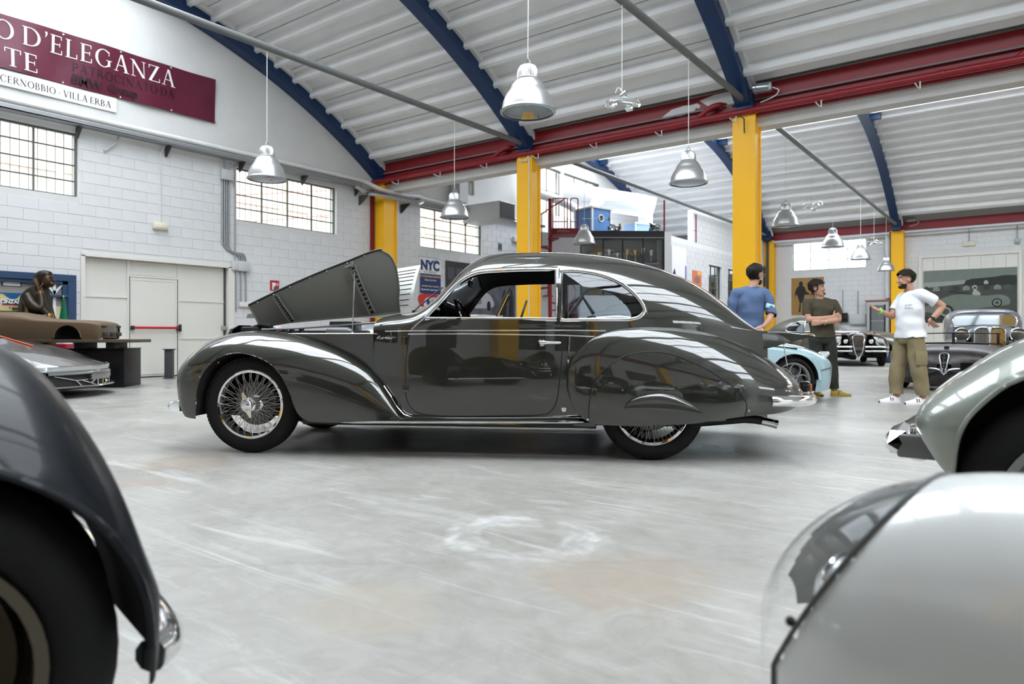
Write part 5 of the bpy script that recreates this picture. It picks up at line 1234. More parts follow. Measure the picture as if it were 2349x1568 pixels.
# ---------- closed bonnet for cars that share the coupe's coachwork
def bonnet_mesh():
    rows = []
    for x in np.linspace(-.44, .96, 40):
        w_ = max(.03, hw_(max(x, -.43))); zc = float(pchip([-.44, -.42, -.36, -.2, .2, .6, .96], [.66, .82, .92, .985, 1.03, 1.055, 1.065], x)); r = []
        for s_ in np.linspace(-1, 1, 25): r.append((x, w_*s_, min(.905, zc-.02)+(zc-min(.905, zc-.02))*max(0, 1-abs(s_)**2.4)**.5))
        rows.append(r)
    return MB().grid(rows)
def kin(name, label, loc, rz, m, skip=(), wheels=True, closed=True, open_front_wheel=False):
    """another car of the coupe's pattern: copies of its panels in another paint"""
    t = thing(name, label, 'car', loc, rz)
    def cp(o, par):
        c = o.copy(); COL.objects.link(c); c.parent = par
        if o.data and o.data.materials and o.data.materials[0] == PAINT: c.material_slots[0].link = 'OBJECT'; c.material_slots[0].material = m
        for g in list(o.children): cp(g, c)
    bad = ('hood_panel', 'prop_rod', 'script_badge', 'boot_lid', 'engine', 'radiator_shroud', 'crest', 'indicator_arm', 'cowl_top') + tuple(skip)
    for o in list(car.children):
        nm = o.name.split('.')[0]
        if nm in bad: continue
        if nm == 'wheel' and not wheels: continue
        if open_front_wheel and nm == 'wheel' and o.location.x < 1 : continue
        cp(o, t)
    if closed: obj('bonnet', bonnet_mesh(), m, t, angle=60)
    return t
# ---------- dark brown car with the long chrome shield grille, far behind the men
P_BROWN = paint('dark_brown_paint', (.020, .010, .008), .25, .2)
fwd = lambda d: YAW + math.radians(d)           # a car's local -x (its nose); 0 keeps the nose to the left of the picture
def shield_grille(t, m, z0=.24, z1=.90):
    sh = [(0, z0), (.07, z0+.12), (.13, z0+.34), (.150, z1-.10), (.125, z1-.02), (0, z1), (-.125, z1-.02), (-.150, z1-.10), (-.13, z0+.34), (-.07, z0+.12)]
    fx = lambda z: -.66+.16*max(0, (z-.45))**1.5
    sg = obj('shield_grille', MB().prism(smooth_poly(sh, 3, True), lambda u, v, q: (fx(v)-.03+q, u, v), 0, .04), M_GLOSSBLK, t)
    obj('grille_surround', MB().tube([(fx(z)-.035, y, z) for y, z in smooth_poly(sh, 4, True)], .016, 8, closed=True), M_CHROME, sg)
    for k in range(-4, 5):
        y = k*.030; zs = [z for z in np.linspace(z0+.05+.9*abs(y), z1-.03, 10)]; obj('grille_bar', MB().tube([(fx(z)-.036, y, z) for z in zs], .004, 5), M_CHROME, sg)
    for z in (.44, .56):
        for s_ in (-1, 1): obj('bumper_bar', MB().tube(smooth_poly([(-.69, s_*.17, z), (-.69, s_*.45, z), (-.64, s_*.66, z), (-.52, s_*.80, z)], 4), .026, 10), M_CHROME, t)
    for s_ in (-1, 1):
        headlamp('headlamp', NOSE(-.60, s_*.56, .70), .105, t, m)
        obj('spot_lamp', MB().lathe([(0, -.05), (.05, -.03), (.06, 0), (.04, .015), (0, .02)], 18, NOSE(-.64, s_*.33, .72)), M_CHROME, t)
brown = kin('vintage_car', 'dark brown vintage car with tall chrome shield grille facing the camera', at(10.10, 20.55), fwd(72), P_BROWN, skip=('front_bumper', 'body_shell', 'windscreen', 'rear_window', 'quarter_window_frame', 'quarter_glass', 'quarter_tail_trim', 'door', 'pillar_strip', 'belt_strip', 'wiper', 'rear_view_mirror', 'tail', 'rear_bumper', 'steering_wheel')); shield_grille(brown, P_BROWN)
V = shell([(.93, .72, .27, .80, .95), (1.2, .78, .27, .82, .93), (2.4, .78, .27, .84, .93), (3.2, .66, .30, .80, .90), (3.8, .42, .34, .6, .68), (4.1, .2, .4, .5, .55)], 50)
split_obj(V, lambda x, y, z: np.where((x > 1.3) & (x < 2.3) & (np.abs(y) < .55) & (z > .8), '', 'body_tub').astype(object), {'body_tub': P_BROWN}, brown)
# ---------- olive grey coupe jacked up without its front wheel, behind the brown car
P_OLIVE = paint('faded_olive_paint', (.105, .100, .080), .35, .3)
oc = kin('vintage_coupe', 'olive grey vintage coupe jacked up without front wheel at far wall', at(12.55, 23.6), fwd(144), P_OLIVE, open_front_wheel=True, skip=('wheel_skirt',))
obj('jack_stand', MB().lathe([(.16, 0), (.15, .02), (.05, .05), (.045, .20), (.06, .22), (0, .22)], 20, Matrix.Translation((.05, .50, 0))), M_GREYMET, oc)
obj('hub_carrier', MB().lathe([(0, -.06), (.14, -.05), (.15, 0), (.06, .05), (0, .06)], 20, Matrix.Translation((0, .62, .40)) @ Matrix.Rotation(PI/2, 4, 'X')), M_DRUM, oc)
tb = thing('tool_chest', 'low dark blue tool chest beside the jacked-up olive coupe', 'tool chest', at(12.35, 22.6), YAW); obj('chest_body', MB().cbox((0, 0, .14), (.55, .3, .26), .02), mat('navy_plastic', (.01, .03, .09), .4), tb); obj('chest_lid', MB().cbox((0, 0, .29), (.56, .31, .05), .015), mat('navy_plastic', ()), tb); obj('latch', MB().cbox((0, -.16, .26), (.06, .02, .06), .006), mat('amber_lens', ()), tb)

# ---------- light blue modern sports car behind the tail of the coupe
P_SKY = paint('pale_blue_paint', (.42, .60, .66), .22, .15)
sp_ = thing('sports_car', 'pale light blue modern sports car behind the tail of the coupe', 'car', at(3.63, 9.97), YAW+PI+math.radians(4)); sp_.scale = (.94, .94, .94)
V = shell([(-.78, .30, .26, .40, .52), (-.70, .62, .20, .48, .63), (-.5, .82, .16, .58, .74), (-.2, .90, .14, .66, .835), (.2, .93, .14, .74, .89), (.7, .92, .15, .80, .93), (1.0, .91, .16, .82, .97), (1.4, .90, .16, .84, 1.15), (1.8, .90, .17, .85, 1.25), (2.3, .91, .17, .86, 1.24), (2.8, .93, .18, .86, 1.10), (3.2, .90, .20, .84, .96), (3.45, .80, .25, .80, .88), (3.55, .6, .35, .7, .76)], 260, 2.3, 2.6, 34, 30)
arF = arc_poly(0, .33, .365, .05); arR = arc_poly(2.62, .34, .375, .05)
def snap_arches(V, arcs, ymin, tol=.018):
    sh = V.shape; F_ = V.reshape(-1, 3)
    for a in arcs:
        k = np.where(np.abs(F_[:, 1]) > ymin)[0]; X, Z = snap_all(a, F_[k, 0], F_[k, 2], tol); F_[k, 0] = X; F_[k, 2] = Z
    return F_.reshape(sh)
V = snap_arches(V, (arF, arR), .55, .0105)
def cls(x, y, z):
    K = np.full(x.shape, 'body', dtype=object)
    K[(x > 1.02) & (x < 1.62) & (z > .92+.20*(x-1.0)) & (np.abs(y) < .62)] = 'windscreen'
    K[(x > 1.45) & (x < 2.75) & (z > .93) & (np.abs(y) > .60) & (z < 1.17)] = 'side_glass'
    K[((in_poly_all(arF, x, z)) | in_poly_all(arR, x, z)) & (np.abs(y) > .55)] = ''
    return K
split_obj(V, cls, {'body': P_SKY, 'windscreen': mat('dark_glass', ()), 'side_glass': mat('dark_glass', ())}, sp_)
for s_ in (-1, 1):
    for ar, nm in ((arF, 'front'), (arR, 'rear')):
        ap = [p for p in ar if p[1] > .16]; cx_ = 0 if nm == 'front' else 2.62
        obj('wheel_arch', MB().grid([[(x, s_*(.885 if nm == 'front' else .92), z) for x, z in ap], [(cx_+(x-cx_)*1.10, s_*(.895 if nm == 'front' else .93), .33+(z-.33)*1.10) for x, z in ap], [(cx_+(x-cx_)*1.22, s_*.84, .33+(z-.33)*1.24) for x, z in ap]]), P_SKY, sp_)
        obj('wheel_well', MB().grid([[(x, s_*.885, z) for x, z in ap], [(x, s_*.5, z) for x, z in ap]]), M_LINER, sp_)
    mi = obj('door_mirror', MB().cbox((1.22, s_*.98, 1.02), (.14, .20, .11), .03), P_SKY, sp_); obj('mirror_glass', MB().cbox((1.12, s_*.98, 1.02), (.06, .17, .09), .02), M_GLOSSBLK, mi); obj('mirror_stalk', MB().tube([(1.25, s_*.84, .95), (1.22, s_*.93, .99)], .015, 6), M_BLACK, mi)
    obj('shut_line', MB().tube([(-.05, s_*.885, .765), (.3, s_*.905, .80), (.8, s_*.905, .845), (1.0, s_*.90, .86)], .013, 6), M_BLACK, sp_)
    obj('headlight', MB().cbox((-.56, s_*.60, .66), (.18, .16, .06), .02, ry=.5, rz=s_*.5), mat('headlamp_glass', ()), sp_)
    obj('bumper_line', MB().tube([(-.42, s_*.845, .46), (-.55, s_*.80, .485), (-.66, s_*.70, .50)], .007, 5), M_DARKMET, sp_)
    for x in (0, 2.62): disc_wheel(sp_, x, s_*.79, s_, .325, .22, .245, mat('grey_alloy', (.30, .295, .285), .35, .8), 5)
obj('underbody', MB().cbox((1.3, 0, .20), (3.6, 1.2, .10), .03), M_BLACK, sp_)
obj('grille_opening', MB().cbox((-.735, 0, .42), (.05, .5, .12), .02), M_BLACK, sp_)
# ---------- silver roadster glimpsed through the coupe's side windows
P_SILVER = paint('silver_paint', (.40, .44, .46), .25, .5)
rd = thing('roadster', 'silver open roadster seen through the side windows of the coupe', 'car', at(-1.45, 8.0), YAW); rd.scale = (1, 1, 1.07)
V = shell([(-.75, .2, .3, .5, .62), (-.68, .5, .25, .6, .74), (-.4, .68, .2, .7, .90), (0, .74, .2, .80, .98), (.6, .76, .2, .86, 1.03), (1.1, .78, .2, .90, 1.06), (1.3, .78, .2, .93, 1.05), (2.2, .78, .2, .94, 1.04), (2.6, .76, .22, .92, 1.06), (3.2, .66, .26, .84, .96), (3.6, .45, .32, .7, .78), (3.75, .2, .4, .6, .64)], 200, 2.2, 2.6, 26, 22)
ar1 = arc_poly(0, .34, .37, .05); ar2 = arc_poly(2.6, .34, .37, .05)
V = snap_arches(V, (ar1, ar2), .5, .014)
def cls2(x, y, z):
    K = np.full(x.shape, 'body', dtype=object); K[(x > 1.35) & (x < 2.35) & (np.abs(y) < .62) & (z > .9)] = ''
    K[(in_poly_all(ar1, x, z) | in_poly_all(ar2, x, z)) & (np.abs(y) > .5)] = ''
    return K
split_obj(V, cls2, {'body': P_SILVER}, rd)
wsf = obj('windscreen_frame', MB().tube([(1.28, -.66, 1.03), (1.42, -.62, 1.30), (1.42, .62, 1.30), (1.28, .66, 1.03)], .014, 6), M_BLACK, rd); obj('windscreen', MB().add([(1.28, -.66, 1.03), (1.42, -.62, 1.30), (1.42, .62, 1.30), (1.28, .66, 1.03)], [(0, 1, 2, 3)]), M_SCREEN, rd, smooth=False)
obj('hood_frame', MB().tube([(2.05, -.60, 1.03), (2.2, -.58, 1.22), (2.32, -.58, 1.05)], .02, 6).tube([(2.05, -.60, 1.03), (2.2, -.58, 1.22), (2.2, .58, 1.22), (2.05, .60, 1.03)], .02, 6), M_BLACK, rd)
obj('seat_back', MB().cbox((2.1, -.33, .98), (.12, .5, .34), .05), mat('dark_red_leather', (.06, .008, .008), .4), rd); obj('seat_back', MB().cbox((2.1, .33, .98), (.12, .5, .34), .05), mat('dark_red_leather', ()), rd)
obj('steering_wheel', MB().tube([(1.55+.06*math.cos(a), -.33+.18*math.sin(a), 1.02+.17*math.cos(a)) for a in np.linspace(0, 2*PI, 25)[:-1]], .012, 6, closed=True), M_BLACK, rd)
for s_ in (-1, 1):
    headlamp('headlamp', NOSE(-.52, s_*.48, .78), .09, rd, P_SILVER)
    for x in (0, 2.6): disc_wheel(rd, x, s_*.68, s_, .335, .17, .22)
obj('underbody', MB().cbox((1.4, 0, .22), (3.6, 1.1, .12), .03), M_BLACK, rd)

# ---------- unrestored dark car with the slim upright badge, right of the man in white
P_RUST = mat('bare_dark_metal', (.032, .026, .024), .38, .45, noise=(5, .55, (.10, .095, .10)), bump=(18, .2, .003))
vo_ = thing('unrestored_car', 'unrestored dark metal car with open windscreen frame facing the camera', 'car', at(7.32, 11.60), fwd(50))
V = shell([(-.80, .10, .40, .50, .56), (-.77, .35, .30, .55, .68), (-.68, .56, .26, .60, .79), (-.5, .68, .25, .64, .86), (0, .74, .25, .66, .90), (.5, .77, .25, .68, .91), (.8, .78, .25, .70, .90), (1.6, .78, .25, .72, .86), (2.6, .74, .25, .7, .85), (3.2, .55, .3, .6, .7)], 90, 2.3, 2.5)
split_obj(V, lambda x, y, z: np.where((x > 1.0) & (x < 2.2) & (np.abs(y) < .6) & (z > .7), '', 'body'), {'body': P_RUST}, vo_)
for s_ in (-1, 1):
    rows = fender([(-.45, .45), (-.42, .58), (-.3, .70), (0, .76), (.4, .72), (.9, .5), (1.1, .32)], [(-.45, .45), (-.43, .32), (-.35, .27), (1.1, .27)], [(-.45, .45), (0, .5), (1.1, .29)], [(-.45, .62), (-.3, .52), (1.1, .7)], [(-.45, .68), (-.42, .78), (-.3, .85), (0, .88), (1.1, .85)], [(-.45, .68), (-.3, .82), (0, .85), (1.1, .85)], 70, -.45, 1.1)
    fender_obj(vo_, 'front_fender', rows, arc_poly(0, .33, .36, .1), s_, P_RUST); disc_wheel(vo_, 0, s_*.72, s_, .33, .16, .21); disc_wheel(vo_, 2.5, s_*.70, s_, .33, .16, .21)
bd = [(0, .34), (.022, .40), (.05, .58), (.062, .68), (.05, .735), (0, .755), (-.05, .735), (-.062, .68), (-.05, .58), (-.022, .40)]
bx_ = lambda z: -.80+.30*max(0, z-.50)**1.3
bg_ = obj('badge_slot', MB().prism(smooth_poly(bd, 3, True), lambda u, v, q: (bx_(v)-.02+q, u, v), 0, .05), M_GLOSSBLK, vo_)
obj('badge_surround', MB().tube([(bx_(z)-.025, y, z) for y, z in smooth_poly(bd, 4, True)], .011, 8, closed=True), M_ALU, bg_)
for k, chh in enumerate('VOISIN'):
    me = text_mesh('badge_letter', chh, .062, ext=.002); me.materials.append(M_ALU); z = .715-k*.055
    o = link('badge_letter', me, M_ALU, bg_); o.location = (bx_(z)-.028, 0, z); o.rotation_euler = (PI/2, 0, -PI/2)
for s_ in (-1, 1): obj('nose_trim', MB().tube(smooth_poly([(-.81, s_*.02, .36), (-.80, s_*.07, .43), (-.77, s_*.20, .455), (-.66, s_*.50, .46), (-.5, s_*.68, .455)], 4), [.012]*4+[.018]*9+[.012]*4, 8), M_ALU, vo_)
obj('filler_cap', MB().cbox((-.55, 0, .865), (.05, .07, .04), .01), M_BLACK, vo_)
fr = [(.60, -.62, .90), (.60, -.62, 1.13), (.56, .0, 1.15), (.60, .62, 1.13), (.60, .62, .90)]
wf_ = obj('windscreen_frame', MB().tube([(.60, -.64, .915), (.56, 0, .935), (.60, .64, .915)], .020, 6).tube([(.60, -.62, 1.125), (.56, 0, 1.145), (.60, .62, 1.125)], .012, 6), mat('rusty_bar', (.03, .02, .014), .6, .3), vo_)
for y in (-.58, 0.06): obj('windscreen_post', MB().cbox((.59, y, 1.02), (.03, .045, .25), .006), mat('rusty_bar', ()), wf_)
obj('wing_handle', MB().tube([(.55, -.70, .93), (.52, -.66, .99), (.5, -.62, 1.05)], .010, 6), M_CHROME, vo_)
obj('cockpit_floor', MB().cbox((1.6, 0, .45), (1.4, 1.2, .05), .02), M_BLACK, vo_)
obj('scuttle_panel', MB().cbox((.95, -.70, .93), (.7, .05, .10), .02), M_BLACK, vo_)
obj('front_apron', MB().grid([[(-.74+.30*(y/.72)**2+.05*(z < .2), y, z) for y in np.linspace(-.72, .72, 17)] for z in (.14, .22, .34, .44)]), P_RUST, vo_)
for o in list(vo_.children):
    if not o.name.startswith('wheel'): o.scale = (1, 1, .82)

# ---------- grey blue saloon with the double grille, behind it
P_BLUEGREY = paint('blue_grey_paint', (.16, .185, .215), .30, .2, .6)
sa = thing('vintage_saloon', 'blue grey vintage saloon with double rounded grille facing the camera', 'car', at(9.97, 14.6), fwd(60))
V = shell([(1.05, .66, .55, .98, 1.12), (1.12, .70, .5, 1.05, 1.40), (1.25, .72, .45, 1.10, 1.46), (1.8, .74, .4, 1.12, 1.50), (2.6, .74, .4, 1.12, 1.50), (3.0, .70, .4, 1.08, 1.42), (3.3, .62, .45, 1.0, 1.2), (3.4, .55, .5, .9, 1.0)], 70, 3.2, 4.0)
def cls3(x, y, z):
    K = np.full(x.shape, 'cabin', dtype=object); K[(x > 1.4) & (x < 2.95) & (z > 1.06) & (z < 1.36) & (np.abs(y) > .5)] = 'side_glass'
    return K
split_obj(V, cls3, {'cabin': P_BLUEGREY, 'side_glass': mat('dark_glass', ())}, sa)
wso = [(-.56, 1.09), (-.60, 1.20), (-.57, 1.30), (-.48, 1.345), (0, 1.355), (.48, 1.345), (.57, 1.30), (.60, 1.20), (.56, 1.09), (0, 1.12)]
wsx = lambda z: 1.06-.02+.20*(z-1.10)
obj('front_bulkhead', MB().prism([(-.66, .5), (-.68, 1.2), (-.62, 1.40), (0, 1.44), (.62, 1.40), (.68, 1.2), (.66, .5)], lambda u, v, q: (wsx(v)+.03+q, u, v), 0, .04), P_BLUEGREY, sa, smooth=False)
wsg = obj('windscreen', MB().prism(smooth_poly(wso[:9], 3)+[wso[9]], lambda u, v, q: (wsx(v)+q, u, v), 0, .02), mat('mirror_glass', (.30, .33, .34), .05, .8), sa); obj('windscreen_surround', MB().tube([(wsx(z)-.008, y, z) for y, z in smooth_poly(wso[:9], 3)+[wso[9]]], .016, 8, closed=True), M_CHROME, wsg)
V = shell([(-.30, .25, .5, .85, .99), (-.26, .30, .45, .92, 1.03), (.3, .36, .4, .96, 1.06), (1.1, .60, .4, 1.0, 1.12)], 40, 2.4, 3); split_obj(V, lambda x, y, z: np.full(x.shape, 'bonnet', dtype=object), {'bonnet': P_BLUEGREY}, sa)
for s_ in (-1, 1):
    gp_ = [(.012, .42), (.012, 1.0), (.06, 1.045), (.16, 1.05), (.24, 1.01), (.265, .92), (.265, .42)]
    gg = obj('grille_half', MB().prism([(s_*u, v) for u, v in gp_], lambda u, v, q: (-.315+q, u, v), 0, .03), M_DARKMET, sa, smooth=False); obj('grille_surround', MB().tube([(-.32, s_*u, v) for u, v in smooth_poly(gp_, 3)], .012, 8), M_CHROME, gg)
    for k in range(10): y = .035+k*.0235; obj('grille_bar', MB().tube([(-.325, s_*y, .43), (-.325, s_*y, 1.03-.0*k-(.02 if y < .06 or y > .22 else 0)-(.05 if y > .24 else 0))], .005, 6), M_CHROME, gg)
    headlamp('headlamp', NOSE(-.30, s_*.48, .90), .135, sa, P_BLUEGREY, .2, mat('smoked_lens', (.10, .095, .085), .15, .3, coat=1))
    rows = fender([(-.55, .4), (-.52, .62), (-.35, .80), (0, .87), (.4, .82), (.9, .55), (1.2, .4)], [(-.55, .4), (-.5, .3), (1.2, .32)], [(-.55, .4), (0, .6), (1.2, .35)], [(-.55, .50), (0, .36), (1.2, .6)], [(-.55, .6), (-.5, .76), (0, .86), (1.2, .82)], [(-.55, .6), (-.4, .76), (0, .82), (1.2, .8)], 60, -.55, 1.2)
    fender_obj(sa, 'front_fender', rows, arc_poly(0, .36, .38, .1), s_, P_BLUEGREY); disc_wheel(sa, 0, s_*.70, s_, .36, .16, .22); disc_wheel(sa, 2.9, s_*.70, s_, .36, .16, .22)
obj('running_board', MB().cbox((1.7, 0, .34), (2.4, 1.5, .06), .02), M_BLACK, sa)

# ---------- sage green car at the right edge: front fender, wheel and bumper in view
P_SAGE = paint('sage_green_paint', (.235, .255, .225), .30, .25)
sg_ = thing('sage_green_car', 'pale sage green vintage car cut off by the right edge', 'car', at(2.19, 2.655), fwd(-38))
sx0 = 0.0
SFT = [(-.49, .60), (-.477, .648), (-.4135, .728), (-.3365, .791), (-.249, .852), (-.179, .89), (-.05, .94), (.1, .965), (.3, .975), (.8, .88), (1.2, .6), (1.4, .30)]
SFL = [(-.49, .60), (-.453, .525), (-.394, .445), (-.34, .40), (-.25, .36), (0, .30), (1.4, .29)]
SFM = [(-.49, .60), (-.4, .58), (0, .58), (.5, .52), (1.4, .295)]
SFI = [(-.49, .56), (-.44, .46), (-.3, .42), (.3, .46), (.9, .6), (1.4, .74)]
SFO = [(-.49, .58), (-.47, .65), (-.42, .70), (-.3, .745), (0, .775), (.6, .785), (1.4, .78)]
SFY = [(-.49, .58), (-.46, .645), (-.40, .685), (-.3, .72), (0, .75), (.6, .77), (1.4, .78)]
SAR = [(-.366, .20), (-.366, .40), (-.362, .455), (-.343, .578), (-.287, .672), (-.179, .763), (0, .80), (.2, .755), (.33, .60), (.38, .42), (.40, .2)]
SAR = [SAR[0]] + smooth_poly(SAR[1:10], 4) + [SAR[10]]
for s_ in (-1, 1):
    fender_obj(sg_, 'front_fender', cut_fender(fender(SFT, SFL, SFM, SFI, SFO, SFY, 150, -.49, 1.4), SAR), SAR, s_, P_SAGE); disc_wheel(sg_, 0, s_*.64, s_, .36, .165, .235, mat('sage_disc', (.26, .265, .25), .4, .2)); disc_wheel(sg_, 2.9, s_*.64, s_, .36, .165, .235, mat('sage_disc', ()))
    headlamp('headlamp', NOSE(-.10, s_*.36, .90), .11, sg_, M_CHROME, .26)
    obj('overrider', MB().cbox((-.50, s_*.45, .50), (.06, .05, .14), .02), M_CHROME, sg_)
V = shell([(-.34, .02, .50, .6, .66), (-.31, .12, .40, .68, .78), (-.2, .24, .35, .74, .88), (0, .32, .3, .80, .93), (.6, .46, .3, .86, 1.0), (1.1, .66, .3, .92, 1.08), (1.2, .70, .3, .93, 1.10)], 60); split_obj(V, lambda x, y, z: np.full(x.shape, 'bonnet', dtype=object), {'bonnet': P_SAGE}, sg_)
V = shell([(1.15, .70, .3, .93, 1.10), (1.4, .74, .3, .95, 1.35), (1.7, .75, .3, .95, 1.50), (2.3, .75, .3, .95, 1.52), (2.9, .72, .3, .95, 1.40), (3.4, .62, .3, .9, 1.1), (3.8, .35, .4, .7, .75)], 60)
split_obj(V, lambda x, y, z: np.where((x > 1.5) & (x < 2.9) & (z > 1.0) & (z < 1.36) & (np.abs(y) > .3), 'side_glass', 'cabin').astype(object), {'cabin': P_SAGE, 'side_glass': mat('dark_glass', ())}, sg_)
# pointed chrome bumper end with grey arm
bm_ = obj('front_bumper', MB().tube([(-.56, -.50, .50), (-.585, -.2, .50), (-.585, .2, .50), (-.56, .50, .50)], .046, 6, up=(0, 0, 1)), M_CHROME, sg_, smooth=False)
pt = MB(); ring = [(-.56+.050*math.cos(a), -.50, .50+.050*math.sin(a)) for a in np.linspace(0, 2*PI, 7)[:-1]]; pt.add(ring+[(-.585, -.56, .50)], [(i, (i+1) % 6, 6) for i in range(6)]); obj('bumper_tip', pt, M_CHROME, bm_, smooth=False)
for s_ in (-1, 1): obj('bumper_arm', MB().cbox((-.47, s_*.50, .49), (.18, .05, .085), .01), mat('arm_grey', (.16, .165, .16), .4, .3), bm_)
obj('underbody', MB().cbox((1.6, 0, .28), (3.6, 1.1, .14), .03), M_BLACK, sg_)

# ---------- white car in the lower right corner, close to the lens
P_WHITE = paint('white_paint_gloss', (.68, .70, .69), .22, .05)
wc = thing('white_car', 'white car nose with clear teardrop headlight cover in lower right corner', 'car', at(.475, 1.27), YAW+math.radians(126.9))
# local x forward (nose), y to the car's left
def fend_w(x0, x1, n, cond_body=True):
    rows = []
    for x in np.linspace(x0, x1, n):
        r = []; b = max(0.0, -x); rad = min(1.0, math.sqrt(max(0, 1-(1-min(1, b/.42))**2)))
        zr = .40+.300*rad+.02*min(1.5, b); wl = .175*rad**.8+.012*min(1, b); wr_ = .20*rad**.8
        zl = .40-.26*rad
        for k in np.linspace(-1, 1, 41):
            a = k*PI/2
            if k < 0:   # inner slope down to the bonnet
                y = -wr_*abs(math.sin(a))**.9; z = zr-(zr-max(.40, zr-.16))*(1-math.cos(a))
            else:
                y = wl*abs(math.sin(min(a*1.6, PI/2)))**.9; z = zr-(zr-zl)*(1-math.cos(a))**.85
            r.append((x, y, z))
        rows.append(r)
    return np.array(rows)
Vw = fend_w(0, -1.6, 150)
edge = lambda z: -.075-.62*np.maximum(0, z-.36)
seal = []
for k in range(Vw.shape[1]):                      # put one row of points exactly on the cover's edge
    d = Vw[:, k, 0]-edge(Vw[:, k, 2]); c = np.where((d[:-1] > 0) & (d[1:] <= 0))[0]
    if len(c):
        i0 = int(c[0]); q = d[i0]/(d[i0]-d[i0+1]); P_ = Vw[i0, k]*(1-q)+Vw[i0+1, k]*q; Vw[i0+1 if q > .5 else i0, k] = P_; seal.append(tuple(P_))
fp = split_faces(Vw, lambda x, y, z: np.where((x > edge(z)) & (y > -.035), 'cover', 'fender').astype(object))
fw = obj('front_fender', fp['fender'], P_WHITE, wc, angle=60)
cv = obj('headlight_cover', fp['cover'], glass_mat('clear_cover', (.97, .975, .975), .02), wc, angle=60)
# inner bowl, a smaller white egg standing back from the cover, and the lamp
Vi = Vw.copy(); Vi[..., 0] -= .10; Vi[..., 1] *= .93; Vi[..., 2] = .40+(Vi[..., 2]-.40)*.95
ib = split_faces(Vi, lambda x, y, z: np.where((x > edge(z)-.12) & (x < -.10), 'b', '').astype(object))
headlamp('headlamp', Matrix.Translation((-.125, .0, .47)) @ Matrix.Rotation(PI/2, 4, 'Y'), .060, wc, P_WHITE, .10)
obj('cover_seal', MB().tube([(x+.001, y*1.01, z+.001) for x, y, z in seal], .0045, 6), mat('rubber_grey', (.10, .10, .10), .6), fw)
obj('cover_screw', MB().sphere((float(edge(.47)), .178, .47), .008, 8, 6), M_BLACK, fw)
rows = [[(x, y, .44+.02*math.sin(PI*min(1, (-x)/1.2))-(.28 if x > -.02 else 0)-.05*((y+.75)/.6)**2*0) for y in np.linspace(-1.3, -.12, 20)] for x in np.concatenate([[0, -.01], np.linspace(-.03, -1.6, 30)])]
obj('bonnet', MB().grid(rows), P_WHITE, wc)
Vf = Vw*np.array([1, -1, .86]); Vf[..., 1] -= 1.42
obj('front_fender', MB().grid(Vf.tolist()), P_WHITE, wc, angle=60)
obj('nose_panel', MB().grid([[(-.02, y, z) for y in np.linspace(-1.3, -.1, 8)] for z in (.16, .3, .44)]), P_WHITE, wc)
for y in (-.02, -1.40):
    o = disc_wheel(wc, -.62, y+(.0), 1 if y > -.5 else -1, .30, .16, .19)

# ---------- dark car in the lower left corner, close to the lens
P_NAVY = paint('blue_black_paint', (.003, .0045, .007), .35, .1, .22); P_NAVY.node_tree.nodes['Principled BSDF'].inputs['Specular IOR Level'].default_value = .2
dk = thing('blue_black_car', 'blue black vintage car fender and wheel filling lower left corner', 'car', at(-.62-.87*.37+.0, 1.2-.5*.37), YAW+PI+math.radians(42))
dk.location = at(-.885, .985)
DFT = [(-.37, .42), (-.352, .534), (-.32, .656), (-.275, .755), (-.216, .842), (-.159, .885), (0, .94), (.3, .955), (.8, .88), (1.2, .6), (1.4, .30)]
DFL = [(-.37, .42), (-.362, .34), (-.35, .29), (-.2, .27), (1.4, .28)]
DFM = [(-.37, .42), (-.2, .48), (0, .52), (1.4, .29)]
DFI = [(-.37, -.28), (-.33, -.34), (0, -.40), (.6, -.30), (1.4, -.1)]
DFO = [(-.37, -.05), (-.355, .0), (-.3, .035), (0, .06), (.6, .07), (1.4, .03)]
DFY = [(-.37, -.05), (-.355, -.01), (-.3, .01), (0, .03), (.6, .05), (1.4, .03)]
DAR = arc_poly(.02, .36, .362, .10)
nrow = cut_fender(fender(DFT, DFL, DFM, DFI, DFO, DFY, 150, -.37, 1.4), DAR)
ff = split_faces(nrow, lambda x, y, z: np.where(in_poly_all(DAR, x, z) & (y > -.15), '', 'f'))['f']
fo = obj('front_fender', ff, P_NAVY, dk, angle=60)
fyd = surf_lookup(nrow); ap = [p for p in DAR if p[1] > .26]
obj('arch_lip', MB().tube([(x, fyd(x, z)-.002, z) for x, z in ap], .009, 8), P_NAVY, fo); obj('wheel_well', MB().grid([[(x, fyd(x, z)-.005, z) for x, z in ap], [(x, -.34, z) for x, z in ap]]).add([(x, -.225, z) for x, z in arc_poly(.02, .36, .35, .03)], [tuple(range(32))]), M_LINER, fo)  # black disc behind the tyre stands in for the shade inside the well
obj('front_fender', MB().grid((nrow*np.array([1, -1, .84])-np.array([0, 1.36, 0])).tolist()), P_NAVY, dk, angle=60)
disc_wheel(dk, .03, -.13, 1, .345, .17, .235, mat('bronze_disc', (.10, .085, .06), .45, .3)); disc_wheel(dk, .03, -1.23, -1, .345, .17, .235, mat('bronze_disc', ()))
V = shell([(-.22, .05, .4, .5, .56), (-.18, .16, .35, .56, .62), (0, .28, .3, .62, .70), (.4, .40, .3, .70, .80), (1.1, .6, .3, .85, .98), (1.4, .68, .3, .95, 1.30), (1.8, .70, .3, .95, 1.45), (2.6, .70, .3, .95, 1.45), (3.4, .6, .3, .9, 1.1), (3.8, .3, .4, .6, .7)], 60); V[..., 1] -= .68
split_obj(V, lambda x, y, z: np.where((x > 1.45) & (x < 2.9) & (z > 1.0) & (z < 1.32), 'side_glass', 'body').astype(object), {'body': P_NAVY, 'side_glass': mat('dark_glass', ())}, dk)
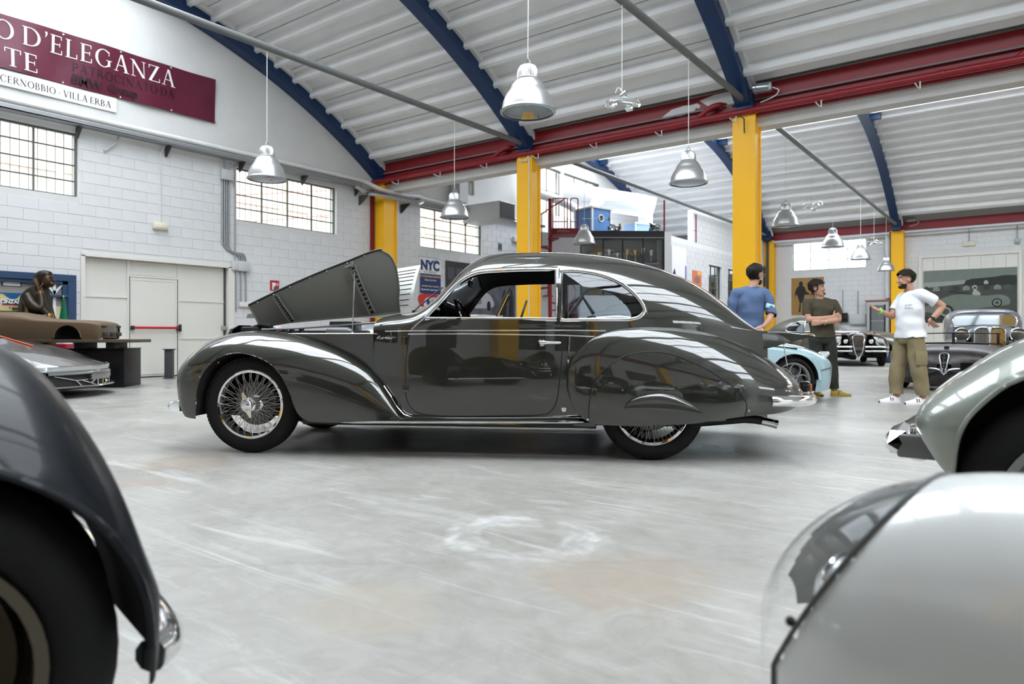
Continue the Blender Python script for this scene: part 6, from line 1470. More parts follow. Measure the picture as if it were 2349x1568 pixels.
obj('front_bumper', MB().tube(smooth_poly([(-.37, -.10, .30), (-.41, -.15, .30), (-.43, -.3, .305), (-.44, -.68, .305), (-.43, -1.1, .305), (-.36, -1.35, .305)], 4), .032, 10, up=(0, 0, 1)), M_CHROME, dk)

# ---------- two dark cars parked behind the photographer (they show in the coupe's door)
kin('vintage_car', 'dark vintage car parked behind the photographer, mirrored in coupe door', at(-1.05, -2.4), fwd(-88), paint('black_green_paint', (.010, .011, .010), .22, .2), skip=('front_bumper',))
k2 = [o for o in COL.objects if o.name.startswith('vintage_car')][-1]; shield_grille(k2, paint('black_green_paint', ()))
k3 = kin('vintage_car', 'second dark vintage car parked behind the photographer, mirrored in coupe fender', at(1.35, -2.6), fwd(-94), paint('black_brown_paint', (.014, .010, .008), .22, .2), skip=('front_bumper',)); shield_grille(k3, paint('black_brown_paint', ()))
# ================================================================ left side: shop front, statue, clay model, concept car
M_BLUEWOOD = mat('blue_wood', (.022, .055, .125), .45, noise=(5, .3, (.015, .04, .09)))
shf = thing('shop_front', 'blue framed display window with white star bars on side wall', 'display window', (-14.99, 0, 0))
M_DIN = mat('display_lining', (.30, .29, .28), .8); M_CREAMP = mat('cream_paper', (.66, .58, .38), .6)
obj('back_panel', MB().bb(0, .012, 3.2, 5.75, .5, 2.0), M_DIN, shf, smooth=False)
obj('lower_panel', MB().bb(.012, .016, 4.55, 5.68, .62, 1.45), M_CREAMP, shf, smooth=False)
for nm, (y0, y1, z0, z1) in (('frame_head', (3.1, 5.81, 1.93, 2.06)), ('frame_post', (5.66, 5.81, .4, 1.93)), ('frame_post', (3.1, 3.25, .4, 1.93)), ('frame_sill', (3.1, 5.81, .4, .52)), ('mullion', (5.25, 5.32, .52, 1.93)), ('transom', (5.32, 5.66, 1.62, 1.67))):
    obj(nm, MB().cbox((.06, (y0+y1)/2, (z0+z1)/2), (.10, y1-y0, z1-z0), .008), M_BLUEWOOD, shf, smooth=False)
for nm, (y0, y1, z0, z1) in (('inner_frame', (5.58, 5.66, .52, 1.93)), ('inner_frame', (3.25, 5.66, 1.87, 1.93))):
    obj(nm, MB().bb(.02, .08, y0, y1, z0, z1), M_BLUEWOOD, shf, smooth=False)
obj('white_bar', MB().bb(.03, .045, 5.425, 5.475, .52, 1.87), M_WHITE, shf, smooth=False)
for s_ in (-1, 1): obj('white_bar', MB().prism([(5.45, 1.66), (5.45, 1.74), (5.45+s_*.12, 1.87), (5.45+s_*.16, 1.87)], lambda u, v, t: (t, u, v), .03, .045), M_WHITE, shf, smooth=False)
obj('paper_notice', MB().bb(.012, .02, 4.63, 4.90, 1.80, 1.90), M_WHITE, shf, smooth=False); obj('paper_border', MB().bb(.008, .014, 4.61, 4.92, 1.785, 1.915), M_BLACK, shf, smooth=False)
sg2 = thing('drinks_sign', 'tin drinks sign with yellow hills on blue behind the statue', 'sign', (-14.95, 4.72, 1.50))
obj('sign_plate', MB().bb(0, .015, -.40, .24, -.16, .17), mat('sign_yellow', (.62, .52, .24), .4), sg2, smooth=False)
obj('blue_sky', MB().prism([(-.40, .17), (.24, .17), (.24, .12), (.18, .15), (.10, .06), (.02, .05), (-.05, .10), (-.10, .145), (-.14, .15), (-.2, .06), (-.40, .03)], lambda u, v, t: (t, u, v), .015, .018), mat('sign_blue', (.01, .10, .26), .4), sg2, smooth=False)
obj('name_band', MB().bb(.016, .022, -.12, .22, -.05, .045), mat('sign_black', (.015, .015, .025), .4), sg2, smooth=False); obj('band_edge', MB().bb(.015, .019, -.13, .23, -.065, .055), M_WHITE, sg2, smooth=False); obj('red_line', MB().bb(.022, .024, -.12, .22, -.055, -.040), M_SIGNRED, sg2, smooth=False)
for (tx, sz, y, z, mm) in (('CINZANO', .088, .055, .004, M_WHITE), ('soda', .085, .115, -.11, M_INK2)):
    me = text_mesh('lettering', tx, sz, ext=.001, bold=.004); me.materials.append(mm); o = link('lettering', me, mm, sg2); o.location = (.027, y, z); o.rotation_euler = (PI/2, 0, PI/2)
me = text_mesh('lettering', '&', .05, ext=.001); me.materials.append(M_INK2); o = link('lettering', me, M_INK2, sg2); o.location = (.027, .0, -.10); o.rotation_euler = (PI/2, 0, PI/2)

# ---- bronze statue, robed, cheek in hand
M_BRONZE = mat('dark_bronze', (.028, .022, .016), .38, .6, noise=(6, .5, (.05, .042, .022)), bump=(14, .4, .01)); M_GILT = mat('gilt_bronze', (.22, .125, .035), .38, .7, noise=(8, .5, (.10, .06, .02)), bump=(20, .4, .008)); M_SKINB = mat('bronze_skin', (.085, .048, .028), .35, .6, noise=(8, .4, (.05, .03, .018)))
st_ = thing('robed_statue', 'dark bronze robed statue leaning its head on one hand', 'statue', at(-8.62, 12.72), YAW)
def robe(sec, n=28, wave=.0, k=9):
    rows = []
    for (z, cx, cy, rx, ry) in smooth_poly(sec, 4):
        rows.append([(cx+rx*(1+wave*math.sin(k*a+z*4))*math.cos(a), cy+ry*(1+wave*math.sin(k*a+z*4))*math.sin(a), z) for a in np.linspace(0, 2*PI, n+1)[:-1]])
    return MB().grid(rows, closed_v=True)
obj('robe', robe([(.0, 0, 0, .34, .34), (.6, 0, 0, .31, .30), (1.1, -.03, 0, .30, .26), (1.4, -.06, 0, .27, .24), (1.62, -.06, 0, .23, .20), (1.74, -.02, 0, .16, .15), (1.80, .02, 0, .09, .10)], wave=.045), M_BRONZE, st_)
obj('mantle_fold', MB().tube(smooth_poly([(-.02, -.25, 1.60), (.0, -.30, 1.45), (.02, -.335, 1.20), (.0, -.345, .9), (.0, -.345, .5)], 4), [.035]*3+[.065]*14, 10, flat=.6), M_GILT, st_)
obj('mantle_fold', MB().tube(smooth_poly([(.24, -.20, 1.36), (.33, -.20, 1.25), (.36, -.20, 1.08), (.34, -.18, .8), (.32, -.15, .4)], 4), [.06]*4+[.09]*13, 10, flat=.7), M_GILT, st_)
hd_ = obj('head', MB().sphere((.13, -.02, 1.90), .135, 24, 16, (.98, .82, 1.16)).tube([(.03, 0, 1.72), (.09, -.01, 1.80)], .075, 12).sphere((.235, -.02, 1.83), .06, 14, 10, (.8, .8, .9)).tube([(.245, -.02, 1.93), (.285, -.02, 1.885), (.25, -.02, 1.87)], [.012, .022, .012], 8).sphere((.255, -.02, 1.835), .022, 8, 6, (.6, 1.2, .6)).tube([(.235, -.09, 1.945), (.262, -.03, 1.95), (.235, .05, 1.945)], .012, 6), M_SKINB, st_)
obj('hair', robe([(1.86, .05, -.02, .115, .120), (1.93, .075, -.02, .140, .128), (2.00, .095, -.02, .140, .122), (2.05, .11, -.02, .105, .09), (2.075, .11, -.02, .04, .035)], 26, .04, 13), M_BRONZE, st_)
obj('raised_arm', MB().tube(smooth_poly([(-.06, -.24, 1.60), (.08, -.30, 1.42), (.20, -.26, 1.38), (.18, -.22, 1.55), (.14, -.20, 1.68)], 4), [.10, .10, .105, .105, .10, .10, .095, .09, .085, .08, .08, .075, .07, .065, .06, .055, .05], 12), M_BRONZE, st_)
obj('hand', MB().tube([(.14, -.20, 1.67), (.12, -.19, 1.74), (.09, -.175, 1.80)], [.035, .045, .04], 10, flat=.6).tube([(.10, -.18, 1.78), (.05, -.165, 1.88), (.02, -.155, 1.93)], [.014, .013, .010], 8).tube([(.085, -.185, 1.78), (.035, -.17, 1.87), (.0, -.16, 1.91)], [.014, .013, .010], 8).tube([(.07, -.185, 1.78), (.02, -.175, 1.85), (-.015, -.165, 1.88)], [.013, .012, .009], 8).tube([(.11, -.18, 1.79), (.07, -.16, 1.89), (.045, -.15, 1.94)], [.013, .012, .009], 8).tube([(.13, -.19, 1.74), (.16, -.165, 1.80), (.165, -.14, 1.84)], [.015, .014, .010], 8), M_SKINB, st_)
obj('lower_arm', MB().tube(smooth_poly([(.20, -.24, 1.38), (.28, -.20, 1.26), (.24, -.30, 1.18), (.16, -.34, 1.14)], 4), [.09]*5+[.07]*4+[.05]*4, 12), M_BRONZE, st_)
obj('hand', MB().tube([(.18, -.33, 1.15), (.11, -.36, 1.12), (.06, -.37, 1.09)], [.035, .042, .035], 10, flat=.6).tube([(.06, -.37, 1.10), (.0, -.385, 1.06), (-.03, -.385, 1.02)], [.013, .012, .009], 8).tube([(.065, -.375, 1.085), (.01, -.39, 1.04), (-.01, -.39, 1.0)], [.013, .012, .009], 8).tube([(.075, -.38, 1.07), (.03, -.39, 1.02), (.015, -.39, .985)], [.013, .012, .009], 8).tube([(.09, -.38, 1.06), (.055, -.39, 1.01), (.045, -.39, .975)], [.012, .011, .008], 8).tube([(.12, -.36, 1.15), (.08, -.39, 1.12), (.05, -.40, 1.12)], [.014, .013, .010], 8), M_SKINB, st_)
obj('cuff', MB().tube([(.155, -.205, 1.62), (.14, -.20, 1.68)], .062, 14), M_GILT, st_)
# ---- Italian flag
M_GRN = mat('flag_green', (.0, .12, .045), .7)
def flag(lab, X, Y, zt, h):
    f = thing('tricolour_flag', lab, 'flag', at(X, Y), YAW)
    obj('pole', MB().tube([(0, 0, 0), (0, 0, zt)], .010, 8).sphere((0, 0, zt), .018, 8, 6).lathe([(.16, 0), (.15, .02), (.03, .04)], 20), M_ALU, f)
    for k, mm in enumerate((M_GRN, M_WHITE, M_SIGNRED)):
        rows = []
        for i in range(13):
            z = zt-.03-(k*.333+i/12*.333)*h; q = (zt-z)/h; rr = .015+.19*q**1.1
            rows.append([(rr*(1+.12*math.sin(5*a))*math.cos(a), rr*(1+.12*math.sin(5*a))*.7*math.sin(a), z) for a in np.linspace(0, 2*PI, 25)[:-1]])
        obj('flag_band', MB().grid(rows, closed_v=True), mm, f)
flag('furled green white and red flag standing beside bronze statue', -8.18, 12.72, 1.60, 1.25)
flag('furled green white and red flag hidden behind raised hood panel', -5.55, 16.3, 2.05, 1.5)
# ---- steel post by the gate
bo = thing('barrier_post', 'dark grey steel post standing in front of the wicket door', 'post', at(-7.10, 14.45), YAW)
obj('shaft', MB().cbox((0, 0, .30), (.155, .12, .60), .01), mat('post_grey', (.07, .075, .08), .45, .3), bo); obj('top_plate', MB().cbox((0, 0, .605), (.21, .17, .018), .004), mat('post_grey', ()), bo); obj('foot_plate', MB().cbox((0, 0, .008), (.20, .17, .014), .004), mat('post_grey', ()), bo)
# ---- clay model of a car on a trestle board over a black box
M_CLAY = mat('brown_clay', (.135, .088, .050), .6, noise=(22, .35, (.10, .064, .036)), bump=(60, .2, .003))
bxx = thing('black_plinth', 'glossy black plinth box under the clay model board', 'plinth', at(-7.22, 12.30), YAW+math.radians(8))
obj('plinth_body', MB().cbox((0, 0, .33), (1.0, .75, .66), .01), mat('satin_black', (.008, .008, .009), .38, spec=.3), bxx); obj('plinth_top', MB().cbox((0, 0, .665), (1.02, .77, .012), .003), mat('satin_black', ()), bxx)
brd = thing('model_board', 'long brown board on black feet carrying the clay model', 'board', at(-7.65, 11.92), YAW+math.radians(6))
obj('board', MB().cbox((0, 0, .80), (2.5, .85, .055), .006), mat('board_brown', (.085, .062, .042), .5, noise=(4, .3, (.06, .045, .03))), brd)
for x in (-.8, .35, .85): obj('foot', MB().cbox((x, .0, .722), (.14, .5, .10), .006), M_BLACK, brd)
cm = thing('clay_car_model', 'brown clay scale model of a sports car on board', 'car model', at(-7.38, 11.90, .828), YAW+PI+math.radians(6))
V = shell([(-.52, .30, .02, .14, .22), (-.50, .37, .01, .20, .27), (-.42, .40, .0, .24, .30), (-.25, .41, .0, .26, .32), (0, .41, .0, .27, .33), (.25, .41, .0, .28, .34), (.5, .41, .0, .29, .36), (.75, .41, .0, .30, .43), (1.0, .41, .0, .30, .46), (1.4, .42, .0, .30, .44), (1.7, .40, .0, .29, .36), (1.78, .36, .03, .25, .30)], 120, 2.6, 3.4)
ac = arc_poly(0, .03, .21, -.1); ac2 = arc_poly(1.38, .03, .22, -.1); V = snap_arches(V, (ac, ac2), .3, .010)
def cls4(x, y, z):
    K = np.full(x.shape, 'body', dtype=object); K[(in_poly_all(ac, x, z) | in_poly_all(ac2, x, z)) & (np.abs(y) > .3)] = ''
    return K
split_obj(V, cls4, {'body': M_CLAY}, cm)
for s_ in (-1, 1):
    for cx_, a_ in ((0, ac), (1.38, ac2)):
        ap = [p for p in a_ if p[1] > .0]; obj('wheel_arch', MB().tube([(x, s_*.395, z) for x, z in ap], .012, 6), M_CLAY, cm); obj('wheel_well', MB().grid([[(x, s_*.40, z) for x, z in ap], [(x, s_*.15, z) for x, z in ap]]).add([(cx_-.22, s_*.16, 0), (cx_+.22, s_*.16, 0), (cx_+.22, s_*.16, .25), (cx_-.22, s_*.16, .25)], [(0, 1, 2, 3)]), M_LINER, cm)
M_TAUPE = mat('taupe_film', (.15, .125, .10), .35)
obj('nose_film', MB().grid([[(-.535+.06*(abs(y)/.38)**2+.01*(z < .05), y, z) for y in np.linspace(-.37, .37, 17)] for z in np.linspace(.02, .24, 6)]), M_TAUPE, cm)
for y in (-.26, .26): obj('headlight_recess', MB().cbox((-.505, y, .215), (.05, .16, .035), .008), M_BLACK, cm)
for y in (-.24, 0, .24): obj('intake', MB().cbox((-.53, y, .085), (.04, .17, .07), .01), mat('intake_dark', (.03, .027, .025), .4), cm)
obj('roof_groove', MB().tube([(.55, -.30, .335), (.75, -.30, .385), (1.0, -.31, .41)], .008, 6).tube([(.55, .30, .335), (.75, .30, .385), (1.0, .31, .41)], .008, 6), mat('clay_edge', (.10, .065, .038), .6), cm)
rdx = thing('red_crate', 'small red plastic crate behind the clay model board', 'crate', at(-8.02, 12.42), YAW); obj('crate_body', MB().cbox((0, 0, .30), (.30, .16, .60), .02), mat('crate_red', (.55, .012, .02), .4), rdx); obj('crate_rim', MB().cbox((0, 0, .595), (.32, .18, .03), .008), mat('crate_red', ()), rdx)

# ---- grey concept car, nose to the right
P_CONC = paint('grey_satin_paint', (.19, .185, .18), .28, .5)
cc = thing('concept_car', 'low grey wedge shaped concept car with orange hood line', 'car', at(-6.20, 10.50), YAW+PI+math.radians(7))
rows = []
for x in np.linspace(0, 4.3, 90):
    zc = float(pchip([0, .25, .6, 1.1, 1.7, 2.3, 3.2, 4.3], [.455, .53, .62, .77, .97, 1.08, 1.05, .85], x)); zs = float(pchip([0, .3, .8, 1.3, 2.2, 3.2, 4.3], [.46, .52, .68, .76, .80, .84, .78], x)); wd = float(pchip([0, .3, .8, 4.3], [.84, .92, .96, .98], x)); r = []
    for s_ in np.linspace(-1, 1, 33):
        a = abs(s_); xo = x+.30*a**2.2*max(0, 1-x/1.2)
        z = zc+(zs-zc)*min(1, (a/.72))**1.6 if a < .72 else zs
        if a > .90: z = zs-(a-.90)/.10*(zs-.30)*.55
        r.append((xo, s_*wd, z))
    rows.append(r)
ccb = obj('upper_body', MB().grid(rows), P_CONC, cc, angle=28)
obj('flank', MB().grid([[(x+.30*max(0, 1-x/1.2), s_*w_, z) for z, w_ in ((.38, .975), (.25, .96), (.15, .90))] for x in np.linspace(.05, 4.2, 30) for s_ in (-1,)]).grid([[(x+.30*max(0, 1-x/1.2), w_, z) for z, w_ in ((.38, .975), (.25, .96), (.15, .90))] for x in np.linspace(.05, 4.2, 30)]), P_CONC, cc)
obj('orange_strip', MB().tube([(.95, -.02, .735), (1.4, -.02, .88), (1.9, -.02, 1.02), (2.3, -.02, 1.09)], .012, 6), mat('orange_trim', (.60, .09, .02), .4), ccb)
front = lambda y, o=0: .30*(abs(y)/.86)**2.2-.012+o
def ribbon(name, m, zt, zb, w_=.86, o=0, o2=0, par=None, n=33):
    return obj(name, MB().grid([[(front(y, o), y, zt), (front(y, (o+o2)/2-.01), y, (zt+zb)/2), (front(y, o2), y, zb)] for y in np.linspace(-w_, w_, n)]), m, par or cc)
ribbon('light_bar', mat('light_bar', (.55, .58, .60), .15, .6, coat=1), .455, .385, .88, 0, .01)
ribbon('upper_bumper', P_CONC, .385, .335, .88, .0, -.02); ribbon('number_recess', P_CONC, .335, .25, .30, -.035, -.02)
ribbon('grille_panel', M_BLACK, .335, .15, .84, .05, .02)
gw = MB()
for s_ in (-1, 1):
    for (a, b) in (((.80, .32), (.52, .25)), ((.52, .25), (.10, .265)), ((.52, .25), (.42, .155)), ((.42, .245), (.25, .20)), ((.25, .20), (.12, .26)), ((.25, .20), (.10, .155)), ((.14, .33), (.28, .29)), ((.28, .29), (.10, .27)), ((.09, .26), (.07, .14))):
        gw.tube([(front(s_*(a[0]+(b[0]-a[0])*q), .008), s_*(a[0]+(b[0]-a[0])*q), a[1]+(b[1]-a[1])*q) for q in np.linspace(0, 1, 5)], .009, 6)
obj('grille_web', gw, M_CHROME, cc)
lipm = MB().grid([[(front(y, .10), y, .165), (front(y, -.06), y, .175), (front(y, -.08), y, .155), (front(y, .12), y, .115)] for y in np.linspace(-.86, .86, 31)]); obj('splitter', lipm, P_CONC, cc)
for s_ in (-1, 1): obj('headlamp', MB().cbox((.42, s_*.905, .435), (.26, .03, .05), .012, rz=-s_*.25), mat('lamp_white', (.7, .72, .74), .2, coat=1), cc); obj('side_intake', MB().cbox((.40, s_*.93, .34), (.22, .03, .04), .01), M_BLACK, cc)
obj('hood_line', MB().tube([(.62, -.60, .615), (1.2, -.66, .765), (2.0, -.74, .86)], .008, 6), M_BLACK, ccb)
for x in (1.05, 3.55):
    for s_ in (-1, 1): disc_wheel(cc, x, s_*.88, s_, .33, .22, .25, None, 5)
obj('underbody', MB().cbox((2.2, 0, .20), (3.9, 1.6, .12), .03), M_BLACK, cc)
obj('glasshouse', MB().grid([[(1.35+2.0*u, .62*(1-.25*u)*s_, float(np.interp(1.35+2.0*u, [1.35, 2.3, 3.35], [.87, 1.14, 1.08]))-.12*s_*s_) for s_ in np.linspace(-1, 1, 15)] for u in np.linspace(0, 1, 16)]), mat('dark_glass', ()), cc)

# ---- posters on the side wall behind the coupe
def poster(name, lab, y0, y1, z0, z1, m, cat='poster'):
    t = thing(name, lab, cat, (-14.985, (y0+y1)/2, (z0+z1)/2)); obj('sheet', MB().bb(0, .012, -(y1-y0)/2, (y1-y0)/2, -(z1-z0)/2, (z1-z0)/2), m, t, smooth=False); return t
NAVY = mat('poster_navy', (.010, .035, .13), .5)
ny = poster('roll_up_poster', 'tall white and navy city event poster on the side wall', 15.37, 16.33, 1.72, 3.30, M_WHITE)
obj('navy_field', MB().bb(.012, .015, -.47, .47, -.34, .28), NAVY, ny, smooth=False); obj('pole', MB().tube([(.02, -.5, .80), (.02, .5, .80)], .018, 8), M_ALU, ny)
for (tx, sz, y, z, mm) in (('NYC', .40, -.02, .53, NAVY), ('& COMPANY', .10, 0, .335, mat('poster_grey', (.4, .36, .4), .5)), ("NYC CONCOURS D'ELEGANCE", .073, 0, .20, mat('poster_gold', (.70, .48, .22), .5)), ('Classic Car Show', .075, 0, .09, mat('poster_gold', ())), ('At Wollman Rink in Central Park', .058, 0, -.10, mat('poster_gold', ())), ('September 30th - October 2nd  2005', .055, 0, -.21, M_WHITE)):
    me = text_mesh('lettering', tx, sz, ext=.0, bold=(.022 if tx == 'NYC' else .003)); me.materials.append(mm); o = link('lettering', me, mm, ny); o.location = (.018, y, z); o.rotation_euler = (PI/2, 0, PI/2)
for k in range(7): a = .35+k*.36; obj('crown_ray', MB().prism([(.27+.11*math.cos(a-.16), .58+.10*math.sin(a-.16)), (.27+.22*math.cos(a), .58+.20*math.sin(a)), (.27+.11*math.cos(a+.16), .58+.10*math.sin(a+.16))], lambda u, v, t: (t, u, v), .012, .017), NAVY, ny, smooth=False)
obj('red_car_body', MB().prism(smooth_poly([(-.47, -.36), (.47, -.36), (.47, -.50), (-.1, -.44), (-.30, -.60), (-.28, -.74), (-.47, -.70)], 3, True), lambda u, v, t: (t, u, v), .012, .015), mat('poster_red', (.60, .03, .03), .5), ny, smooth=False)
obj('dash_oval', MB().prism([(.16+.36*math.cos(a), -.60+.16*math.sin(a)) for a in np.linspace(0, 2*PI, 33)[:-1]], lambda u, v, t: (t, u, v), .012, .017), mat('poster_silver', (.55, .56, .6), .4), ny, smooth=False)
for u in (-.10, .10, .30): obj('dial', MB().prism([(u+.07*math.cos(a), -.60+.085*math.sin(a)) for a in np.linspace(0, 2*PI, 21)[:-1]], lambda u_, v, t: (t, u_, v), .016, .020), NAVY, ny, smooth=False)
def photo_mat(name, dark, light, sc_=3.0):
    return mat(name, light, .35, noise=(sc_, 1.0, dark))
bw = poster('race_photo', 'large black and white racing car photograph seen above the hood', 16.55, 20.3, 1.55, 3.28, mat('photo_grey', (.20, .20, .215), .35, noise=(2.2, .8, (.05, .05, .055))))
G = lambda v: mat('photo_%d' % round(v*100), (v, v, v*1.06), .4)
obj('dark_building', MB().prism([(-1.87, .85), (1.0, .85), (1.3, .62), (-1.87, .02)], lambda u, v, t: (t, u, v), .012, .014), G(.035), bw, smooth=False)
for k in range(5): obj('photo_window', MB().bb(.014, .016, -1.78+k*.42, -1.45+k*.42, .28-.0*k+.03*k, .66), G(.08), bw, smooth=False)
obj('pale_wall', MB().prism([(-1.87, .0), (-1.87, -.18), (.6, .20), (.6, .45)], lambda u, v, t: (t, u, v), .013, .015), G(.34), bw, smooth=False)
obj('racing_car', MB().prism(smooth_poly([(-1.3, -.55), (-1.15, -.30), (-.75, -.12), (-.55, -.05), (-.2, -.02), (.3, -.10), (.55, -.30), (.6, -.52), (.2, -.60), (-.3, -.62), (-.9, -.62)], 4, True), lambda u, v, t: (t, u, v), .013, .018), G(.50), bw, smooth=False)
obj('nose_intake', MB().prism(smooth_poly([(-.55, -.46), (-.45, -.22), (-.30, -.14), (-.15, -.22), (-.08, -.46)], 3, True), lambda u, v, t: (t, u, v), .018, .021), G(.25), bw, smooth=False)
for u in (-.95, .32): obj('photo_wheel', MB().prism([(u+.10*math.cos(a), -.52+.17*math.sin(a)) for a in np.linspace(0, 2*PI, 21)[:-1]], lambda u_, v, t: (t, u_, v), .018, .022), G(.02), bw, smooth=False)
for u in (1.2, 1.6): obj('photo_figure', MB().prism([(u-.14, -.86), (u-.12, -.2), (u-.05, .08), (u+.05, .10), (u+.12, -.2), (u+.14, -.86)], lambda u_, v, t: (t, u_, v), .014, .018), G(.04), bw, smooth=False)
# ================================================================ mezzanine block with showcase, spiral stair and plant on top
M_BLKW = mat('office_white', (.76, .77, .79), .65, noise=(1.5, .3, (.68, .69, .71)))
fnO = lambda u, z, t: (-9.9-t, u, z)
OWIN = [(25.85, 27.25, 2.30, 3.60), (27.95, 29.35, 2.30, 3.60), (30.1, 31.5, 2.3, 3.6)]
ow = struct(obj('wall_office', wall_mesh(fnO, 21.75, YF, 0, 4.30, OWIN, .22), M_BLKW, smooth=False))
blocks(ow, fnO, 21.75, YF-.1, 0, 4.28, OWIN, .50, .217, .006, lambda u, z: False, 0, 5)
uw = struct(obj('wall_office_upper', MB().bb(-10.12, -9.9, 24.35, YF, 4.30, 5.48), M_BLKW, smooth=False))
blocks(uw, fnO, 24.35, YF-.1, 4.30, 5.46, [], .50, .217, .006, lambda u, z: False, 0, 6)
for o in OWIN: window(n_w, fnO, *o, 3, 3, False); n_w += 1
slab = struct(obj('floor_mezzanine', MB().bb(-15.0, -9.92, 21.9, YF, 4.12, 4.30), M_BLKW, smooth=False))
# front of the block, set square to the diagonal
fr_ = struct(obj('wall_office_front', MB().bb(-14.9, -13.0, 21.4, 21.6, 0, 4.25).box((*at(1.35, 22.85)[:2], 2.12), (1.75, .2, 4.25), rz=YAW), mat('office_front_grey', (.52, .53, .56), .7), smooth=False))
o_ = at(3.62, 22.95)
sc_ = thing('trophy_showcase', 'tall glazed trophy showcase with black frame on the mezzanine block', 'showcase', o_, YAW-math.radians(-2))
M_CASE = mat('case_black', (.018, .02, .022), .35); M_CASEIN = mat('case_inside', (.24, .245, .245), .6)
obj('base_cabinet', MB().bb(-1.40, 1.40, 0, .7, 0, 2.2), M_BLKW, sc_, smooth=False)
obj('back_panel', MB().bb(-1.40, 1.40, .62, .70, 2.2, 4.3), M_CASEIN, sc_, smooth=False)
obj('header', MB().bb(-1.42, 1.40, -.05, .70, 4.10, 4.32), M_CASE, sc_, smooth=False); obj('header_line', MB().bb(-1.41, 1.39, -.06, -.04, 4.085, 4.11), M_GREYMET, sc_, smooth=False)
for x in (-1.38, -.62, .02, .70, 1.37): obj('glazing_post', MB().bb(x-(.035 if abs(x) > 1 else .02), x+(.035 if abs(x) > 1 else .02), -.02, .04, 2.2, 4.10), M_CASE, sc_, smooth=False)
for k in range(4): x0, x1 = (-1.34, -.64, .04, .72)[k], (-.64, .0, .68, 1.34)[k]; obj('pane', MB().bb(x0, x1, .0, .008, 2.2, 4.08), glass_mat('case_glass', (.94, .95, .95), .05), sc_, smooth=False)
for z in (2.72, 3.28): obj('shelf', MB().bb(-1.36, 1.36, .08, .60, z-.03, z), M_CASEIN, sc_, smooth=False)
obj('side_panel', MB().bb(1.40, 1.62, -.05, .7, 0, 4.30), M_BLKW, sc_, smooth=False)
M_SIL = mat('trophy_silver', (.75, .76, .77), .15, 1.0); M_GOLD = mat('trophy_gold', (.72, .55, .25), .2, 1.0)
def trophy(x, h, wdt, m, handles, lab):
    t = thing('trophy', lab, 'trophy', (0, 0, 0), group='trophies in the showcase'); p = Matrix.Translation(o_) @ Matrix.Rotation(YAW+math.radians(2), 4, 'Z') @ Vector((x, .25, 3.28)); t.location = p; t.rotation_euler = (0, 0, YAW)
    obj('cup', MB().lathe([(0, h*.52), (wdt*.25, h*.53), (wdt*.55, h*.62), (wdt*.8, h*.8), (wdt, h), (wdt*.93, h), (wdt*.7, h*.82), (0, h*.6)], 18), m, t)
    obj('stem', MB().lathe([(wdt*.6, h*.14), (wdt*.3, h*.18), (wdt*.12, h*.3), (wdt*.2, h*.38), (wdt*.12, h*.46), (wdt*.22, h*.54)], 14), m, t); obj('foot', MB().lathe([(wdt*.75, 0), (wdt*.75, h*.12), (wdt*.6, h*.14), (0, h*.14)], 16), M_CASE if not handles else m, t)
    if handles:
        for s_ in (-1, 1): obj('handle', MB().tube(smooth_poly([(s_*wdt*.85, 0, h*.92), (s_*wdt*1.35, 0, h*.95), (s_*wdt*1.35, 0, h*.72), (s_*wdt*.6, 0, h*.62)], 4), wdt*.09, 6), m, t)
names = ('leftmost', 'second', 'third', 'fourth', 'fifth', 'sixth', 'seventh', 'rightmost')
for k, (x, h, wd, m, hn) in enumerate(((-.98, .30, .105, M_SIL, True), (-.72, .36, .11, M_SIL, True), (-.40, .46, .11, M_SIL, True), (-.12, .34, .10, M_SIL, True), (.20, .46, .11, M_GOLD, False), (.48, .44, .11, M_GOLD, True), (.74, .50, .085, M_SIL, False), (1.02, .44, .10, M_SIL, False))):
    trophy(x, h, wd, m, hn, '%s trophy cup from the left on the showcase shelf' % names[k] if k not in (0, 7) else '%s trophy cup on the showcase shelf' % names[k])
# blue sound boxes and white ducts on the slab
M_BLUEB = mat('sky_blue_panel', (.10, .24, .52), .5); M_PALEB = mat('pale_blue_panel', (.36, .53, .78), .5)
b1 = thing('blue_cabin', 'blue equipment cabin with round porthole on the mezzanine', 'equipment cabin', (*at(2.85, 24.6)[:2], 4.30), YAW+math.radians(38))
obj('cabin_body', MB().bb(-.45, .45, -.42, .42, .03, .98), M_BLUEB, b1, smooth=False)
for x in (-.45, .45):
    for y in (-.42, .42): obj('corner_post', MB().bb(x-.03, x+.03, y-.03, y+.03, 0, 1.0), M_WHITE, b1, smooth=False)
obj('lid', MB().bb(-.50, .50, -.47, .47, .98, 1.03), mat('lid_cream', (.62, .60, .50), .6), b1, smooth=False)
ph = obj('porthole', MB().lathe([(.0, .01), (.09, .01), (.10, .03), (.13, .03), (.135, 0)], 24, Matrix.Translation((-.02, -.42, .66)) @ Matrix.Rotation(PI/2, 4, 'X')), M_WHITE, b1); obj('porthole_glass', MB().lathe([(0, .025), (.085, .025), (.09, .01)], 20, Matrix.Translation((-.02, -.42, .66)) @ Matrix.Rotation(PI/2, 4, 'X')), M_BLACK, ph)
for z in (.35, .68): obj('hinge', MB().bb(.33, .38, -.45, -.42, z-.05, z+.05), M_BLACK, b1, smooth=False)
obj('notice', MB().bb(-.2, .1, -.432, -.42, .06, .2), M_WHITE, b1, smooth=False)
b2_ = thing('pale_blue_cabin', 'pale blue equipment box with white frame on the mezzanine', 'equipment cabin', (*at(4.55, 24.9)[:2], 4.30), YAW+math.radians(30))
obj('cabin_body', MB().bb(-.45, .45, -.30, .30, .02, .52), M_PALEB, b2_, smooth=False)
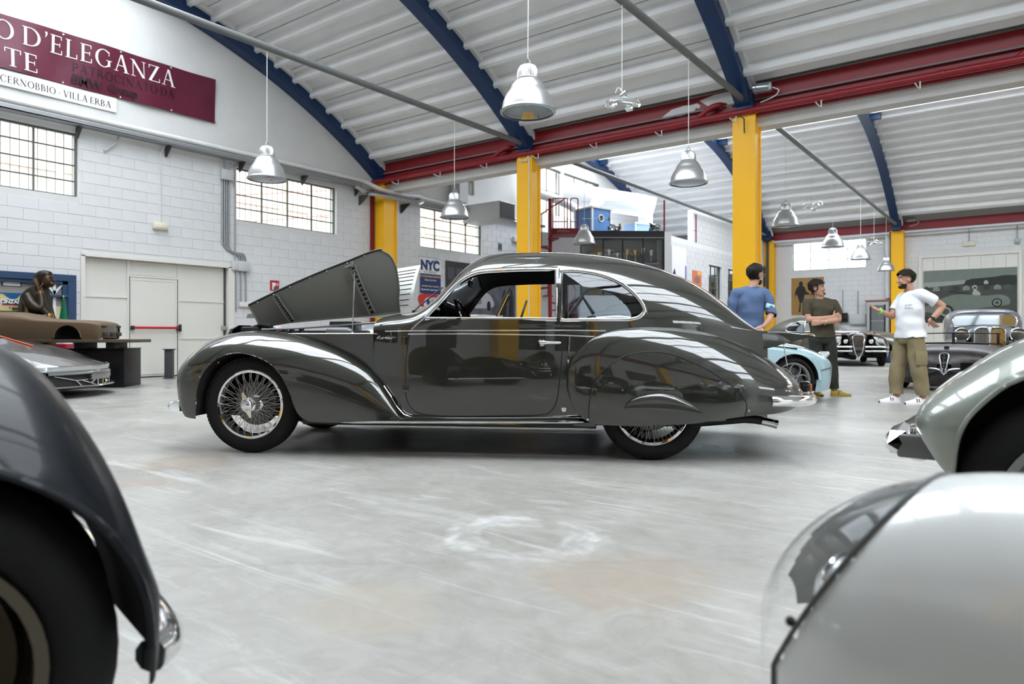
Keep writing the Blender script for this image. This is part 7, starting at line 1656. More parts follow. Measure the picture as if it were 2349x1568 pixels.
for (a, b, c, d) in ((-.47, .47, .50, .56), (-.47, -.42, 0, .5), (.42, .47, 0, .5)): obj('frame_bar', MB().bb(a, b, -.33, -.29, c, d), M_WHITE, b2_, smooth=False)
dt = thing('air_duct', 'big white air duct curving down to the blue cabins', 'duct', (0, 0, 0))
def pw(X, Y, z): return Vector(at(X, Y, z))
obj('duct_run', MB().tube([pw(1.9, 26.2, 6.22), pw(2.4, 26.2, 6.15), pw(3.6, 26.2, 5.95), pw(4.9, 26.2, 5.75), pw(5.3, 26.2, 5.65)], .42, 20), M_WHITE, dt)
obj('duct_drop', MB().tube(smooth_poly([pw(3.3, 26.0, 5.9), pw(3.1, 25.3, 5.75), pw(2.95, 24.8, 5.6), pw(2.9, 24.6, 5.33)], 4), .17, 16), M_WHITE, dt)
obj('duct_drop', MB().tube(smooth_poly([pw(4.9, 26.0, 5.65), pw(4.85, 25.4, 5.55), pw(4.80, 25.1, 5.3), pw(4.80, 25.0, 4.32)], 4), .26, 4), M_WHITE, dt, smooth=False)
obj('duct_branch', MB().tube([pw(.4, 25.0, 6.1), pw(1.6, 25.2, 5.8), pw(2.1, 25.3, 5.6), pw(2.3, 25.3, 5.45)], .16, 14), M_WHITE, dt)
# wire railing of the mezzanine
rl = thing('mezzanine_railing', 'thin red post railing with steel wires on the mezzanine edge', 'railing', (0, 0, 0))
for p in ((5.0, 22.9), (6.75, 25.6)): obj('post', MB().tube([pw(*p, 4.3), pw(*p, 5.32)], .03, 8), M_RED, rl)
for z in (4.72, 5.28): obj('wire', MB().tube([pw(2.3, 22.9, z), pw(5.0, 22.9, z), pw(6.75, 25.6, z)], .006, 5), M_GREYMET, rl)
rw = random.Random(11)
for (X, Y, lab) in ((3.4, 23.2, 'small twisted dark metal ornament beside blue cabin on mezzanine'), (4.75, 23.1, 'dark twisted metal ornament beside red railing post on mezzanine')):
    t = thing('metal_ornament', lab, 'ornament', (*at(X, Y)[:2], 4.32), YAW)
    for k in range(5): obj('branch', MB().tube(smooth_poly([(rw.uniform(-.25, .25), rw.uniform(-.1, .1), .005 if q == 0 else rw.uniform(.02, .28)) for q in range(4)], 4), .018, 5), M_DARKMET, t)
# spiral stair
ss = thing('spiral_stair', 'red steel spiral stair with railing leading up to the mezzanine', 'stair', at(1.18, 21.6), YAW)
obj('centre_post', MB().tube([(0, 0, 0), (0, 0, 5.12)], .06, 12), M_RED, ss)
for k in range(15):
    a = math.radians(-60-k*26); z = 4.0-k*.235
    if z < .15: break
    P = [(0, -.03), (.80*1, -.17), (.80, .17), (0, .03)]
    ca, sa_ = math.cos(a), math.sin(a)
    obj('tread', MB().prism(P, lambda u, v, t: (u*ca-v*sa_, u*sa_+v*ca, t), z, z+.04), M_RED, ss, smooth=False)
    if k % 2 == 0: obj('baluster', MB().tube([(.78*ca, .78*sa_, z), (.78*ca, .78*sa_, z+.95)], .012, 6), M_RED, ss)
hr_ = [(.80*math.cos(math.radians(-60-k*13)), .80*math.sin(math.radians(-60-k*13)), 4.98-k*.1175) for k in range(28)]
obj('handrail', MB().tube(hr_, .020, 6), M_RED, ss)
obj('landing', MB().cbox((.42, .0, 4.06), (.85, .9, .16), .01), M_RED, ss)
for nm, x0, x1, y in (('landing_rail', .06, .50, -.43), ('landing_rail', .60, .82, -.43)):
    obj(nm, MB().tube(smooth_poly([(x0, y, 4.14), (x0, y, 4.95), (x0+.04, y, 5.04), (x1-.04, y, 5.04), (x1, y, 4.95), (x1, y, 4.14)], 3), .018, 6), M_RED, ss)
    obj('knee_rail', MB().tube([(x0, y, 4.34), (x1, y, 4.34)], .014, 6), M_RED, ss)
for x in (.15, .24, .33, .42): obj('rail_bar', MB().tube([(x, -.43, 4.14), (x, -.43, 5.03)], .006, 5), M_RED, ss)
# ventilation outlet left of the middle column
vd = thing('vent_duct', 'grey square ventilation duct with dark open end on side wall', 'duct', (0, 0, 0))
obj('duct_body', MB().bb(-14.98, -13.47, 17.4, 18.2, 4.57, 5.14), mat('duct_grey', (.55, .56, .57), .5), vd, smooth=False)
obj('outlet', MB().bb(-13.47, -13.45, 17.45, 18.15, 4.62, 5.09), M_BLACK, vd, smooth=False)
obj('outlet_rim', MB().tube([(-13.46, 17.42, 4.59), (-13.46, 18.18, 4.59), (-13.46, 18.18, 5.12), (-13.46, 17.42, 5.12)], .025, 4, closed=True), M_GREYMET, vd, smooth=False)
obj('riser', MB().bb(-14.95, -14.55, 16.75, 17.15, 5.14, 6.9), mat('duct_grey', ()), vd, smooth=False)
mu = thing('air_motor', 'white round fan pipe on bracket beside the middle column', 'fan', (0, 0, 0)); obj('fan_pipe', MB().tube([(-13.3, 18.6, 4.72), (-12.8, 18.6, 4.60)], .12, 14), M_WPIPE, mu); obj('bracket', MB().bb(-13.5, -12.7, 18.45, 18.85, 4.40, 4.46), M_DARKMET, mu, smooth=False)
sb = thing('switch_box', 'small white switch box with dark cables beside the middle column', 'box', (-14.93, 20.3, 4.35)); obj('box_case', MB().cbox((0, 0, 0), (.12, .34, .2), .015), M_WHITE, sb); obj('cable', MB().tube(smooth_poly([(.02, .15, -.08), (.05, .3, -.3), (.02, .28, -.6), (.05, .34, -.9)], 4), .02, 6), M_DARKMET, sb)
# office posters and door panel
op = thing('orange_poster', 'small orange poster on the white office wall', 'poster', (-9.885, 24.65, 2.98)); obj('sheet', MB().bb(0, .012, -.42, .42, -.28, .28), mat('poster_orange', (.62, .16, .06), .5), op, smooth=False); obj('print', MB().prism([(.25*math.cos(a), -.05+.14*math.sin(a)) for a in np.linspace(0, 2*PI, 17)[:-1]], lambda u, v, t: (t, u, v), .012, .015), mat('print_dark', (.25, .12, .10), .5), op, smooth=False); obj('print', MB().bb(.012, .015, .02, .36, .14, .26), mat('print_yellow', (.75, .45, .08), .5), op, smooth=False)
wp = thing('picture_panel', 'white picture panel with blue edge beside the showcase', 'panel', (-9.885, 23.0, 2.9)); obj('sheet', MB().bb(0, .02, -.62, .62, -.75, 1.05), mat('panel_white', (.80, .78, .80), .5), wp, smooth=False); obj('blue_edge', MB().bb(.02, .03, .52, .60, -.75, .45), mat('panel_blue', (.03, .06, .40), .5), wp, smooth=False); obj('print', MB().prism(smooth_poly([(-.6, -.75), (-.5, -.45), (-.2, -.52), (.1, -.38), (.3, -.6), (.35, -.75)], 3, True), lambda u, v, t: (t, u, v), .02, .024), mat('print_olive', (.16, .15, .11), .6), wp, smooth=False); obj('print', MB().prism([(-.55, .1), (-.4, .3), (-.3, .12), (-.42, .02)], lambda u, v, t: (t, u, v), .02, .024), M_BLACK, wp, smooth=False)

# ================================================================ far wall: posters, cabinet, gate with mural
def fpost(name, lab, x0, x1, z0, z1, m, cat='poster'):
    t = thing(name, lab, cat, ((x0+x1)/2, YF-.012, (z0+z1)/2)); obj('sheet', MB().bb(-(x1-x0)/2, (x1-x0)/2, -.014, 0, -(z1-z0)/2, (z1-z0)/2), m, t, smooth=False); return t
def fig(t, poly, m, d0=.014, d1=.018, name='figure'): return obj(name, MB().prism(poly, lambda u, v, q: (u, -q, v), d0, d1), m, t, smooth=False)
bp_ = fpost('bronze_poster', 'bronze coloured poster with two dark armoured figures on far wall', -8.78, -7.40, 1.80, 3.48, mat('poster_bronze', (.36, .20, .055), .5, noise=(6, .3, (.28, .15, .04))))
M_PD = mat('print_black', (.012, .011, .012), .5)
def knight(cx, h, par):
    b = [(-.10, -.68), (-.05, -.30), (-.13, .0), (-.20, .10), (-.26, -.06), (-.24, .2), (-.17, .40), (-.08, .46), (-.08, .62), (.0, .68), (.08, .62), (.08, .46), (.17, .40), (.22, .22), (.36, .12), (.38, .06), (.18, .08), (.14, .0), (.12, -.2), (.20, -.68), (.12, -.70), (.05, -.28), (.0, -.28), (-.02, -.70)]
    return fig(par, [(cx+u*h, v*h) for u, v in b], M_PD)
knight(-.28, 1.02, bp_); knight(.40, .98, bp_)
cbn = thing('electrical_cabinet', 'grey glazed electrical cabinet on far wall beside yellow column', 'cabinet', (-5.19, YF-.01, 0))
obj('cabinet_body', MB().bb(-.46, .42, -.30, -.01, .25, 2.33), M_GREYMET, cbn, smooth=False); cd_ = obj('door', MB().bb(-.42, .38, -.33, -.30, .30, 2.28), mat('cab_frame', (.45, .46, .46), .45), cbn, smooth=False)
obj('door_glass', MB().bb(-.26, .22, -.34, -.33, .50, 2.16), mat('cab_glass', (.20, .22, .22), .12, .3), cd_, smooth=False)
for z in (.95, 1.5): obj('cross_bar', MB().bb(-.26, .22, -.345, -.335, z-.02, z+.02), M_GREYMET, cd_, smooth=False)
for x in (-.29, .25): obj('edge_bar', MB().bb(x-.03, x+.03, -.345, -.33, .48, 2.18), M_BLACK, cd_, smooth=False)
obj('cabinet_top', MB().bb(-.5, .46, -.34, -.01, 2.33, 2.38), mat('cab_red', (.35, .10, .07), .5), cbn, smooth=False)
for (x, z, wd, ht, m, lab) in ((-6.62, 1.66, .42, .42, M_GLOSSBLK, 'small black wall box above the olive coupe'), (-6.02, 1.58, .65, .44, mat('box_grey', ()), 'light grey wall box above the olive coupe')):
    t = thing('wall_box', lab, 'box', (x, YF-.02, z)); obj('box_case', MB().cbox((0, -.07, 0), (wd, .14, ht), .015), m, t); obj('box_lid', MB().cbox((0, -.145, 0), (wd*.9, .012, ht*.9), .004), m, t); obj('conduit', MB().tube([(0, -.03, ht/2), (0, -.03, ht/2+1.0)], .015, 6), M_GREYMET, t)
dg = bpy.data.objects.new('door_2', None); COL.objects.link(dg); struct(dg)
obj('gate_frame', MB().bb(-3.74, -3.62, YF-.09, YF, 0, 4.05).bb(-.40, -.30, YF-.09, YF, 0, 4.05).bb(-3.74, -.30, YF-.09, YF, 4.051, 4.17), M_CREAM, dg, smooth=False)
for k in range(8): x = -3.62+k*.4025; obj('gate_board', MB().bb(x+.004, x+.3985, YF-.03, YF-.005, .02, 4.05), M_CREAM, dg, smooth=False)
mr = thing('mural_photo', 'large green tinted photograph of a convertible and crowd on far gate', 'mural', (-2.01, YF-.035, 2.46))
PH = lambda n, c: mat('mural_'+n, c, .45, noise=(5, .35, tuple(v*.6 for v in c)))
obj('sheet', MB().bb(-1.56, 1.56, -.012, 0, -1.06, 1.06), PH('grass', (.055, .062, .055)), mr, smooth=False)
fig(mr, [(-1.56, 1.06), (1.56, 1.06), (1.56, .74), (.7, .66), (-.1, .62), (-1.56, .58)], PH('sky', (.17, .20, .175)), .012, .014, 'photo_sky')
fig(mr, [(-1.56, .58), (-.1, .62), (-.1, .48), (-1.56, .36)], PH('stand', (.30, .33, .29)), .014, .016, 'photo_grandstand')
fig(mr, [(-.2, .40), (-.1, .60), (.1, .67), (.4, .68), (.9, .72), (1.1, .76), (1.3, .76), (1.55, .74), (1.55, .36)], PH('trees', (.016, .020, .018)), .015, .017, 'photo_trees')
for k in range(9): u = -1.45+k*.34; fig(mr, [(u-.12, .22), (u-.10, .36), (u, .42), (u+.11, .36), (u+.13, .22)], PH('crowd%d' % (k % 3), ((.03, .035, .03), (.20, .22, .20), (.07, .08, .07))[k % 3]), .017, .019, 'photo_crowd_car')
fig(mr, smooth_poly([(-1.50, -.62), (-1.52, -.44), (-1.30, -.30), (-.95, -.10), (-.45, .06), (.1, .04), (.55, -.02), (1.0, .02), (1.28, -.10), (1.33, -.34), (1.1, -.42), (.4, -.50), (-.3, -.56), (-.9, -.70)], 4, True), PH('car', (.155, .185, .155)), .018, .022, 'photo_convertible')
fig(mr, [(-1.22, -.16), (-.72, .15), (-.58, .14), (.05, .04), (.0, .10), (-.58, .22), (-.66, .20)], PH('dark', (.02, .024, .022)), .022, .024, 'photo_hood')
for u, v, r in ((-.78, -.62, .28), (.92, -.30, .17)):
    fig(mr, [(u+r*math.cos(a), v+r*math.sin(a)) for a in np.linspace(0, 2*PI, 25)[:-1]], M_PD, .022, .025, 'photo_tyre'); fig(mr, [(u+r*.68*math.cos(a), v+r*.68*math.sin(a)) for a in np.linspace(0, 2*PI, 25)[:-1]], PH('rim', (.28, .31, .26)), .025, .027, 'photo_rim'); fig(mr, [(u+r*.45*math.cos(a), v+r*.45*math.sin(a)) for a in np.linspace(0, 2*PI, 25)[:-1]], PH('hubdark', (.06, .07, .06)), .027, .029, 'photo_hub')
fig(mr, smooth_poly([(.12, .04), (.16, .22), (.10, .34), (.20, .42), (.28, .34), (.26, .22), (.36, .12), (.38, .02)], 3, True), PH('person', (.36, .40, .34)), .024, .027, 'photo_passenger'); fig(mr, [(.16, .26), (.17, .35), (.24, .34), (.24, .27)], M_PD, .027, .029, 'photo_sunglasses')
fig(mr, [(.50, .44), (.50, .54), (.56, .60), (.64, .54), (.64, .44)], PH('house', (.36, .40, .34)), .019, .021, 'photo_hut')
fig(mr, [(-1.56, -1.06), (1.56, -1.06), (1.56, -.62), (.2, -.70), (-.6, -.92), (-1.56, -.80)], PH('road', (.03, .034, .032)), .013, .016, 'photo_road')
# framed photographs on the wall behind the photographer (they show in the coupe's flank)
for k, (x, z, wd, ht) in enumerate(((-9.5, 2.4, 1.9, 1.3), (-6.9, 2.4, 1.9, 1.3), (-4.1, 2.4, 2.2, 1.3), (-1.2, 2.4, 1.9, 1.3), (1.6, 2.4, 1.9, 1.3), (4.4, 2.4, 2.0, 1.3))):
    t = thing('framed_photo', 'dark framed photograph hanging on the wall behind the photographer', 'photograph', (x, YN+.01, z), group='framed photographs behind the photographer')
    obj('frame', MB().bb(-wd/2, wd/2, 0, .03, -ht/2, ht/2), M_BLACK, t, smooth=False); obj('print', MB().bb(-wd/2+.06, wd/2-.06, .03, .034, -ht/2+.06, ht/2-.06), mat('photo_dark', (.06, .06, .06), .4, noise=(2, .8, (.02, .02, .02))), t, smooth=False)
# ================================================================ three men talking behind the coupe
def seg_dist(P, a, b):
    a = np.array(a); b = np.array(b); d = b-a; t = np.clip(((P-a) @ d)/max(1e-9, d @ d), 0, 1); return np.linalg.norm(P-(a+t[:, None]*d), axis=1), t
def rings(sec, n=24):
    """closed loft through (centre xyz, rx, ry) horizontal ellipses"""
    R_ = smooth_poly(sec, 4); rows = [[(cx+rx*math.cos(a), cy+ry*math.sin(a), z) for a in np.linspace(0, 2*PI, n+1)[:-1]] for (cx, cy, z, rx, ry) in R_]
    m = MB().grid(rows, closed_v=True); m.add(rows[0], [tuple(range(n))]); m.add(rows[-1], [tuple(range(n))]); return m
def capsule(mb, pts, rs, n=14):
    mb.tube(pts, rs, n); mb.sphere(pts[0], rs[0], 12, 8); mb.sphere(pts[-1], rs[-1], 12, 8)
def build_head(mb, c, face, s=1.0):
    """head about centre c looking along face (unit, horizontal with a little pitch)"""
    f = Vector(face).normalized(); up = Vector((0, 0, 1)); u = (up-f*up.dot(f)).normalized(); r = f.cross(u)
    M = Matrix((( f.x, r.x, u.x, c[0]), (f.y, r.y, u.y, c[1]), (f.z, r.z, u.z, c[2]), (0, 0, 0, 1))) @ Matrix.Scale(s, 4)
    def ell(p, rad, n=20, m=14):
        k = MB().sphere((0, 0, 0), 1, n, m); mb.add([M @ Vector((p[0]+v[0]*rad[0], p[1]+v[1]*rad[1], p[2]+v[2]*rad[2])) for v in k.v], k.f)
    ell((-.008, 0, .030), (.094, .074, .088)); ell((.026, 0, -.040), (.060, .054, .075)); ell((.060, 0, -.088), (.030, .030, .026)); ell((.070, 0, .040), (.022, .052, .020))   # skull, face, chin, brow
    ell((.074, .030, -.020), (.022, .022, .020)); ell((.074, -.030, -.020), (.022, .022, .020))
    ell((.080, 0, -.058), (.014, .024, .007)); ell((.078, 0, -.068), (.014, .021, .007))                 # lips
    k = MB().tube([(.086, 0, .026), (.100, 0, .002), (.110, 0, -.022), (.092, 0, -.034)], [.009, .011, .015, .010], 10); k.sphere((.108, 0, -.022), .014, 10, 8); mb.add([M @ Vector(v) for v in k.v], k.f)
    for s_ in (-1, 1): ell((-.012, s_*.076, -.006), (.018, .010, .030), 12, 10)
    return M
def hand(mb, w_, d, n_, curl=.3, thumb=1, s=1.0):
    """palm from wrist w_ along d, palm normal n_ ; five fingers of different length"""
    d = Vector(d).normalized(); n_ = (Vector(n_)-d*Vector(n_).dot(d)).normalized(); x = d.cross(n_); w_ = Vector(w_)
    P = lambda a, b, c: w_+d*a*s+x*b*s+n_*c*s
    k = MB().tube([P(-.01, 0, 0), P(.03, 0, 0), P(.07, 0, .0), P(.098, 0, .002)], [.026*s, .036*s, .042*s, .036*s], 14, flat=.36, up=tuple(n_)); mb.add(k.v, k.f)
    for (b, ln) in ((.030, .070), (.010, .078), (-.011, .074), (-.030, .058)):
        q = ln*s; p0 = P(.088, b, 0); p1 = p0+(d*math.cos(curl*.5)+n_*math.sin(curl*.5))*q*.45; p2 = p1+(d*math.cos(curl*1.3)+n_*math.sin(curl*1.3))*q*.32; p3 = p2+(d*math.cos(curl*2)+n_*math.sin(curl*2))*q*.25
        capsule(mb, [p0, p1, p2, p3], [.0098*s, .0092*s, .0085*s, .0075*s], 8)
    t0 = P(.025, thumb*.028, .004); t1 = P(.055, thumb*.062, .014); t2 = P(.085, thumb*.075, .020); capsule(mb, [t0, t1, t2], [.014*s, .011*s, .009*s], 8)
def remeshed(mb, vox):
    me = bpy.data.meshes.new('figure'); me.from_pydata(mb.v, [], mb.f); o = bpy.data.objects.new('figure', me); COL.objects.link(o)
    r = o.modifiers.new('r', 'REMESH'); r.mode = 'VOXEL'; r.voxel_size = vox; s_ = o.modifiers.new('s', 'SMOOTH'); s_.factor = .5; s_.iterations = 7
    bpy.context.view_layer.update(); out = bpy.data.meshes.new_from_object(o.evaluated_get(bpy.context.evaluated_depsgraph_get()))
    bpy.data.objects.remove(o); bpy.data.meshes.remove(me); out.polygons.foreach_set('use_smooth', [True]*len(out.polygons)); return out
SKIN = mat('skin', (.52, .28, .19), .5, noise=(30, .3, (.44, .22, .15))); HAIR = mat('dark_hair', (.010, .007, .005), .6, spec=.25, noise=(60, .6, (.018, .012, .008)), bump=(90, .7, .006))
def shell_of(name, me, sel, off, m, parent, wr=0.0, wsc=9.0, flow=(1, 1, 1)):
    """garment: copy of the selected skin faces, pushed out along the normals, with folds"""
    V = np.array([v.co for v in me.vertices]); N = np.array([v.normal for v in me.vertices]); keep = sel(V)
    F_ = [tuple(p.vertices) for p in me.polygons if all(keep[i] for i in p.vertices)]
    used = sorted({i for f in F_ for i in f}); ix = {v: k for k, v in enumerate(used)}; pts = []
    for i in used:
        p = V[i]; w_ = wr*mnoise.noise(Vector((p[0]*wsc*flow[0], p[1]*wsc*flow[1], p[2]*wsc*flow[2]))) if wr else 0
        o_ = off(V[i]) if callable(off) else off; pts.append(tuple(p+N[i]*(o_+w_)))
    g = bpy.data.meshes.new(name); g.from_pydata(pts, [], [tuple(ix[i] for i in f) for f in F_]); g.polygons.foreach_set('use_smooth', [True]*len(g.polygons)); g.update()
    o = link(name, g, m, parent); md = o.modifiers.new('smooth', 'SMOOTH'); md.iterations = 5; md.factor = .6; so = o.modifiers.new('thickness', 'SOLIDIFY'); so.thickness = .004; so.offset = 1
    return o
def shoe(parent, heel, d, m, stripe=None, L=.285, sole=None):
    d = Vector((d[0], d[1], 0)).normalized(); x = Vector((-d.y, d.x, 0)); h = Vector((heel[0], heel[1], 0)); rows = []; so = []
    for (a, w_, t) in ((0, .024, .055), (.01, .033, .085), (.04, .037, .098), (.09, .037, .100), (.13, .039, .085), (.17, .044, .066), (.21, .047, .052), (.25, .042, .045), (.275, .030, .040), (.285, .012, .034)):
        c = h+d*a*L/.285; rows.append([tuple(c+x*w_*math.cos(q)+Vector((0, 0, .022+(t-.022)*max(0, math.sin(q))))) for q in np.linspace(0, PI, 11)]); so.append((c, w_+.004))
    sh = obj('shoe', MB().grid(rows).add(rows[0], [tuple(range(11))]).add(rows[-1], [tuple(range(11))]), m, parent)
    obj('sole', MB().grid([[tuple(c+x*w_*s_+Vector((0, 0, z))) for s_, z in ((-1, .0), (-1, .024), (1, .024), (1, .0))] for c, w_ in so], closed_v=True), sole or M_WHITE, sh)
    obj('lace', MB().tube([tuple(h+d*(.12+.012*k)*L/.285+x*.02*(-1)**k+Vector((0, 0, .092-.0065*k))) for k in range(7)], .003, 5), m, sh)
    if stripe:
        for k, mm in enumerate(stripe):
            for sd in (-1, 1): obj('stripe', MB().tube([tuple(h+d*(.115+.03*k)*L/.285+x*sd*w_+Vector((0, 0, z))) for w_, z in ((.0405, .03), (.038, .05), (.029, .074))], .006, 5), mm, sh)
    return sh
def hair_and_face(me, M, parent, hair_sel, off=.012, beard=None):
    Mi = np.array(M.inverted())
    def loc(V): return V @ Mi[:3, :3].T+Mi[:3, 3]
    shell_of('hair', me, lambda V: (lambda q: hair_sel(q) & (np.linalg.norm(q, axis=1) < .17))(loc(V)), (lambda p: off*(.55+.9*max(0, min(1, (np.asarray(M.inverted() @ Vector(p))[2]+.02)/.08)))), HAIR, parent, .010, 45)
    if beard: shell_of('beard', me, lambda V: (lambda q: beard(q) & (np.linalg.norm(q, axis=1) < .16))(loc(V)), .0025, mat('beard', (.045, .026, .018), .8, spec=.1), parent, .002, 90)
    for s_ in (-1, 1):
        e = obj('eye', MB().sphere(tuple(M @ Vector((.0835, s_*.030, .010))), .0105, 10, 8), mat('eye_white', (.6, .56, .52), .25), parent); obj('iris', MB().sphere(tuple(M @ Vector((.091, s_*.030, .010))), .0052, 8, 6), M_BLACK, e)
        obj('eyebrow', MB().tube([tuple(M @ Vector(p)) for p in ((.090, s_*.012, .036), (.088, s_*.030, .042), (.072, s_*.050, .034))], .0042, 6), HAIR, parent)
def person(name, label, X, Y, rz, torso, limbs, headc, face, hands_, vox=.0068):
    """torso: ellipse sections; limbs: {label: (points, radii)}"""
    mb = rings(torso)
    for k, (pts, rs) in limbs.items(): capsule(mb, pts, rs)
    M = build_head(mb, headc, face)
    for h in hands_: hand(mb, *h)
    me = remeshed(mb, vox); me.materials.append(SKIN)
    o = link(name, me, SKIN); tag(o, label, 'person'); o.location = at(X, Y); o.rotation_euler = (0, 0, YAW+rz)
    def near(V, keys):
        """True where a limb of the given names is the closest one"""
        best = None; arg = None
        for i, (k, (pts, rs)) in enumerate(limbs.items()):
            for j in range(len(pts)-1):
                d, t = seg_dist(V, pts[j], pts[j+1]); d = d-(rs[j]+(rs[j+1]-rs[j])*t)
                if best is None: best = d; arg = np.full(len(V), k in keys)
                else: w_ = d < best; arg = np.where(w_, k in keys, arg); best = np.minimum(best, d)
        return arg, best
    return o, me, M, near
KHAKI = mat('khaki_cotton', (.235, .190, .105), .85, noise=(25, .25, (.19, .15, .08)), bump=(220, .2, .001)); WHITEC = mat('white_cotton', (.78, .79, .82), .8, bump=(9, .35, .02)); OLIVEC = mat('olive_cotton', (.062, .050, .028), .85, bump=(10, .3, .015)); BLUEC = mat('blue_shirt_cotton', (.085, .135, .255), .8, noise=(120, .35, (.06, .10, .20))); DARKG = mat('dark_green_cotton', (.024, .027, .020), .85, bump=(12, .3, .01)); NAVYC = mat('navy_cotton', (.012, .013, .018), .85)
# ---- man in white: profile to the left, one hand out, the other on his hip
torsoA = [(.03, 0, .80, .115, .155), (.035, 0, .88, .130, .168), (.035, 0, .98, .132, .160), (.025, 0, 1.10, .130, .160), (.03, 0, 1.22, .132, .178), (.045, 0, 1.34, .128, .190), (.055, 0, 1.42, .095, .165), (.045, 0, 1.47, .060, .085)]
limA = {'neck': ([(.045, 0, 1.44), (.010, 0, 1.55)], [.062, .056]), 'yoke': ([(.070, -.150, 1.405), (.055, 0, 1.425), (.035, .145, 1.40)], [.070, .072, .068]),
        'near_upper': ([(.075, -.175, 1.415), (.19, -.235, 1.345), (.305, -.245, 1.275)], [.062, .052, .044]), 'near_fore': ([(.305, -.245, 1.275), (.24, -.255, 1.18), (.150, -.245, 1.085)], [.044, .040, .029]),
        'far_upper': ([(.03, .165, 1.41), (-.05, .19, 1.27), (-.115, .175, 1.150)], [.060, .050, .043]), 'far_fore': ([(-.115, .175, 1.150), (-.23, .12, 1.185), (-.350, .06, 1.225)], [.043, .038, .028]),
        'near_thigh': ([(.045, -.095, .86), (.05, -.115, .68), (.055, -.125, .50)], [.098, .085, .066]), 'near_shin': ([(.055, -.125, .50), (.09, -.125, .33), (.130, -.12, .10)], [.064, .060, .042]),
        'far_thigh': ([(.020, .095, .86), (-.03, .105, .68), (-.075, .11, .50)], [.098, .085, .066]), 'far_shin': ([(-.075, .11, .50), (-.085, .11, .33), (-.085, .11, .10)], [.064, .060, .042])}
pA, meA, MA, nearA = person('person', 'bearded man in white T-shirt and khaki cargo trousers holding out one hand', 5.22, 9.20, 0, torsoA, limA, (-.030, -.005, 1.625), (-1, .10, -.03),
    [((-.350, .06, 1.225), (-.92, -.14, .36), (.25, -.35, .9), .25, 1), ((.150, -.245, 1.085), (.55, .10, -.55), (.5, .5, .5), .55, -1)])
aS, bS = None, None
def selA_shirt(V):
    a, d = nearA(V, ('near_upper', 'far_upper')); arm = a & (d < .02) & (np.abs(V[:, 1]) > .10)
    t1 = seg_dist(V, (.075, -.175, 1.415), (.305, -.245, 1.275))[1]; t2 = seg_dist(V, (.03, .165, 1.41), (-.115, .175, 1.150))[1]
    sleeve = arm & np.where(V[:, 1] < 0, t1 < .66, t2 < .70)
    other, _ = nearA(V, ('near_fore', 'far_fore', 'near_upper', 'far_upper', 'neck')); body_ = (V[:, 2] > .86) & (V[:, 2] < 1.475) & (((V[:, 0]-.03)/.165)**2+(V[:, 1]/.215)**2 < 1.0) & ~(nearA(V, ('near_fore', 'far_fore'))[0] & (nearA(V, ('near_fore', 'far_fore'))[1] < .006))
    return sleeve | body_
shell_of('t_shirt', meA, selA_shirt, lambda p: .014+.022*max(0, min(1, (1.25-p[2])/.35)), WHITEC, pA, .026, 8)
shell_of('trousers', meA, lambda V: (V[:, 2] < .93) & (V[:, 2] > .115) & (((V[:, 0]-.03)**2+(V[:, 1])**2) < .33**2) & ~(nearA(V, ('near_fore',))[0] & (nearA(V, ('near_fore',))[1] < .01)), lambda p: .016+.016*max(0, min(1, (.72-p[2])/.4)), KHAKI, pA, .022, 9, (1, 1, .7))
for (y, x) in ((-.225, .05), (.22, -.03)): obj('cargo_pocket', MB().cbox((x, y, .60), (.15, .03, .18), .012), KHAKI, pA)
obj('belt', MB().tube([(.035+.148*math.cos(a), .178*math.sin(a), .90) for a in np.linspace(0, 2*PI, 33)[:-1]], .012, 6, closed=True), KHAKI, pA)
shoe(pA, (.165, -.12), (-1, -.10), mat('white_leather', (.78, .78, .77), .4), (M_SIGNRED, M_INK2)); shoe(pA, (-.045, .11), (-1, -.06), mat('white_leather', ()), (M_SIGNRED, M_INK2))
hair_and_face(meA, MA, pA, lambda q: ((q[:, 2] > .045) & (q[:, 0] < .072)) | ((q[:, 0] < -.005) & (q[:, 2] > -.035) & ~((np.abs(q[:, 1]) > .066) & (q[:, 0] > -.035) & (q[:, 2] < .03))), .020, lambda q: (q[:, 2] < -.044) & (q[:, 2] > -.112) & (q[:, 0] > .005) & ~((np.abs(q[:, 1]) < .022) & (q[:, 2] > -.075) & (q[:, 2] < -.050)) & (q[:, 0] < .10))
obj('wristband', MB().tube([(-.325+.004*math.cos(a), .073+.034*math.sin(a), 1.218+.034*math.cos(a)) for a in np.linspace(0, 2*PI, 21)[:-1]], .010, 6, closed=True), mat('green_band', (.20, .85, .10), .5), pA)
obj('wrist_watch', MB().tube([(.170+.024*math.cos(a), -.247+.037*math.sin(a), 1.110-.024*math.cos(a)) for a in np.linspace(0, 2*PI, 21)[:-1]], .011, 6, closed=True).cbox((.165, -.288, 1.11), (.04, .014, .035), .005), M_BLACK, pA)
for tx, z, sz in (('and+', 1.285, .045), ('MORO', 1.245, .034)):
    me = text_mesh('shirt_print', tx, sz, ext=.0); me.materials.append(M_INK2); o = link('shirt_print', me, M_INK2, pA); o.location = (-.085, -.175, z); o.rotation_euler = (PI/2, 0, -.75)
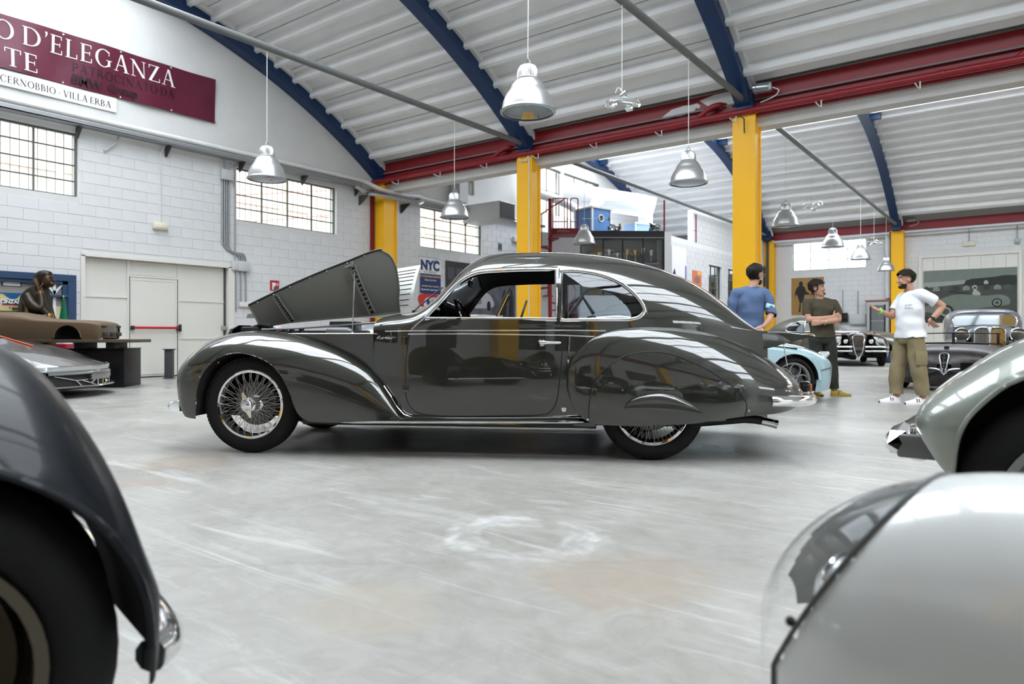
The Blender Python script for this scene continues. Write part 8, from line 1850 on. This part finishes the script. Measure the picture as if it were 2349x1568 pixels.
# ---- man in olive T-shirt, arms folded
torsoB = [(.01, 0, .78, .150, .105), (.01, 0, .87, .160, .118), (.0, 0, .98, .152, .115), (-.01, 0, 1.10, .160, .118), (-.01, 0, 1.22, .178, .125), (-.015, 0, 1.32, .185, .120), (-.02, .0, 1.385, .150, .090), (-.03, 0, 1.43, .075, .060)]
limB = {'neck': ([(-.03, 0, 1.39), (-.055, -.01, 1.50)], [.062, .056]), 'yoke': ([(-.175, 0, 1.355), (-.02, 0, 1.375), (.145, 0, 1.355)], [.070, .070, .070]),
        'r_upper': ([(-.205, 0, 1.365), (-.235, -.03, 1.25), (-.225, -.07, 1.13)], [.064, .054, .045]), 'r_fore': ([(-.225, -.07, 1.13), (-.08, -.175, 1.135), (.085, -.185, 1.165)], [.046, .042, .030]),
        'l_upper': ([(.175, 0, 1.365), (.215, -.03, 1.25), (.215, -.07, 1.13)], [.064, .054, .045]), 'l_fore': ([(.215, -.07, 1.13), (.08, -.215, 1.105), (-.075, -.205, 1.085)], [.046, .042, .030]),
        'r_thigh': ([(-.085, 0, .84), (-.075, .02, .66), (-.065, .04, .48)], [.096, .082, .064]), 'r_shin': ([(-.065, .04, .48), (-.06, .06, .30), (-.05, .06, .10)], [.062, .058, .042]),
        'l_thigh': ([(.095, 0, .84), (.115, -.02, .66), (.13, -.02, .48)], [.096, .082, .064]), 'l_shin': ([(.13, -.02, .48), (.15, -.03, .30), (.165, -.03, .10)], [.062, .058, .042])}
pB, meB, MB_, nearB = person('person', 'dark haired man in olive T-shirt with folded arms and yellow shoes', 4.60, 10.36, 0, torsoB, limB, (-.085, -.03, 1.585), (.86, -.50, -.02),
    [((.085, -.185, 1.165), (.85, .30, .25), (0, 1, 0), .5, 1), ((-.075, -.205, 1.085), (-.85, .25, -.1), (0, 1, 0), .5, -1)])
def selB_shirt(V):
    a, d = nearB(V, ('r_upper', 'l_upper')); t1 = seg_dist(V, (-.205, 0, 1.365), (-.225, -.07, 1.13))[1]; t2 = seg_dist(V, (.175, 0, 1.365), (.215, -.07, 1.13))[1]
    sleeve = a & (d < .02) & np.where(V[:, 0] < 0, t1 < .72, t2 < .72); fo, fd = nearB(V, ('r_fore', 'l_fore'))
    return sleeve | ((V[:, 2] > .86) & (V[:, 2] < 1.435) & ((V[:, 0]/.215)**2+(V[:, 1]/.15)**2 < 1.0) & ~(fo & (fd < .006)))
shell_of('t_shirt', meB, selB_shirt, lambda p: .010+.016*max(0, min(1, (1.1-p[2])/.25)), OLIVEC, pB, .018, 9)
shell_of('trousers', meB, lambda V: (V[:, 2] < .90) & (V[:, 2] > .105) & (np.abs(V[:, 0]) < .32), lambda p: .014+.014*max(0, min(1, (.7-p[2])/.4)), DARKG, pB, .016, 9, (1, 1, .7))
YSH = mat('yellow_leather', (.36, .24, .02), .5); shoe(pB, (-.045, .10), (-.12, -1), YSH, (M_INK2,), .27, mat('shoe_sole', (.30, .22, .06), .6)); shoe(pB, (.12, -.02), (.92, -.42), YSH, (M_INK2,), .28, mat('shoe_sole', ()))
hair_and_face(meB, MB_, pB, lambda q: ((q[:, 2] > .052) & (q[:, 0] < .078)) | ((q[:, 0] < .005) & (q[:, 2] > -.045) & ~((np.abs(q[:, 1]) > .066) & (q[:, 0] > -.035) & (q[:, 2] < .03))) | ((np.abs(q[:, 1]) > .055) & (q[:, 0] > -.005) & (q[:, 0] < .025) & (q[:, 2] > -.035)), .024)
obj('wrist_watch', MB().tube([(-.045+.006*math.cos(a), -.206+.036*math.sin(a), 1.090+.036*math.cos(a)) for a in np.linspace(0, 2*PI, 21)[:-1]], .009, 6, closed=True).cbox((-.045, -.245, 1.09), (.035, .012, .035), .005), mat('watch_brass', (.6, .5, .3), .3, .8), pB)
# ---- man in blue shirt seen from behind
torsoC = [(.0, 0, .86, .150, .108), (.0, 0, .96, .158, .118), (-.0, 0, 1.06, .150, .112), (-.005, 0, 1.18, .160, .116), (-.0, 0, 1.30, .178, .122), (.005, 0, 1.40, .180, .115), (.015, 0, 1.475, .145, .088), (.03, 0, 1.53, .075, .062)]
limC = {'neck': ([(.03, 0, 1.50), (.06, .01, 1.61)], [.060, .055]), 'yoke': ([(-.140, 0, 1.445), (.01, 0, 1.465), (.150, -.015, 1.445)], [.070, .070, .070]),
        'l_upper': ([(-.165, 0, 1.455), (-.215, -.01, 1.33), (-.235, .0, 1.20)], [.062, .052, .044]), 'l_fore': ([(-.235, .0, 1.20), (-.235, .05, 1.08), (-.215, .10, .97)], [.043, .038, .028]),
        'r_upper': ([(.175, -.02, 1.455), (.225, -.06, 1.33), (.235, -.10, 1.205)], [.062, .052, .044]), 'r_fore': ([(.235, -.10, 1.205), (.19, -.14, 1.12), (.125, -.155, 1.05)], [.043, .038, .028]),
        'l_thigh': ([(-.09, 0, .92), (-.09, .0, .72), (-.09, 0, .52)], [.096, .082, .064]), 'l_shin': ([(-.09, 0, .52), (-.09, 0, .32), (-.09, 0, .10)], [.062, .058, .042]),
        'r_thigh': ([(.09, 0, .92), (.09, .0, .72), (.09, 0, .52)], [.096, .082, .064]), 'r_shin': ([(.09, 0, .52), (.09, 0, .32), (.09, 0, .10)], [.062, .058, .042])}
pC, meC, MC_, nearC = person('person', 'man in blue shirt and glasses seen from behind beside yellow column', 2.86, 8.4, 0, torsoC, limC, (.085, .015, 1.695), (.88, .47, 0),
    [((.125, -.155, 1.05), (-.80, -.05, -.45), (.1, 1, 0), .45, 1), ((-.215, .10, .97), (.1, .4, -.9), (1, 0, 0), .4, 1)])
shell_of('shirt', meC, lambda V: (V[:, 2] > .95) & (V[:, 2] < 1.535) & ((((V[:, 0])/.21)**2+(V[:, 1]/.15)**2 < 1.0) | (nearC(V, ('l_upper', 'r_upper', 'l_fore'))[0] & (nearC(V, ('l_upper', 'r_upper', 'l_fore'))[1] < .02))) & ~(nearC(V, ('r_fore',))[0] & (nearC(V, ('r_fore',))[1] < .006) & (seg_dist(V, (.235, -.10, 1.205), (.125, -.155, 1.05))[1] > .45)), .016, BLUEC, pC, .022, 10, (1, 1, .8))
shell_of('trousers', meC, lambda V: (V[:, 2] < .985) & (V[:, 2] > .105) & (np.abs(V[:, 0]) < .20) & (np.abs(V[:, 1]) < .14), .014, NAVYC, pC, .010, 9)
obj('collar', MB().tube([(.04+.070*math.cos(a), .005+.066*math.sin(a), 1.535+.012*math.cos(a)) for a in np.linspace(0, 2*PI, 25)[:-1]], .016, 8, closed=True), BLUEC, pC)
obj('arm_patch', MB().cbox((.215, -.125, 1.30), (.11, .02, .06), .01, ry=.25), mat('pale_cyan', (.45, .72, .74), .7), pC)
shoe(pC, (-.10, -.10), (.1, 1), NAVYC); shoe(pC, (.08, -.10), (.2, 1), NAVYC)
hair_and_face(meC, MC_, pC, lambda q: ((q[:, 2] > .048) & (q[:, 0] < .080)) | ((q[:, 0] < .005) & (q[:, 2] > -.060) & ~((np.abs(q[:, 1]) > .066) & (q[:, 0] > -.035) & (q[:, 2] < .02))), .024, lambda q: (q[:, 2] < -.055) & (q[:, 2] > -.112) & (q[:, 0] > .01))
pC.scale = (.955, .955, .955)
gl = MB()
for s_ in (-1, 1):
    gl.tube([tuple(MC_ @ Vector((.098, s_*.032+.024*math.cos(a), .006+.020*math.sin(a)))) for a in np.linspace(0, 2*PI, 17)[:-1]], .003, 5, closed=True); gl.tube([tuple(MC_ @ Vector(p)) for p in ((.096, s_*.056, .010), (.0, s_*.084, .012))], .003, 5)
obj('glasses', gl, M_GREYMET, pC)
